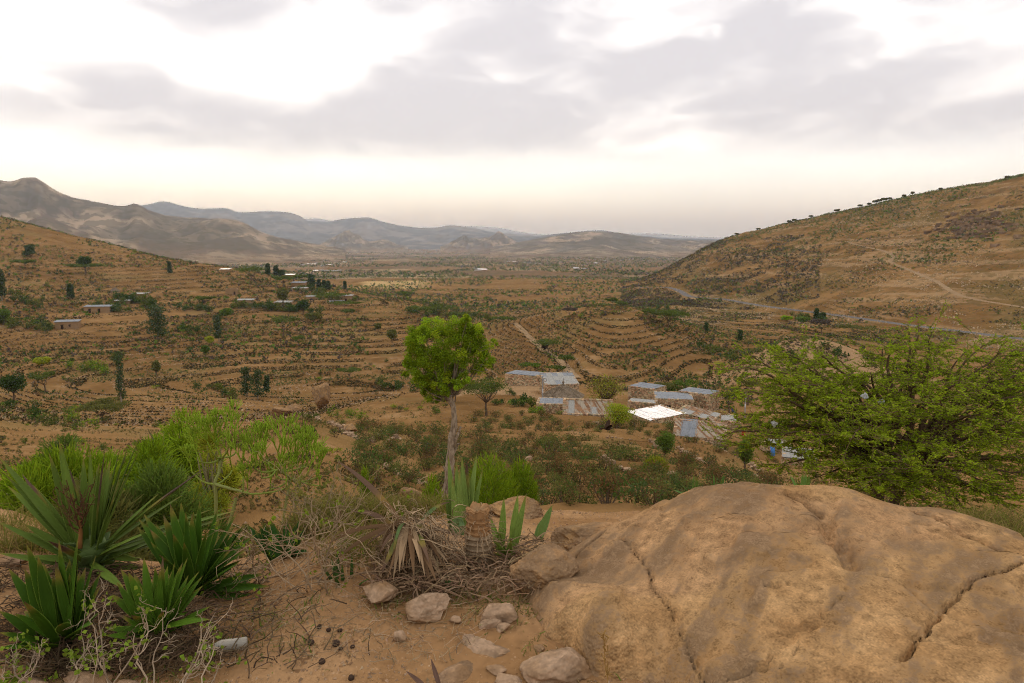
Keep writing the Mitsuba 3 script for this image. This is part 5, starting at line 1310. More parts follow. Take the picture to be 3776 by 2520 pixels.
# ---------------------------------------------------------------- hedges, bushes, scrub and crops
def proto_bush(seed, w, h, n, leaf, tones, slim=0.5, stems=True, k=None):
    g = G(seed)
    wd, fl = MB(), MB()
    kk = k or 9
    per = max(4, n // kk)
    for i in range(kk):
        a = g.uniform(0, 2 * np.pi)
        rr = w * 0.34 * math.sqrt(g.random())
        c = np.array([np.cos(a) * rr, np.sin(a) * rr, h * (g.uniform(0.28, 0.74) if slim > 0.55 else g.uniform(0.18, 0.66))])
        if stems:
            wd.add(*tube(bend([c[0] * .2, c[1] * .2, -0.15], c, 0, 4, 0.04, g), [0.03, 0.022, 0.016, 0.008], 3), WOOD)
        clumps(fl, [c], [(w * 0.22, w * 0.22, h * 0.25)], per, leaf, tones[int(g.integers(0, len(tones)))], g, up=0.4, slim=slim)
    return wd, fl

def shape_group(key, wd, fl):
    d = {'type': 'shapegroup'}
    for nm, mb, mat in (('stem', wd, 'matte'), ('foliage', fl, 'leaf_material')):
        if mb.n:
            v, f, c = mb.arrays()
            d[nm] = ply((v, f), mat, color=np.clip(c, .004, .95))
    scene[key] = d

def copy_of(group, name, label, cat, p, s=(1, 1, 1), rot=0.0, grp=None):
    key = thing(name, label, cat, grp)
    scene[key] = {'type': 'instance', 'to_world': T().translate([float(q) for q in p]).rotate([0, 0, 1], rot).scale([float(q) for q in s]), 'group': {'type': 'ref', 'id': group}}
    return key

KH = [GREEN['khat'], GREEN['olive'], GREEN['khat_red'], (0.085, 0.135, 0.030), (0.19, 0.115, 0.045)]
for i in range(7):
    shape_group('khat_proto_%d' % i, *proto_bush(2000 + i, 1.45, 1.0, 460, 0.105, [KH[(i + q) % 5] for q in range(3)], 0.5))
HG = [GREEN['dark'], GREEN['mid'], GREEN['olive'], GREEN['dark']]
for i in range(4):
    shape_group('hedge_proto_%d' % i, *proto_bush(2100 + i, 3.4, 2.6, 150, 0.5, [HG[i], HG[(i + 1) % 4]], 0.6))
for i in range(2):
    shape_group('green_proto_%d' % i, *proto_bush(2150 + i, 2.4, 2.4, 160, 0.3, [np.array(GREEN['bright']) * 0.8, np.array(GREEN['mid'])], 0.5))
for i in range(4):
    shape_group('shrub_proto_%d' % i, *proto_bush(2200 + i, 2.2, 1.3, 110, 0.32, [GREEN[q] for q in (('olive', 'mid'), ('purple', 'olive'), ('dark', 'olive'), ('mid', 'yellow'))[i]], 0.6))

# garden crop bushes on the terraces under the ledge
g = G(3001)
pts = []
tries = 0
while len(pts) < 290 and tries < 90:
    tries += 1
    th = np.radians(g.uniform(-13, 22, 400))
    r = 26.5 + 70 * g.random(400) ** 1.9
    x, y = np.sin(th) * r, np.cos(th) * r
    z = land(x, y)
    f, m = PH['garden']
    d = nfbm(x / 11, y / 11, 3.0, 2, 71)
    u = 512 + FPX * x / y
    ok = ((f > 0.05) & (f < 0.62) | (r < 36)) & (d > 0.43 - 0.16 * (r < 40)) & ~((u < 470) & (r < 29)) & ~((u > 560) & (r > 88)) & ~((u < 470) & (r > 70)) & (r < 92)
    for q in np.nonzero(ok)[0][:14]:
        if not len(pts) or np.min(np.hypot(*(np.array(pts)[:, :2] - [x[q], y[q]]).T)) > 0.85 + r[q] * 0.006:
            pts.append((x[q], y[q], z[q]))
for i, p in enumerate(pts[:290]):
    s = g.uniform(0.7, 1.5)
    k_ = int(g.integers(0, 7))
    bed = ('the nearest garden beds' if math.hypot(*p[:2]) < 38 else 'the middle garden beds' if math.hypot(*p[:2]) < 58 else 'the far garden beds') + (' left of the lone tree' if 512 + FPX * p[0] / p[1] < 447 else ' right of the lone tree')
    tn = ('dark green', 'olive and reddish', 'reddish brown', 'green and reddish', 'mixed green', 'dusty olive', 'brownish green')[k_]
    copy_of('khat_proto_%d' % k_, 'crop_bush', tn + ' crop bush in ' + bed, 'bush', p, (s, s, s * g.uniform(0.8, 1.15)), g.uniform(0, 360), tn + ' crop bushes in ' + bed)

# hedges and clumps: u0, v0, u1, v1, bushes, proto, size, label
HEDGES = [(92, 306, 128, 314, 15, 'hedge', 1.0, 'dark bush of the thicket below the long ochre mud house'), (118, 299, 160, 309, 20, 'hedge', 1.1, 'dark bush of the thicket round the small white roofed house'), (176, 307, 212, 312, 13, 'hedge', 0.9, 'dark bush of the hedge between the thicket and the long white roof'),
          (231, 306, 277, 311, 20, 'hedge', 0.9, 'dark bush of the hedge in front of the long white roofed house'), (278, 308, 322, 314, 18, 'hedge', 0.9, 'dark bush of the hedge at the foot of the hamlet'), (0, 323, 54, 333, 18, 'hedge', 0.9, 'dark bush of the hedge at the left edge leading to the ochre house'),
          (8, 293, 42, 311, 12, 'hedge', 0.8, 'bush of the hedge slanting down the far left fields'), (404, 309, 446, 319, 17, 'hedge', 0.9, 'dark bush of the left part of the tree belt above the terraces'), (446, 313, 492, 322, 16, 'hedge', 0.8, 'dark bush of the right part of the tree belt above the terraces'),
          (292, 286, 326, 297, 20, 'hedge', 1.0, 'dark bush around the upper hamlet houses'), (315, 296, 352, 303, 14, 'hedge', 1.0, 'dark bush among the lower hamlet roofs'), (258, 270, 300, 279, 12, 'hedge', 0.9, 'dark bush along the crest beside the pointed trees'),
          (60, 364, 112, 377, 12, 'green', 1.0, 'bright green bush of the lush row on the left terraces'), (170, 327, 212, 337, 10, 'hedge', 0.8, 'bush of the clump right of the drooping tree'), (376, 379, 418, 394, 11, 'hedge', 0.55, 'dark bush behind the yard left of the lone tree crown'), (195, 383, 238, 402, 10, 'hedge', 0.6, 'dark bush at the lower edge of the left terraces'),
          (0, 398, 60, 432, 12, 'hedge', 0.55, 'bush in the dip at the far left'), (62, 400, 95, 440, 8, 'green', 0.7, 'green bush above the stick shrubs'), (488, 402, 542, 409, 15, 'hedge', 0.42, 'dark green bush of the hedge below the village yard'), (528, 412, 566, 419, 9, 'green', 0.45, 'bright green bush in front of the low stone shed'),
          (480, 393, 520, 397, 6, 'hedge', 0.35, 'small bush on the sandy yard left of the village'), (640, 302, 690, 316, 9, 'hedge', 0.7, 'dark bush behind the middle knoll'), (790, 314, 822, 323, 9, 'hedge', 0.8, 'dark bush near the roadside cypress'), (700, 344, 745, 372, 12, 'hedge', 0.6, 'dark bush in the hollow right of the middle knoll'),
          (760, 345, 800, 372, 8, 'hedge', 0.5, 'bush on the left flank of the rocky mound'), (830, 336, 880, 372, 14, 'hedge', 0.5, 'bush on the rocky mound behind the thorn tree'), (330, 412, 372, 424, 7, 'green', 0.5, 'pale green bush beside the tall rounded boulder'), (668, 388, 690, 394, 5, 'hedge', 0.4, 'low bush behind the village roofs')]
g = G(3003)
for u0, v0, u1, v1, n, pr, s0, lab in HEDGES:
    for i in range(n):
        u = g.uniform(u0, u1)
        v = v0 + (v1 - v0) * np.clip((u - u0) / (u1 - u0) * 0.5 + g.uniform(0, 0.5), 0, 1)
        q = cast(u, v, r0=30)
        if q is None:
            continue
        q[2] = ground_z(q[0], q[1])
        s = s0 * g.uniform(0.85, 1.75)
        copy_of('%s_proto_%d' % (pr, g.integers(0, 4 if pr == 'hedge' else 2)), 'hedge_bush' if pr == 'hedge' else 'green_bush', lab, 'bush', q, (s, s, s * g.uniform(0.75, 1.2)), g.uniform(0, 360), 'bushes ' + lab.split('bush ', 1)[1])

# single shrubs of the nearer slopes
g = G(3004)
n = 0
while n < 240:
    u, v = g.uniform(0, 1024), g.uniform(300, 470)
    if 470 < u < 770 and 372 < v:
        continue
    q = cast(u, v, r0=24)
    if q is None or np.hypot(q[0], q[1]) > 330:
        continue
    if nfbm(np.array([q[0] / 24]), np.array([q[1] / 24]), 0, 3, 91)[0] < 0.47:
        continue
    q[2] = ground_z(q[0], q[1])
    s = g.uniform(0.35, 1.05) * min(1.0, 0.35 + np.hypot(q[0], q[1]) / 260)
    k_ = int(g.integers(0, 4))
    tn = ('olive green', 'greyish purple', 'dark green', 'yellowish green')[k_]
    rg = ('the left terraces' if u < 200 else 'the centre left terraces' if u < 400 else 'the slope behind the lone tree' if u < 520 else 'the middle knoll' if u < 690 else 'the hollow and mound right of the knoll' if u < 860 else 'the slope at the right edge') + (', far up' if v < 345 else ', low down')
    copy_of('shrub_proto_%d' % k_, 'shrub', 'low ' + tn + ' shrub on ' + rg, 'shrub', q, (s, s, s), g.uniform(0, 360), tn + ' shrubs on ' + rg)
    n += 1

# everything too small to count: scrub, field weeds on the banks, crop stubble, pale stones
def scatter(key, label, pts, size, tones, ncards, g, flat=0.6, mat='leaf_material', cat=None, leaf=0.55):
    pts = np.asarray(pts)
    N = len(pts)
    size = np.broadcast_to(size, (N,))
    pos = np.repeat(pts, ncards, 0)
    sz = np.repeat(size, ncards)
    q = in_blob(N * ncards, g, 0.2) * sz[:, None] * np.array([0.5, 0.5, 0.5 * flat])
    pos = pos + q + np.stack([0 * sz, 0 * sz, sz * 0.36 * flat], 1)
    tone = np.asarray(tones)[g.integers(0, len(tones), N)] * g.uniform(0.65, 1.3, (N, 1))
    V, F, c = cards(pos, unit(q + g.normal(0, 0.3, q.shape) * sz[:, None] + [0, 0, 0.05]), sz * leaf, sz * leaf * 0.62, np.repeat(tone, ncards, 0), g)
    put(key, (V, F), mat, False, np.clip(c, .004, .95))
    labels[key] = {'label': label, 'kind': 'stuff'}
    if cat:
        labels[key]['category'] = cat

def on_land(th0, th1, r0, r1, n, g, power=1.0):
    th = np.radians(g.uniform(th0, th1, n))
    r = r0 + (r1 - r0) * g.random(n) ** power
    x, y = np.sin(th) * r, np.cos(th) * r
    return x, y, land(x, y), r, np.degrees(th)

g = G(3010)
x, y, z, r, th = on_land(-38, 26, 112, 500, 750000, g, 0.9)
ban = np.zeros(len(x), bool)
for k in ('left', 'steep', 'mid', 'flat'):
    f, m = PH[k]
    ban |= (g.random(len(x)) < m * (0.95 if k == 'left' else 0.7)) & ((f > 0.80) | (f < 0.03))
ban &= nfbm(x / 14, y / 14, 0, 3, 95) > 0.32
idx = np.nonzero(ban)[0][:110000]
scatter('bank_weeds', 'dry weeds and grass growing along the terrace banks', np.stack([x, y, z], 1)[idx], g.uniform(0.26, 0.62, len(idx)), [(0.090, 0.066, 0.028), (0.066, 0.068, 0.020), (0.074, 0.048, 0.024), (0.088, 0.060, 0.028), (0.060, 0.068, 0.020)], 3, g, 0.6, 'matte', leaf=0.8)
crop = np.zeros(len(x), bool)
for k in ('left', 'mid', 'flat'):
    f, m = PH[k]
    crop |= (g.random(len(x)) < m * 0.6) & (f > 0.15) & (f < 0.72)
crop &= (nfbm(x / 32, y / 32, 5, 3, 97) > 0.55) & ~ban
idx = np.nonzero(crop)[0][:8000]
scatter('field_crops', 'rows of small dry crop plants on the terraced fields', np.stack([x, y, z], 1)[idx], g.uniform(0.35, 0.95, len(idx)), [GREEN['olive'], GREEN['khat'], GREEN['dry'], GREEN['dark']], 3, g, 1.0, leaf=0.7)
# pale stones set along the banks
lip = np.zeros(len(x), bool)
for k in ('left', 'steep', 'mid', 'flat'):
    f, m = PH[k]
    lip |= (g.random(len(x)) < m * 0.7) & ((f > 0.95) | (f < 0.14))
lip &= nfbm(x / 20, y / 20, 8, 3, 99) > 0.42
idx = np.nonzero(lip)[0][:26000]
mb = MB()
oc = np.array([[1, 0, 0], [-1, 0, 0], [0, 1, 0], [0, -1, 0], [0, 0, 1], [0, 0, -1.0]])
of = np.array([[0, 2, 4], [2, 1, 4], [1, 3, 4], [3, 0, 4], [2, 0, 5], [1, 2, 5], [3, 1, 5], [0, 3, 5]])
def stones(key, label, P, size, col, g):
    N = len(P)
    if N > 5000:
        q4, f4 = np.array([[1, 0, -.4], [-.6, .85, -.4], [-.6, -.85, -.4], [0.1, 0, 1]]), np.array([[0, 1, 3], [1, 2, 3], [2, 0, 3], [0, 2, 1]])
        a = g.uniform(0, 6.28, (N, 1))
        V = (q4[None] + g.normal(0, 0.25, (N, 4, 3))) * (np.broadcast_to(size, (N,))[:, None, None] * g.uniform(0.6, 1.4, (N, 1, 3)) * [0.5, 0.5, 0.4])
        V = np.stack([V[..., 0] * np.cos(a) - V[..., 1] * np.sin(a), V[..., 0] * np.sin(a) + V[..., 1] * np.cos(a), V[..., 2]], -1) + np.asarray(P)[:, None]
        c = np.repeat(np.asarray(col) * g.uniform(0.65, 1.35, (N, 1)) * g.uniform(0.95, 1.05, (N, 3)), 4, 0)
        put(key, (V.reshape(-1, 3), (np.arange(N)[:, None, None] * 4 + f4[None]).reshape(-1, 3)), 'matte', False, np.clip(c, .01, .9))
        labels[key] = {'label': label, 'kind': 'stuff'}
        return
    V = (oc[None] + g.normal(0, 0.2, (N, 6, 3))) * (np.broadcast_to(size, (N,))[:, None, None] * g.uniform(0.6, 1.4, (N, 1, 3)) * [0.5, 0.5, 0.36]) + np.asarray(P)[:, None]
    c = np.repeat(np.asarray(col) * g.uniform(0.65, 1.35, (N, 1)) * g.uniform(0.95, 1.05, (N, 3)), 6, 0)
    put(key, (V.reshape(-1, 3), (np.arange(N)[:, None, None] * 6 + of[None]).reshape(-1, 3)), 'matte', False, np.clip(c, .01, .9))
    labels[key] = {'label': label, 'kind': 'stuff'}
stones('bank_stones', 'pale field stones along the terrace banks', np.stack([x, y, z], 1)[idx], g.uniform(0.22, 0.55, len(idx)), (0.40, 0.285, 0.17), g)

# scrub on the slopes
g = G(3011)
P = []
x, y, z, r, th = on_land(9, 41, 285, 740, 60000, g, 1.0)
d = nfbm(x / 30, y / 50, z / 20, 4, 101)
ok = (nfbm(x / 13, y / 13, z / 8, 3, 127) > 0.46) & (d > 0.40) & (cKDTree(ROAD[:, :2]).query(np.stack([x, y], 1))[0] > 4.2) & (cKDTree(TRACK[:, :2]).query(np.stack([x, y], 1))[0] > 2.0)
idx = np.nonzero(ok)[0][:24000]
scatter('hill_scrub', 'dark dry scrub speckled over the right hill', np.stack([x, y, z], 1)[idx], g.uniform(0.4, 1.35, len(idx)) * (0.7 + 0.6 * (d[idx] > 0.55)), [GREEN['olive'], GREEN['dry'], GREEN['purple'], GREEN['mid'], GREEN['purple'], (0.10, 0.085, 0.03)], 4, g, 0.65)
x, y, z, r, th = on_land(9, 24, 420, 720, 30000, g, 1.0)
idx = np.nonzero((z < CAMZ + 2) & (nfbm(x / 16, y / 16, z / 12, 3, 125) > 0.44) & (cKDTree(ROAD[:, :2]).query(np.stack([x, y], 1))[0] > 6))[0][:6500]
scatter('spur_scrub', 'dark leafless scrub covering the left spur of the right hill', np.stack([x, y, z], 1)[idx], g.uniform(1.0, 2.8, len(idx)), [GREEN['purple'], (0.085, 0.068, 0.040), GREEN['olive'], (0.105, 0.078, 0.05)], 4, g, 0.6)
x, y, z, r, th = on_land(13, 40, 380, 720, 40000, g, 1.0)
idx = np.nonzero((z > CAMZ - 14) & (nfbm(x / 45, y / 45, 0, 3, 121) > 0.44))[0][:4500]
scatter('hill_bushes', 'olive green bushes over the upper part of the right hill', np.stack([x, y, z], 1)[idx], g.uniform(0.8, 2.4, len(idx)), [GREEN['olive'], GREEN['mid'], GREEN['olive'], GREEN['dark']], 5, g, 0.6)
x, y, z, r, th = on_land(8, 41, 290, 700, 60000, g, 1.0)
idx = np.nonzero(nfbm(x / 18, y / 40, z / 9, 4, 103) > 0.53)[0][:13000]
stones('hill_stones', 'loose pale stones and rock ribs on the right hill', np.stack([x, y, z], 1)[idx], g.uniform(0.3, 1.3, len(idx)) , (0.40, 0.29, 0.17), g)
x, y, z, r, th = on_land(-42, 13, 215, 640, 60000, g, 0.9)
d = nfbm(x / 38, y / 38, 0, 4, 105)
idx = np.nonzero((d > 0.45) & ((r > 340) | (th < -12)))[0][:10500]
scatter('slope_scrub', 'low scrub on the left hillside and beyond its crest', np.stack([x, y, z], 1)[idx], g.uniform(0.6, 2.3, len(idx)), [GREEN['olive'], GREEN['mid'], GREEN['dark'], GREEN['dry'], GREEN['purple']], 6, g, 0.7)
x, y, z, r, th = on_land(2, 30, 108, 300, 30000, g, 1.0)
d = nfbm(x / 16, y / 16, 0, 4, 107)
idx = np.nonzero((d > 0.48) & ((r > 135) | (th > 14)))[0][:6500]
scatter('knoll_scrub', 'low scrub on the middle knoll and the rocky mound', np.stack([x, y, z], 1)[idx], g.uniform(0.4, 1.3, len(idx)), [GREEN['olive'], GREEN['mid'], GREEN['dry'], GREEN['purple'], GREEN['dark']], 6, g, 0.6)
x, y, z, r, th = on_land(-42, 34, 17, 112, 60000, g, 1.1)
d = nfbm(x / 5, y / 5, 0, 4, 109)
idx = np.nonzero((d > 0.43) & ((r < 88) | (th < -6) | (th > 18)))[0][:17000]
scatter('slope_weeds', 'dry weeds and low herbs on the slope below the ledge', np.stack([x, y, z], 1)[idx], g.uniform(0.10, 0.42, len(idx)), [GREEN['dry'], GREEN['olive'], (0.19, 0.14, 0.05), GREEN['khat_red'], GREEN['olive']], 5, g, 0.8)
idx = np.nonzero(nfbm(x / 3, y / 3, 4, 3, 111) > 0.52)[0][:9000]
stones('slope_stones', 'small stones strewn over the slope below the ledge', np.stack([x, y, z], 1)[idx], 0.05 + 0.16 * g.random(len(idx)) ** 2, (0.38, 0.26, 0.155), g)
# the far plain
x, y, z, r, th = on_land(-42, 42, 440, 930, 30000, g, 1.0)
idx = np.nonzero((z < CAMZ - 30) & (nfbm(x / 60, y / 60, 0, 3, 113) > 0.42) & (cKDTree(ROAD[:, :2]).query(np.stack([x, y], 1))[0] > 5))[0][:4200]
scatter('valley_scrub', 'scattered bushes and small trees on the valley floor', np.stack([x, y, z], 1)[idx], g.uniform(1.2, 3.6, len(idx)), [GREEN['olive'], GREEN['dark'], GREEN['purple'], GREEN['mid'], GREEN['acacia']], 6, g, 0.75)
th = np.radians(g.uniform(-40, 26, 60000))
r = 900 * (9.0 ** g.random(60000))
x, y = np.sin(th) * r, np.cos(th) * r
z = plain_h(x, y)
idx = np.nonzero(nfbm(x / 170, y / 260, 0, 4, 115) > 0.45)[0][:17000]
scatter('plain_trees', 'countless dots of trees and bushes on the far plain', np.stack([x, y, z], 1)[idx], g.uniform(2.5, 6.5, len(idx)) * (1 + r[idx] / 5000), [GREEN['dark'], GREEN['olive'], GREEN['purple'], GREEN['acacia']], 3, g, 0.7)

# ---------------------------------------------------------------- sword leaved plants of the foreground
def blade(base, tip, width, nrm, sag=0.0, fold=0.22, thick=0.10, col=(0.05, 0.10, 0.02), edge=(0.16, 0.22, 0.05), n=16, dead=0.0, g=rng, broad=0.45, kink=None, droop=None):
    """One fleshy leaf from base to tip: hollow above, keeled below, pointed; dead: length of the dry brown tip."""
    base, tip = np.asarray(base, float), np.asarray(tip, float)
    L = np.linalg.norm(tip - base)
    t = np.linspace(0, 1, n)
    ctrl = (base + tip) / 2 + np.array([0, 0, sag * L]) if droop is None else (base + tip) / 2 + np.asarray(droop)
    P = ((1 - t) ** 2)[:, None] * base + (2 * t * (1 - t))[:, None] * ctrl + (t ** 2)[:, None] * tip
    if kink is not None:
        m = t > kink[0]
        P[m] = P[m] + np.outer((t[m] - kink[0]), kink[1])
    T_ = unit(np.gradient(P, axis=0))
    N = unit(np.asarray(nrm, float) - T_ * (T_ @ np.asarray(nrm, float))[:, None])
    S = np.cross(T_, N)
    w = width * 0.5 * np.minimum(1, 0.62 + 0.9 * t) * (1 - np.maximum(0, (t - broad) / (1 - broad)) ** 1.7) ** 0.9
    w = np.maximum(w, 0.0006)
    s = np.array([-1, -0.86, -0.45, 0, 0.45, 0.86, 1])
    up = P[:, None] + S[:, None] * (w[:, None] * s)[..., None] + N[:, None] * (fold * w[:, None] * s ** 2)[..., None]
    th = thick * width * (1 - 0.75 * t)
    s2 = s[1:-1][::-1]
    lo = P[:, None] + S[:, None] * (w[:, None] * s2)[..., None] + N[:, None] * ((fold * w[:, None] * s2 ** 2) - th[:, None] * (1 - s2 ** 2) ** 0.5 * np.minimum(1, w / (0.25 * width))[:, None])[..., None]
    ring = np.concatenate([up, lo], 1)
    k = ring.shape[1]
    V = ring.reshape(-1, 3)
    i, j = np.meshgrid(np.arange(n - 1), np.arange(k), indexing='ij')
    j2 = (j + 1) % k
    F = np.stack([i * k + j, i * k + j2, (i + 1) * k + j2, (i + 1) * k + j], -1).reshape(-1, 4)
    F = np.vstack([F[:, [0, 1, 2]], F[:, [0, 2, 3]], [[0, q + 1, q] for q in range(1, k - 1)]])
    c = np.broadcast_to(np.asarray(col, float), (n, k, 3)).copy() * (1 + 0.16 * (g.random((1, k, 1)) - 0.5))
    c *= (1 + 0.10 * gaussian_filter(g.normal(0, 1, (n, 1, 1)), (1, 0, 0)))
    c[:, [0, 6]] = edge
    if dead > 0:
        brown = np.array([0.10, 0.062, 0.040]) * g.uniform(0.7, 1.4)
        a = np.clip((t - (1 - dead)) / 0.10, 0, 1)[:, None, None]
        mid = np.array([0.26, 0.17, 0.035])
        c = c * (1 - a) + a * brown
        b = np.exp(-((t - (1 - dead)) / 0.07) ** 2)[:, None, None] * 0.6
        c = c * (1 - b) + mid * b
    return V, F[:, ::-1], c.reshape(-1, 3)

def leaf_part(key, mesh, name='leaf', mat='waxy'):
    V, F, c = mesh
    put(part(key, name), (V, F), mat, True, np.clip(c, .004, .9))

def rosette(label, u, v, Y, L, tips, width, col, edge, seed, name='sword_leaved_plant', dead=(), sag=0.03, up=0.02, forward=0.0, thick=0.10, broad=0.45):
    """tips: picture places of the leaf tips; each leaf has about the length L, so the rest of its length leans to or from the viewer."""
    g = G(seed)
    core = at(u, v, Y)
    m = px(core)
    key = thing(name, label, 'plant')
    tips = list(tips)
    nt = len(tips)
    for q in (tips[:nt] * 2 if nt > 11 else []):
        if g.random() < 0.75:
            tips.append((u + (q[0] - u) * g.uniform(0.7, 0.97) + g.normal(0, 5), v + (q[1] - v) * g.uniform(0.7, 0.97) + g.normal(0, 4), g.uniform(-0.3, 0.9)))
    for i, q in enumerate(tips):
        tu, tv = q[:2]
        Ll = L * g.uniform(0.9, 1.08)
        lat = math.hypot(tu - u, tv - v) * m * 1.03
        dy = math.sqrt(max(Ll * Ll - lat * lat, 0.0)) * 0.8
        sgn = q[2] if len(q) > 2 else (-1 if tv > v - 25 else (1 if g.random() < 0.55 else -0.6))
        tip = at(tu, tv, Y + dy * sgn)
        ang = math.atan2(tip[1] - core[1], tip[0] - core[0])
        b = core + np.array([math.cos(ang) * 0.03, math.sin(ang) * 0.03, g.uniform(-0.03, 0.03)]) + g.normal(0, 0.006, 3)
        mid = (b + tip) / 2
        nrm = np.array([core[0] - mid[0], core[1] - mid[1], 0]) * 1.0 + np.array([0, -0.10, 0.75 * np.linalg.norm(mid[:2] - core[:2]) + 0.02])
        cc = np.array(col) * g.uniform(0.82, 1.22)
        d = dead[i] if i < len(dead) else float(np.clip(g.exponential(0.045), 0.015, 0.28))
        leaf_part(key, blade(b, tip, width * 0.98 * g.uniform(0.88, 1.1), nrm, -sag if tip[2] < core[2] + 0.2 * Ll else sag, 0.25, thick, cc, edge, 16, d, g, broad))
    return key, core

def k5(*l):
    return [(a[0] * .1454, 461 + a[1] * .1454, *a[2:]) for a in l]
GRN, GED = (0.042, 0.092, 0.007), (0.130, 0.200, 0.025)
BLU, BED = (0.098, 0.150, 0.022), (0.16, 0.22, 0.045)
# the tall plant at the left with long grey green leaves
P1 = [(-2, 456, -0.5), (-4, 521, -0.3), (-3, 553, -0.4), (-3, 588, -0.7), (49, 453, 0.5), (59, 440, 0.4), (90, 447, 0.5), (105, 449, -0.2), (121, 444, -0.3), (141, 434, 0.2), (206, 467, 0.3), (183, 483, 0.6), (157, 529, -0.5), (199, 523, -0.5), (238, 510, -0.2), (143, 558, 0.7), (144, 568, 0.3), (22, 474, 0.4), (48, 541, -0.9), (124, 588, -0.7), (112, 470, 0.7), (70, 470, 0.7), (100, 462, -0.5)]
key, core1 = rosette('tall sword leaved plant with long grey green leaves spreading at the left edge', 88, 560, 3.35, 0.72, P1, 0.043, BLU, BED, 4001, 'sword_leaved_plant', [0.02] * 7 + [0.55, .02, .02, 0.38, 0.3, .03, 0.3, .04, .02, .02, 0.3, 0.5], 0.02, thick=0.16, broad=0.5)
st = MB()
gz = ground_z(core1[0], core1[1])
zz = np.linspace(gz - 0.1, core1[2] + 0.10, 9)
st.add(*tube(np.stack([core1[0] + 0 * zz, core1[1] + 0 * zz, zz], 1), 0.075 + 0.02 * np.sin(np.linspace(0, 9, 9)), 14), (0.085, 0.125, 0.035))
g = G(4002)
for i in range(16):
    a = i * 2.4
    z = zz[1] + (zz[-1] - zz[1]) * i / 16
    b = np.array([core1[0] + math.cos(a) * 0.055, core1[1] + math.sin(a) * 0.055, z])
    st.add(*blade(b, b + [math.cos(a) * 0.09, math.sin(a) * 0.09, 0.07], 0.075, [-math.cos(a), -math.sin(a), 0.4], 0.1, 0.3, 0.25, (0.10, 0.15, 0.05), (0.14, 0.2, 0.07), 7, 0, g))
st.put(key + '__trunk', 'waxy', True)
# its dried reddish flower stalk
fs = MB()
b0 = at(80, 548, 3.25)
fs.add(*tube(bend(b0, at(80, 520, 3.25), 0, 5, 0.01, g), np.linspace(0.012, 0.007, 5), 6), (0.22, 0.10, 0.035))
for i in range(16):
    s0 = at(80 + g.uniform(-3, 3), g.uniform(508, 535), 3.25)
    tp = at(80 + g.uniform(-30, 22), g.uniform(478, 505), 3.25 + g.uniform(-0.12, 0.12))
    pts = bend(s0, tp, -0.03, 7, 0.02, g)
    fs.add(*tube(pts, np.linspace(0.0032, 0.0014, 7), 4), np.array([0.115, 0.058, 0.030]) * g.uniform(0.7, 1.3))
    for q in range(5):
        c = pts[g.integers(2, 7)]
        fs.add(*tube([c, c + g.normal(0, 0.012, 3) + [0, 0, 0.022]], [0.0018, 0.0022], 4), (0.11, 0.055, 0.03))
fs.put(key + '__flower_stalk', 'matte', True)
labels[key + '__flower_stalk'] = {'label': 'dried reddish branching flower stalk'}
# dark green rosettes
rosette('dark green rosette of broad pointed leaves in the left foreground corner', 63, 640, 2.55, 0.43, k5((60, 740), (170, 745), (185, 575, .4), (365, 790, .3), (405, 540, .6), (540, 515, -.2), (535, 560, .5), (660, 650, .1), (705, 840, .1), (165, 965, -.9), (410, 1125, -1), (-10, 1030, -.5), (100, 1050, -.6), (-10, 1180, -.8), (690, 1040, -.6), (640, 1120, -.9), (470, 700, .8), (300, 700, .7), (-10, 1290, -.9), (120, 1290, -1), (590, 730, .8)), 0.050, GRN, GED, 4010, thick=0.09)
rosette('mid green rosette of narrow upright leaves at the centre of the left foreground', 157, 628, 2.62, 0.37, k5((830, 740, .2), (880, 760, -.2), (990, 665, .6), (1065, 730, .3), (1120, 655, .5), (1290, 665, .3), (1275, 865, -.5), (1370, 760, 0), (1395, 790, .3), (745, 905, 0), (1450, 1000, -.6), (1120, 1030, -1), (725, 1150, -.4), (720, 1200, -.7), (800, 1050, -.6), (960, 850, -.5), (1060, 780, .8), (1180, 760, .8), (1440, 1090, -.8), (900, 1060, -.9), (1200, 700, .1)), 0.038, (0.065, 0.130, 0.010), (0.14, 0.21, 0.03), 4011, thick=0.10)
rosette('large dark rosette of long upright leaves right of the tall plant', 192, 588, 3.0, 0.50, k5((955, 400, .1), (990, 365, .5), (1125, 375, .3), (1170, 295, .3), (1245, 285, .6), (1320, 365, .2), (1375, 275, .4), (1500, 320, .3), (1530, 395, -.1), (1640, 345, .2), (1765, 500, .1), (1725, 595, -.2), (1815, 780, -.3), (1920, 945, -.5), (1860, 860, -.5), (1600, 560, -.4), (1035, 555, -.4), (1265, 560, -.7), (1190, 500, -.6), (1420, 480, -.7), (1280, 370, .8), (1700, 420, .6), (1040, 420, .7), (1090, 640, -.7), (1650, 700, -.7)), 0.047, (0.040, 0.090, 0.007), GED, 4012, thick=0.08)
rosette('small dark rosette among the dry twigs right of the large rosette', 284, 562, 3.55, 0.26, k5((1790, 465), (1800, 415), (1860, 400), (1970, 392), (2070, 392), (2100, 455), (2125, 620), (1690, 430), (1900, 460), (2030, 470), (1960, 560, -1), (2080, 540)), 0.05, (0.034, 0.090, 0.018), GED, 4013)
rosette('thin leaved green plant in the twigs beside the brown crumbly stone', 345, 596, 3.05, 0.24, [(331, 557), (337, 549), (352, 553), (322, 566), (363, 566), (370, 578), (318, 584), (326, 592, -1), (360, 590, -1), (342, 560), (334, 575, -1)], 0.022, (0.06, 0.12, 0.025), GED, 4014)
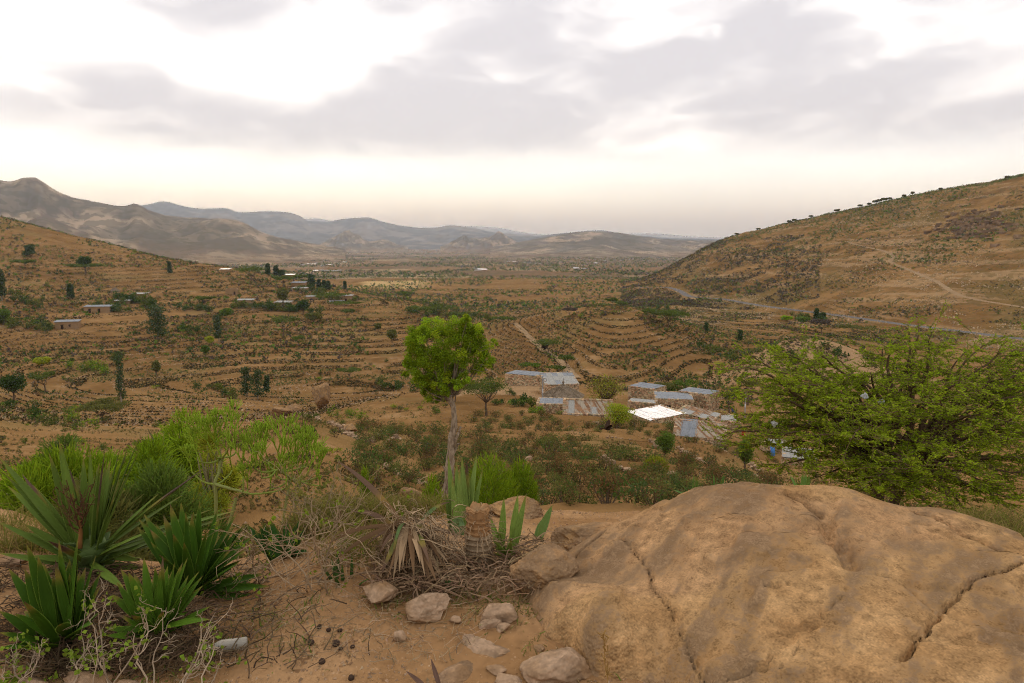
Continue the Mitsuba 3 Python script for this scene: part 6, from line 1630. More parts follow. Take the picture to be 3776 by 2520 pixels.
rosette('upright cluster of tall pale green leaves behind the cut stump', 461, 552, 3.75, 0.52, [(448, 455, .1), (456.5, 461, .3), (462, 456, .2), (459.5, 469, -.3), (467, 460, .3), (477, 453.5, .1), (483, 468, .1), (445, 493, -.2), (452, 478, -.5), (470, 474, .6)], 0.056, (0.185, 0.270, 0.060), (0.24, 0.33, 0.09), 4015, 'pale_leaved_plant', thick=0.12, broad=0.3)
k9, c9 = None, at(460, 552, 3.7)
key9 = [q for q in labels if q.startswith('pale_leaved_plant')][-1]
leaf_part(key9, blade(at(457, 552, 3.68), at(459, 509, 3.66), 0.07, [0, -1, 0.3], 0, 0.25, 0.1, (0.15, 0.235, 0.09), (0.2, 0.29, 0.12), 16, 0, G(1), 0.6, (0.72, np.array([0.12, -0.10, -0.30]))), 'bent_leaf')
rosette('pale green leaves between the cut stump and the brown rock', 507, 560, 3.3, 0.36, [(504, 497, .2), (518, 494, .3), (526.5, 493, 0), (490, 517, .1), (517, 523, .8), (499, 531, -.6), (495, 541, -.9), (511, 540, -.9), (493, 552, -1)], 0.042, (0.185, 0.270, 0.050), (0.24, 0.33, 0.08), 4016, 'pale_leaved_plant', thick=0.12, broad=0.35)
rosette('single pale green leaf pair leaning right beside the ledge', 533, 541, 3.6, 0.24, [(552.5, 505, .2), (548, 515, .8)], 0.055, (0.15, 0.24, 0.06), (0.2, 0.3, 0.1), 4017, 'pale_leaved_plant', broad=0.4)
rosette('small green leaf tuft in the litter below the cut stump', 451, 598, 2.98, 0.16, [(445, 577), (449, 575), (454, 577), (460, 580), (470, 592, -.8), (440, 585), (456, 588, -1)], 0.020, (0.10, 0.19, 0.05), (0.15, 0.24, 0.08), 4018, 'pale_leaved_plant')
rosette('row of green blades above the left top of the huge boulder', 694, 498, 5.6, 0.24, [(680, 484), (673, 490), (693.5, 474), (697, 476), (688, 480)], 0.035, (0.10, 0.19, 0.04), (0.15, 0.25, 0.07), 4019, 'pale_leaved_plant')
rosette('green blades above the middle top of the huge boulder', 717, 494, 5.8, 0.20, [(713.5, 474), (717, 476), (724, 474), (710, 480), (722, 480)], 0.03, (0.10, 0.19, 0.04), (0.15, 0.25, 0.07), 4020, 'pale_leaved_plant')
rosette('tuft of green blades behind the notch in the top of the huge boulder', 802, 500, 5.6, 0.28, [(790, 475), (795, 476), (803, 471), (806, 472), (809.5, 474), (813, 476), (785, 482), (818, 482)], 0.034, (0.12, 0.21, 0.04), (0.17, 0.27, 0.07), 4021, 'pale_leaved_plant')

# the collapsed dying plant and its litter
g = G(4030)
def r2(a, b):
    return (379.7 + .0808 * a, 499 + .0808 * b)
key = thing('dying_sword_leaved_plant', 'collapsed dying sword leaved plant with drooping brown and yellow leaves', 'plant')
cD = at(409, 528, 3.15)
DL = [((337, 461), .7, 'd', .3), ((352, 512), .75, 'd', 0), ((451, 502), .35, 'g', .2), ((330, 539), .85, 'd', -.1), ((322, 548), .85, 'd', -.2), ((333, 562), .8, 'd', -.3), ((460, 538), .7, 'd', .1), (r2(610, 790), .35, 'y', -.35), (r2(20, 940), .3, 'y', -.3), (r2(-10, 700), .6, 'd', -.2), (r2(150, 760), .2, 'g', -.25), (r2(820, 900), .9, 'd', -.3), (r2(700, 760), .6, 'y', -.2), (r2(240, 900), .8, 't', -.35), (r2(420, 950), .9, 'd', -.4), (r2(330, 860), .9, 'd', -.3), (r2(900, 960), .8, 'd', -.1), (r2(560, 960), .95, 't', -.4), (r2(100, 980), .9, 'd', -.35), (r2(700, 1020), .95, 'd', -.45), (r2(-200, 620), .7, 'd', .1), (r2(880, 640), .5, 'g', .3), (r2(-60, 380), .5, 'd', .2), (r2(500, 800), .9, 't', -.4), (r2(780, 700), .8, 't', .2)]
for _ in range(34):
    DL.append(((g.uniform(372, 452), g.uniform(560, 590)), 0.9, 'dttd'[int(g.integers(0, 4))], g.uniform(-0.35, 0.2)))
for i, ((u, v), dd, kind, dy) in enumerate(DL):
    tip = at(u, v, cD[1] + dy)
    tip[2] = max(tip[2], ground_z(tip[0], tip[1]) + 0.01)
    a = math.atan2(tip[1] - cD[1], tip[0] - cD[0])
    b = cD + [math.cos(a) * 0.035, math.sin(a) * 0.03, g.uniform(-0.04, 0.05)]
    col = {'d': (0.125, 0.074, 0.038), 'y': (0.15, 0.16, 0.05), 'g': (0.085, 0.125, 0.045), 't': (0.25, 0.17, 0.095)}[kind]
    leaf_part(key, blade(b, tip, g.uniform(0.016, 0.036), [0, -0.4, 1], 0, -0.15 if kind == 'd' else 0.2, 0.07, np.array(col) * g.uniform(0.75, 1.3), np.array(col) * 1.25, 14, dd if kind in 'ygd' and dd < 0.8 else 0.0, g, 0.4, None, [0, 0, g.uniform(0.04, 0.13)]), 'leaf', 'matte')
# shredded fibres
fb = MB()
for c, n, rx, rz, ln in ((r2(330, 190), 70, 0.06, 0.025, 0.07), (r2(560, 380), 110, 0.05, 0.07, 0.12), (r2(330, 410), 60, 0.05, 0.02, 0.07), (r2(640, 560), 120, 0.06, 0.08, 0.13), (r2(480, 800), 90, 0.14, 0.05, 0.12)):
    p0 = at(*c, 3.06)
    for i in range(n):
        a = p0 + g.normal(0, 1, 3) * [rx, 0.05, rz]
        d = unit(g.normal(0, 1, 3) * [0.8, 0.6, 0.5] + [0.25, 0, -0.75])
        pts = bend(a, a + d * ln * g.uniform(0.5, 1.3), g.uniform(-0.02, 0.03), 5, 0.012, g)
        fb.add(*tube(pts, np.linspace(0.0024, 0.0010, 5), 3, False), np.array([0.36, 0.26, 0.155]) * g.uniform(0.45, 1.35))
fb.put(key + '__fibres', 'matte')
labels[key + '__fibres'] = {'label': 'shredded tan fibres of the broken leaves', 'kind': 'stuff'}

# the cut stump
key = thing('cut_stump', 'short cut plant stump with ringed pale bark and frayed brown top', 'stump')
b0, t0 = at(476.8, 584, 3.18), at(479.3, 512, 3.14)
b0[2] = min(b0[2], ground_z(b0[0], b0[1])) - 0.03
n = 150
s = np.linspace(0, 1, n)
rad = np.interp(s, [0, .25, .55, .72, .80, 1], [0.064, 0.068, 0.066, 0.060, 0.054, 0.054])
g = G(4040)
th = np.linspace(0, 2 * np.pi, 49)[:-1]
S_, TH = np.meshgrid(s, th, indexing='ij')
ringw = (S_ * 15 + 0.7 * nfbm(np.cos(TH) * 1.5, np.sin(TH) * 1.5, S_ * 3, 3, 7)) % 1.0
R_ = rad[:, None] * (1 + 0.16 * (ringw ** 2 - 0.4) + 0.13 * (nfbm(np.cos(TH) * 3, np.sin(TH) * 3, S_ * 9, 4, 8) - 0.5))
ax = b0 + (t0 - b0) * s[:, None] + np.stack([0.006 * np.sin(s * 5), 0 * s, 0 * s], 1)
V = np.stack([ax[:, None, 0] + np.cos(TH) * R_, ax[:, None, 1] + np.sin(TH) * R_, ax[:, None, 2] + 0.0 * R_ + 0.045 * (s[:, None] > 0.965) * nfbm(np.cos(TH) * 4, np.sin(TH) * 4, 1, 2, 9)], -1)
k = 48
i, j = np.meshgrid(np.arange(n - 1), np.arange(k), indexing='ij')
F = np.stack([i * k + j, i * k + (j + 1) % k, (i + 1) * k + (j + 1) % k, (i + 1) * k + j], -1).reshape(-1, 4)
cb = np.array([0.40, 0.30, 0.185])[None, None] * (0.55 + 0.65 * nfbm(np.cos(TH) * 4, np.sin(TH) * 4, S_ * 22, 4, 11))[..., None]
cb = np.where((ringw > 0.80)[..., None], np.array([0.14, 0.085, 0.045]), cb)
cb = np.where((S_ > 0.74)[..., None], np.array([0.34, 0.19, 0.085]) * (0.5 + 0.9 * nfbm(np.cos(TH) * 6, np.sin(TH) * 6, S_ * 6, 3, 13))[..., None], cb)
V = V.reshape(-1, 3)
F = np.vstack([F[:, [0, 1, 2]], F[:, [0, 2, 3]]])
cap = len(V)
V = np.vstack([V, ax[-1:] + [0, 0, 0.002]])
F = np.vstack([F, [[(n - 1) * k + q, (n - 1) * k + (q + 1) % k, cap] for q in range(k)]])
put(key + '__bark', (V, F), 'matte', True, np.clip(np.vstack([cb.reshape(-1, 3), [[0.28, 0.19, 0.10]]]), .01, .9))
fb = MB()
for i in range(150):
    a, z = g.uniform(0, 2 * np.pi), g.choice([g.uniform(0.90, 1.0), g.uniform(0.62, 0.9)], p=[0.45, 0.55])
    p0 = b0 + (t0 - b0) * z + np.array([math.cos(a), math.sin(a), 0]) * 0.046
    out = np.array([math.cos(a), math.sin(a), g.uniform(-1.4, 0.3) if z < 0.9 else g.uniform(-0.3, 0.9)])
    pts = bend(p0, p0 + unit(out) * g.uniform(0.02, 0.10 if z < 0.9 else 0.045), g.uniform(-0.005, 0.02), 5, 0.008, g)
    fb.add(*tube(pts, np.linspace(0.0022, 0.0008, 5), 3, False), np.array([0.34, 0.24, 0.14]) * g.uniform(0.4, 1.4))
fb.put(key + '__fibres', 'matte')
labels[key + '__fibres'] = {'label': 'frayed dry fibres hanging from the stump', 'kind': 'stuff'}

# litter of twigs round the stump and under the plants
def litter(key, label, u0, u1, v0, v1, n, g, ln=(0.04, 0.16), rad=0.0018, col=(0.27, 0.19, 0.115), high=0.05, sides=3, cat=None):
    mb = MB()
    for i in range(n):
        u, v = (g.uniform(u0, u1) if u0 > 1 else 105 + 78 * g.normal()), g.uniform(v0, v1)
        p = cast(u, v)
        if p is None or np.hypot(p[0], p[1]) > 9:
            continue
        z = ground_z(p[0], p[1])
        a = g.uniform(0, np.pi)
        L = g.uniform(*ln)
        e = np.array([p[0] + math.cos(a) * L, p[1] + math.sin(a) * L, 0])
        e[2] = ground_z(e[0], e[1]) + g.uniform(0.002, high)
        pts = bend([p[0], p[1], z + g.uniform(0.001, high)], e, g.uniform(0, 0.25) * high, 6, 0.018, g)
        mb.add(*tube(pts, np.linspace(rad * g.uniform(0.7, 1.7), rad * 0.5, 6), sides, False), np.array(col) * g.uniform(0.45, 1.5) * g.uniform(0.93, 1.07, 3))
    mb.put(key, 'matte')
    labels[key] = {'label': label, 'kind': 'stuff'}
litter('stump_litter', 'tangled dry leaf litter and twigs round the cut stump', 372, 545, 556, 606, 760, G(4050), (0.05, 0.24), 0.0026, (0.25, 0.165, 0.095), 0.11)
litter('ground_twigs', 'thin dry twigs scattered on the gravel', 150, 480, 570, 665, 520, G(4051), (0.03, 0.14), 0.0012, (0.30, 0.22, 0.13), 0.02)
litter('leaf_litter', 'dry brown litter under the dark rosettes', 0, 262, 568, 683, 1900, G(4052), (0.04, 0.18), 0.0024, (0.105, 0.070, 0.040), 0.06)

# leafless twiggy shrubs
def twig_shrub(label, roots, aims, g, n_side=6, col=(0.36, 0.27, 0.17), r0=0.006, leaves=0, leafcol=None, depth=2, wob=0.035, name='twiggy_shrub', side_len=0.45):
    key = thing(name, label, 'shrub')
    wd, lf = MB(), MB()
    tips = []
    def grow(a, b, r, lev):
        pts = bend(a, b, g.uniform(-0.01, 0.05) * np.linalg.norm(b - a), 9, wob * np.linalg.norm(b - a) * 2.2, g)
        wd.add(*tube(pts, np.linspace(r, r * 0.45, 9), 5 if lev == 0 else 3, False), np.array(col) * g.uniform(0.65, 1.25))
        tips.append(pts[-1])
        if lev < depth:
            for i in range(n_side if lev == 0 else max(2, n_side // 2)):
                q = pts[g.integers(3, 9)]
                d = unit(unit(b - a) * 0.8 + g.normal(0, 0.75, 3))
                L = np.linalg.norm(b - a) * g.uniform(0.5, 1.0) * side_len
                e = q + d * L
                e[2] = max(e[2], ground_z(e[0], e[1]) + 0.004)
                grow(q, e, r * 0.55, lev + 1)
                if leaves and g.random() < 0.6:
                    tips.append(e)
    for a, b in zip(roots, aims):
        grow(np.asarray(a, float), np.asarray(b, float), r0 * g.uniform(0.7, 1.2), 0)
    wd.put(key + '__twigs', 'matte')
    labels[key + '__twigs'] = {'label': 'tangled bare twigs of the shrub', 'kind': 'stuff'}
    if leaves:
        tp = np.array(tips)[g.permutation(len(tips))[:leaves]]
        nn = np.repeat(tp, 3, 0) + g.normal(0, 0.010, (len(tp) * 3, 3))
        lf.add(*cards(nn, g.normal(0, 1, nn.shape) + [0, 0, 0.4], 0.020, 0.017, leafcol, g, 0.25))
        lf.put(key + '__leaves', 'leaf_material')
    return key
g = G(4060)
roots, aims = [], []
for i in range(26):
    r = cast(g.uniform(222, 330), g.uniform(575, 600))
    r[2] = ground_z(r[0], r[1]) - 0.01
    roots.append(r)
    u, v = g.uniform(205, 372), g.uniform(515, 600)
    aims.append(at(u, v, r[1] + g.uniform(-0.25, 0.30)))
    aims[-1][2] = max(aims[-1][2], ground_z(aims[-1][0], aims[-1][1]) + 0.01)
twig_shrub('tangle of bare pale twigs between the rosettes and the dying plant', roots, aims, g, 7, (0.33, 0.235, 0.14), 0.0045, 60, (0.16, 0.22, 0.02))
roots, aims = [], []
for i in range(19):
    u = g.uniform(-6, 225)
    r = at_z(u, 700, -0.03)
    roots.append(r)
    q = at_z(np.clip(u + g.uniform(-22, 40), -5, 250), g.uniform(612, 676), 0.03)
    b = at(np.clip(u + g.uniform(-25, 45), -8, 240), g.uniform(606, 668), r[1] + g.uniform(0.0, 0.18))
    aims.append(b)
twig_shrub('thorny shrub of pale bare branches with a few green leaves along the bottom left edge', roots, aims, g, 6, (0.40, 0.31, 0.21), 0.0036, 120, (0.19, 0.27, 0.03), wob=0.06, name='thorny_shrub')
roots, aims = [], []
for i in range(18):
    r = cast(g.uniform(275, 345), g.uniform(528, 545))
    if r is None or np.hypot(r[0], r[1]) > 8:
        continue
    r[2] = ground_z(r[0], r[1])
    roots.append(r)
    aims.append(at(g.uniform(262, 395), g.uniform(470, 520), r[1] + g.uniform(-0.3, 0.5)))
twig_shrub('wispy dry scrub bush behind the twig tangle', roots, aims, g, 7, (0.30, 0.225, 0.12), 0.004, 200, (0.20, 0.19, 0.04))

# the bright pencil stemmed plant
g = G(4070)
key = thing('pencil_stemmed_plant', 'bright green pencil stemmed plant with upright forking sticks in front of the thicket', 'plant')
Yp = 4.7
stem, stick = MB(), MB()
PC = (0.270, 0.390, 0.035)
def whorl(a, d, L, r, lev):
    e = a + d * L
    mid = (a + e) / 2 + np.array([0, 0, -0.06 * L])
    t = np.linspace(0, 1, 5)[:, None]
    pts = (1 - t) ** 2 * a + 2 * t * (1 - t) * mid + t ** 2 * e
    stick.add(*tube(pts, np.linspace(r, r * 0.86, 5), 5), np.array(PC) * g.uniform(0.72, 1.2) * (1.0 if lev else 0.85))
    if lev >= 3 or L < 0.04:
        return
    k = int(g.integers(4, 6)) if lev < 1 else int(g.integers(2, 5))
    base_a = g.uniform(0, 6.28)
    x = unit(np.cross(d, [0.3, 0.2, 0.9]))
    y = np.cross(d, x)
    for i in range(k):
        a2 = base_a + i * 2 * np.pi / k + g.uniform(-0.3, 0.3)
        tilt = g.uniform(0.30, 0.62)
        d2 = unit(d * math.cos(tilt) + (x * math.cos(a2) + y * math.sin(a2)) * math.sin(tilt) + [0, 0, 0.42])
        whorl(pts[-1], d2, L * g.uniform(0.70, 1.0), r * 0.86, lev + 1)
b1, b2, b3 = at(213, 514, Yp), at(276, 512, Yp + 0.1), at(282, 514, Yp + 0.3)
for b in (b1, b2, b3):
    b[2] = ground_z(b[0], b[1]) - 0.02
n1, n2_, n3 = at(215, 484, Yp), at(243, 492, Yp - 0.1), at(290, 478, Yp + 0.2)
for a, b, r in ((b1, n1, 0.015), (n1, n2_, 0.011), (b1, at(236, 498, Yp), 0.014), (b2, n3, 0.011), (b3, at(302, 476, Yp + .3), 0.009), (n1, at(221, 458, Yp + .1), 0.012), (n3, at(276, 470, Yp), 0.009)):
    stem.add(*tube(bend(a, b, 0, 8, 0.01, g), np.linspace(r, r * 0.8, 8), 8), (0.24, 0.27, 0.085))
for u, v, dy, L in ((221, 458, .1, .15), (212, 452, 0, .16), (228, 448, -.1, .16), (200, 462, -.1, .13), (236, 452, .1, .15), (216, 440, .1, .12), (243, 476, -.1, .16), (255, 468, 0, .17), (268, 462, .1, .17), (282, 462, -.1, .17), (296, 464, .1, .16), (308, 466, 0, .14), (262, 478, -.2, .14), (276, 476, .2, .16), (292, 478, 0, .15), (306, 476, -.1, .14), (316, 478, .1, .12), (192, 472, 0, .10), (232, 470, .2, .15), (248, 490, 0, .13), (300, 484, 0.1, .13), (320, 486, 0, .08), (286, 488, -.1, .12), (270, 490, .1, .11)):
    a = at(u, v, Yp + dy)
    near = min((n1, n2_, n3, at(221, 458, Yp + .1), at(276, 470, Yp)), key=lambda q: np.linalg.norm(q - a) + 0.3 * (q[2] > a[2]))
    stem.add(*tube(bend(near, a, -0.02, 6, 0.01, g), np.linspace(0.008, 0.0055, 6), 6), (0.23, 0.29, 0.06))
    d = unit(np.array([(u - 258) / 160.0 * 0.5 + g.normal(0, 0.12), g.normal(0, 0.25), 1.0]))
    whorl(a, d, L * 0.60, 0.0046, 0)
stem.put(key + '__stems', 'matte', True)
stick.put(key + '__sticks', 'matte', True)

# grasses and herbs near the ledge
def grass(key, label, patches, g, ln=(0.08, 0.22), tones=((0.24, 0.20, 0.05), (0.30, 0.22, 0.09), (0.17, 0.19, 0.035)), lean=0.5, width=0.005, rmax=11):
    mb = MB()
    for u0, u1, v0, v1, n in patches:
        uu, vv = g.uniform(u0, u1, n), g.uniform(v0, v1, n)
        P = [cast(a, b) for a, b in zip(uu[:max(8, n // 22)], vv[:max(8, n // 22)])]
        P = np.array([q for q in P if q is not None and np.hypot(q[0], q[1]) < rmax])
        if not len(P):
            continue
        P = np.repeat(P, int(np.ceil(n / len(P))), 0)[:n]
        P = P + g.normal(0, 0.06, P.shape) * [1, 1, 0]
        P[:, 2] = land(P[:, 0], P[:, 1])
        d = unit(g.normal(0, lean, (n, 3)) * [1, 1, 0.3] + [0, 0, 1])
        L = g.uniform(*ln, n)[:, None]
        c = np.asarray(tones)[g.integers(0, len(tones), n)] * g.uniform(0.6, 1.3, (n, 1))
        side = unit(np.cross(d, g.normal(0, 1, (n, 3)))) * width / 2
        bendv = g.normal(0, 0.25, (n, 3)) * L * [1, 1, 0] - np.array([0, 0, 0.15]) * L
        a0, a1, m0, m1, tp = P - side, P + side, P + d * L * .6 - side * .7, P + d * L * .6 + side * .7, P + d * L + bendv
        V = np.stack([a0, a1, m0, m1, tp], 1).reshape(-1, 3)
        F = (np.arange(n)[:, None, None] * 5 + np.array([[0, 1, 3], [0, 3, 2], [2, 3, 4]])[None]).reshape(-1, 3)
        mb.add(V, F, np.repeat(c, 5, 0))
    mb.put(key, 'leaf_material')
    labels[key] = {'label': label, 'kind': 'stuff'}
g = G(4080)
grass('ledge_grass', 'dry olive grass and herbs along the edge of the ledge', [(300, 405, 503, 526, 3600), (255, 330, 515, 540, 1600), (400, 445, 503, 520, 700), (968, 1030, 525, 575, 3600), (0, 60, 520, 550, 800), (330, 400, 530, 570, 500)], g)
grass('foreground_weeds', 'small green weeds and grass between stones and litter', [(420, 545, 590, 620, 420), (130, 330, 600, 660, 700), (0, 200, 650, 690, 500), (545, 600, 640, 690, 120), (505, 560, 560, 600, 160), (370, 420, 600, 620, 120)], g, (0.015, 0.06), ((0.13, 0.22, 0.03), (0.22, 0.20, 0.06), (0.28, 0.21, 0.10)), 0.9, 0.004)
0 and grass('slope_grass', 'dry tufts of grass just below the ledge', [(u, u + 60, 485, 505, 1100) for u in range(240, 640, 60)], g, (0.12, 0.32), lean=0.4, width=0.012, rmax=24)

# gravel
x, y, z, r, th = on_land(-40, 38, 1.9, 6.5, 26000, G(4090), 1.6)
gg = G(4091)
keep_ = nfbm(x / 0.5, y / 0.5, 0, 3, 131) > 0.40
idx = np.nonzero(keep_)[0][:15000]
stones('gravel', 'grit and small pebbles strewn on the foreground sand', np.stack([x, y, z + 0.001], 1)[idx], 0.005 + 0.018 * gg.random(len(idx)) ** 3, (0.36, 0.245, 0.145), gg)

# ---------------------------------------------------------------- small things
# plastic bottle lying in the dry twigs
key = thing('plastic_bottle', 'dusty crushed plastic bottle lying on the gravel beside dry twigs', 'bottle')
pb = spot(232, 653)
prof = np.array([(0.0, 0), (0.022, 0.001), (0.027, 0.006), (0.0275, 0.05), (0.026, 0.055), (0.0275, 0.06), (0.0275, 0.095), (0.022, 0.112), (0.013, 0.128), (0.0115, 0.135)])
mbt = trimesh.creation.revolve(prof, sections=28)
vb = np.array(mbt.vertices)
vb[:, :2] *= (1 + 0.16 * (meshkit.fbm(vb * 38, 2, 5) - 0.5))[:, None]
vb[:, 1] *= 0.80
R = trimesh.transformations.euler_matrix(0, -math.pi / 2, 0)[:3, :3]
R2 = trimesh.transformations.euler_matrix(0, 0.02, 0.28)[:3, :3]
vb = (vb - [0, 0, 0.06]) @ R.T @ R2.T
put(key + '__body', (vb + pb + [0, 0, 0.021], np.array(mbt.faces)), 'dusty_plastic', True)
nk = trimesh.creation.cylinder(0.0125, 0.022, sections=20)
vn = (np.array(nk.vertices) + [0, 0, 0.085]) @ R.T @ R2.T
put(key + '__cap', (vn + pb + [0, 0, 0.021], np.array(nk.faces)), 'dusty_plastic', 40)
scene['dusty_plastic'] = two({'type': 'principled', 'base_color': {'type': 'rgb', 'value': [0.30, 0.275, 0.215]}, 'roughness': 0.4, 'specular': 0.4})

# dark droppings
for a, b, sz in ((320, 633.5, 1.2), (311, 647, 1.5), (336, 647.5, 1.8), (322, 663.5, 1.4), (310.5, 647, 1.2), (311, 647.5, 1.0), (341, 652, 1.0), (353, 650.5, 1.1), (322, 662.5, 1.2), (351, 678.5, 1.3), (329, 636, 1.1), (340, 636.5, 1.1)):
    p = spot(a, b)
    g = G(int(a * 10 + b))
    v, f = rock_mesh((0.018 * sz, 0.018 * sz, 0.015 * sz), g, 2, 0.2, 2)
    k = thing('dropping', 'small dark round animal dropping on the sandy ground', 'droppings', 'animal droppings on the sand')
    put(k, (v + p + [0, 0, 0.005], f), 'dark_dung', True)
flat_mat('dark_dung', (0.060, 0.040, 0.028))

# dry blades and the thin weed at the bottom edge
for i, (a, b, lab) in enumerate((((441, 692), (431, 659), 'dry brown leaf blade sticking up at the bottom edge'), ((430, 692), (406, 671), 'dry brown leaf blade lying at the bottom edge'))):
    p0, p1 = at_z(*a, -0.02), at_z(*b, 0.03 + 0.03 * (i == 0))
    k = thing('dry_leaf', lab, 'leaf')
    V, F, c = blade(p0, p1, 0.018, [0, -0.5, 1], 0.02, 0.5, 0.1, (0.14, 0.085, 0.06), (0.18, 0.11, 0.07), 12, 0, G(50 + i))
    put(k, (V, F), 'matte', True, c)
key = thing('dry_weed', 'thin straw coloured weed stalk in front of the huge boulder', 'weed')
mb = MB()
g = G(4100)
w0 = at_z(608, 692, -0.01)
w1 = at(603.5, 635, w0[1] + 0.02)
pts = bend(w0, w1, 0, 10, 0.01, g)
mb.add(*tube(pts, np.linspace(0.0022, 0.0012, 10), 4), (0.33, 0.20, 0.06))
for i in range(34):
    q = pts[g.integers(3, 10)] + g.normal(0, 0.004, 3)
    mb.add(*tube([q, q + g.normal(0, 0.010, 3) + [0, 0, 0.012]], [0.0014, 0.0022], 4), (0.30, 0.18, 0.06))
mb.put(key, 'matte')

# blue tarpaulin draped over the corner of the low shack
p = spot(771.5, 456, 40)
k = thing('blue_tarpaulin', 'crumpled blue tarpaulin hung over the corner of a low shack', 'tarpaulin')
S_, T_ = np.meshgrid(np.linspace(-1, 1, 14), np.linspace(0, 1, 14), indexing='ij')
put(k, grid_mesh(p[0] + 0.26 * S_ + 0.05 * nfbm(S_ * 2, T_ * 2, 0, 3, 3), p[1] - 0.35 - 0.16 * np.cos(S_ * 1.4) + 0.45 * T_ ** 3 + 0.10 * nfbm(S_ * 3, T_ * 3, 4, 3, 4), p[2] + 0.25 + 0.95 * T_ ** 0.8 + 0.05 * nfbm(S_ * 3, T_ * 3, 8, 3, 5)), 'blue_cloth', True)
flat_mat('blue_cloth', (0.075, 0.20, 0.46))

# bird of prey flying low over the garden
key = thing('bird', 'dark brown bird of prey with raised wings flying low over the garden', 'bird')
Yb = 33.0
bc = at(607.5, 428.7, Yb)
mB = px(bc) / 1.0
def B_(a, b, dy=0.0):
    # offsets in the bird's own length, right and up from its breast
    return bc + np.array([a, dy, b])
L_ = 0.62
bp = np.array([B_(-0.22, -0.005), B_(-0.14, -0.005), B_(-0.05, -0.01), B_(0.04, -0.015), B_(0.11, -0.01), B_(0.155, -0.005), B_(0.19, -0.003), B_(0.215, -0.012)])
V, F = tube(make_interp_spline(np.linspace(0, 1, 8), bp, 3)(np.linspace(0, 1, 24)), np.interp(np.linspace(0, 1, 24), np.linspace(0, 1, 8), [0.012, 0.035, 0.062, 0.066, 0.050, 0.034, 0.030, 0.006]), 12)
mb = MB().add(V, F, (0.050, 0.030, 0.020))
mb.put(key + '__body', 'matte', True)
mb = MB().add(*tube([B_(0.205, -0.005), B_(0.232, -0.012), B_(0.240, -0.026)], [0.010, 0.007, 0.002], 8), (0.40, 0.34, 0.22))
mb.put(key + '__beak', 'matte', True)
def fan(pts_lo, pts_hi, th, rows=9):
    a, b = np.asarray(pts_lo, float), np.asarray(pts_hi, float)
    t = np.linspace(0, 1, rows)[:, None, None]
    P = a[None] * (1 - t) + b[None] * t
    P = P + np.array([0, 1, 0.2]) * (0.012 * np.sin(t * np.pi))
    V0, F0 = grid_mesh(P[..., 0], P[..., 1], P[..., 2])
    off = np.array([0, th, 0])
    return np.vstack([V0 - off, V0 + off]), np.vstack([F0, F0[:, ::-1] + len(V0)])
for s, nm in ((-1, 'wing'), (1, 'wing')):
    dy = 0.05 * s
    lo = [B_(-0.13, 0.02, dy), B_(-0.09, 0.03, dy), B_(-0.02, 0.035, dy), B_(0.05, 0.03, dy), B_(0.09, 0.02, dy)]
    hi = [B_(-0.02, 0.22, dy + 0.30 * s), B_(0.05, 0.30, dy + 0.40 * s), B_(0.11, 0.335, dy + 0.44 * s), B_(0.17, 0.30, dy + 0.42 * s), B_(0.20, 0.24, dy + 0.36 * s)]
    V, F = fan(lo, hi, 0.006)
    MB().add(V, F, (0.046, 0.028, 0.019)).put(part(key, nm), 'matte')
    MB().add(*tube(bend(B_(0.0, -0.06, 0.03 * s), B_(0.01, -0.17, 0.04 * s), 0, 4, 0, G(1)), [0.012, 0.007, 0.006, 0.006], 6), (0.26, 0.20, 0.10)).put(part(key, 'leg'), 'matte')
V, F = fan([B_(-0.20, -0.03), B_(-0.20, -0.01), B_(-0.20, 0.01), B_(-0.20, 0.02)], [B_(-0.42, -0.055, -0.05), B_(-0.39, -0.02, -0.02), B_(-0.385, 0.02, 0.03), B_(-0.385, 0.055, 0.06)], 0.006)
MB().add(V, F, (0.048, 0.028, 0.018)).put(key + '__tail', 'matte')

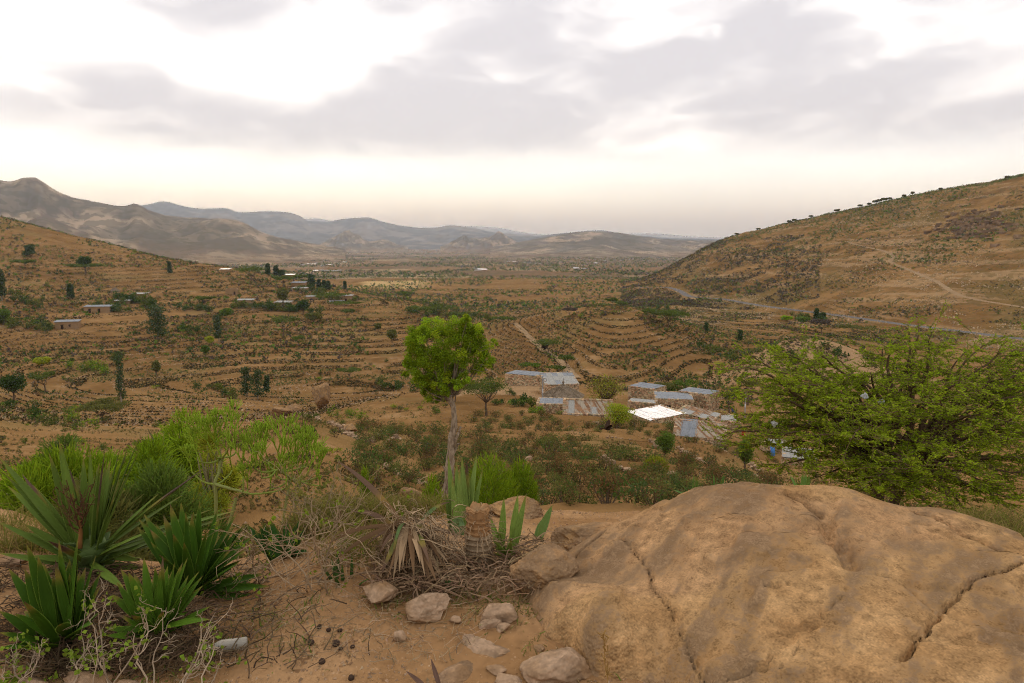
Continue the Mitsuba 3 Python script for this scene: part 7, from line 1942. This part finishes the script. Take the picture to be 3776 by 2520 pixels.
# two people sitting in the village
import manifold3d as m3
def capsule(a, b, r0, r1):
    sa = m3.Manifold.sphere(r0, 12).translate([float(q) for q in a])
    sb = m3.Manifold.sphere(r1, 12).translate([float(q) for q in b])
    return m3.Manifold.batch_hull([sa, sb])
def seated_person(label, p, face, skin, cloth, head_cloth):
    key = thing('person', label, 'person')
    J = dict(hip=(0, 0, .16), chest=(0, -.02, .52), neck=(0, -.01, .66), head=(0, .03, .78), head2=(0, .02, .86))
    b = [capsule((-.09, 0, .15), (.09, 0, .15), .12, .12), capsule(J['hip'], J['chest'], .14, .15), capsule((-.13, -.01, .58), (.13, -.01, .58), .065, .065), capsule(J['chest'], J['neck'], .11, .055)]
    for s in (-1, 1):
        b += [capsule((s * .1, .02, .14), (s * .14, .40, .38), .095, .07), capsule((s * .14, .40, .38), (s * .12, .52, .06), .068, .045), capsule((s * .12, .50, .05), (s * .13, .66, .04), .045, .035)]
        b += [capsule((s * .18, 0, .57), (s * .22, .14, .36), .052, .042), capsule((s * .22, .14, .36), (s * .10, .34, .40), .040, .032)]
        b += [capsule((s * .10, .34, .40), (s * .07, .38 + .006 * q, .41 + .012 * (q - 2)), .018, .010) for q in range(5)]
    def fin(parts, ln):
        m = m3.Manifold.batch_boolean(parts, m3.OpType.Add).refine_to_length(ln)
        me = m.to_mesh()
        t = trimesh.Trimesh(me.vert_properties[:, :3], me.tri_verts, process=True)
        trimesh.smoothing.filter_taubin(t, iterations=6)
        v = rotz(np.array(t.vertices), face) + p
        return v, np.array(t.faces)
    v, f = fin(b, 0.09)
    MB().add(v, f, cloth).put(key + '__body', 'matte', True)
    v, f = fin([capsule(J['neck'], J['head'], .05, .075), capsule(J['head'], J['head2'], .078, .085), capsule((0, .10, .80), (0, .115, .785), .02, .014), capsule((-.082, .02, .80), (-.085, .02, .78), .014, .012), capsule((.082, .02, .80), (.085, .02, .78), .014, .012), capsule((0, .085, .745), (0, .09, .745), .028, .024)], 0.06)
    MB().add(v, f, skin).put(key + '__head', 'matte', True)
    v, f = fin([capsule((0, -.005, .86), (0, -.03, .80), .092, .085)], 0.08)
    MB().add(v, f, head_cloth).put(key + '__headscarf', 'matte', True)
seated_person('person in dark blue with orange headscarf sitting by the rubble under a crooked thorn tree', spot(732.3, 411, 80), -2.6, (0.09, 0.05, 0.03), (0.055, 0.075, 0.20), (0.46, 0.25, 0.06))
seated_person('person in red sitting on bare earth right of the straw topped pen', spot(743.7, 433.5, 60), 2.6, (0.08, 0.045, 0.03), (0.36, 0.035, 0.025), (0.05, 0.03, 0.03))
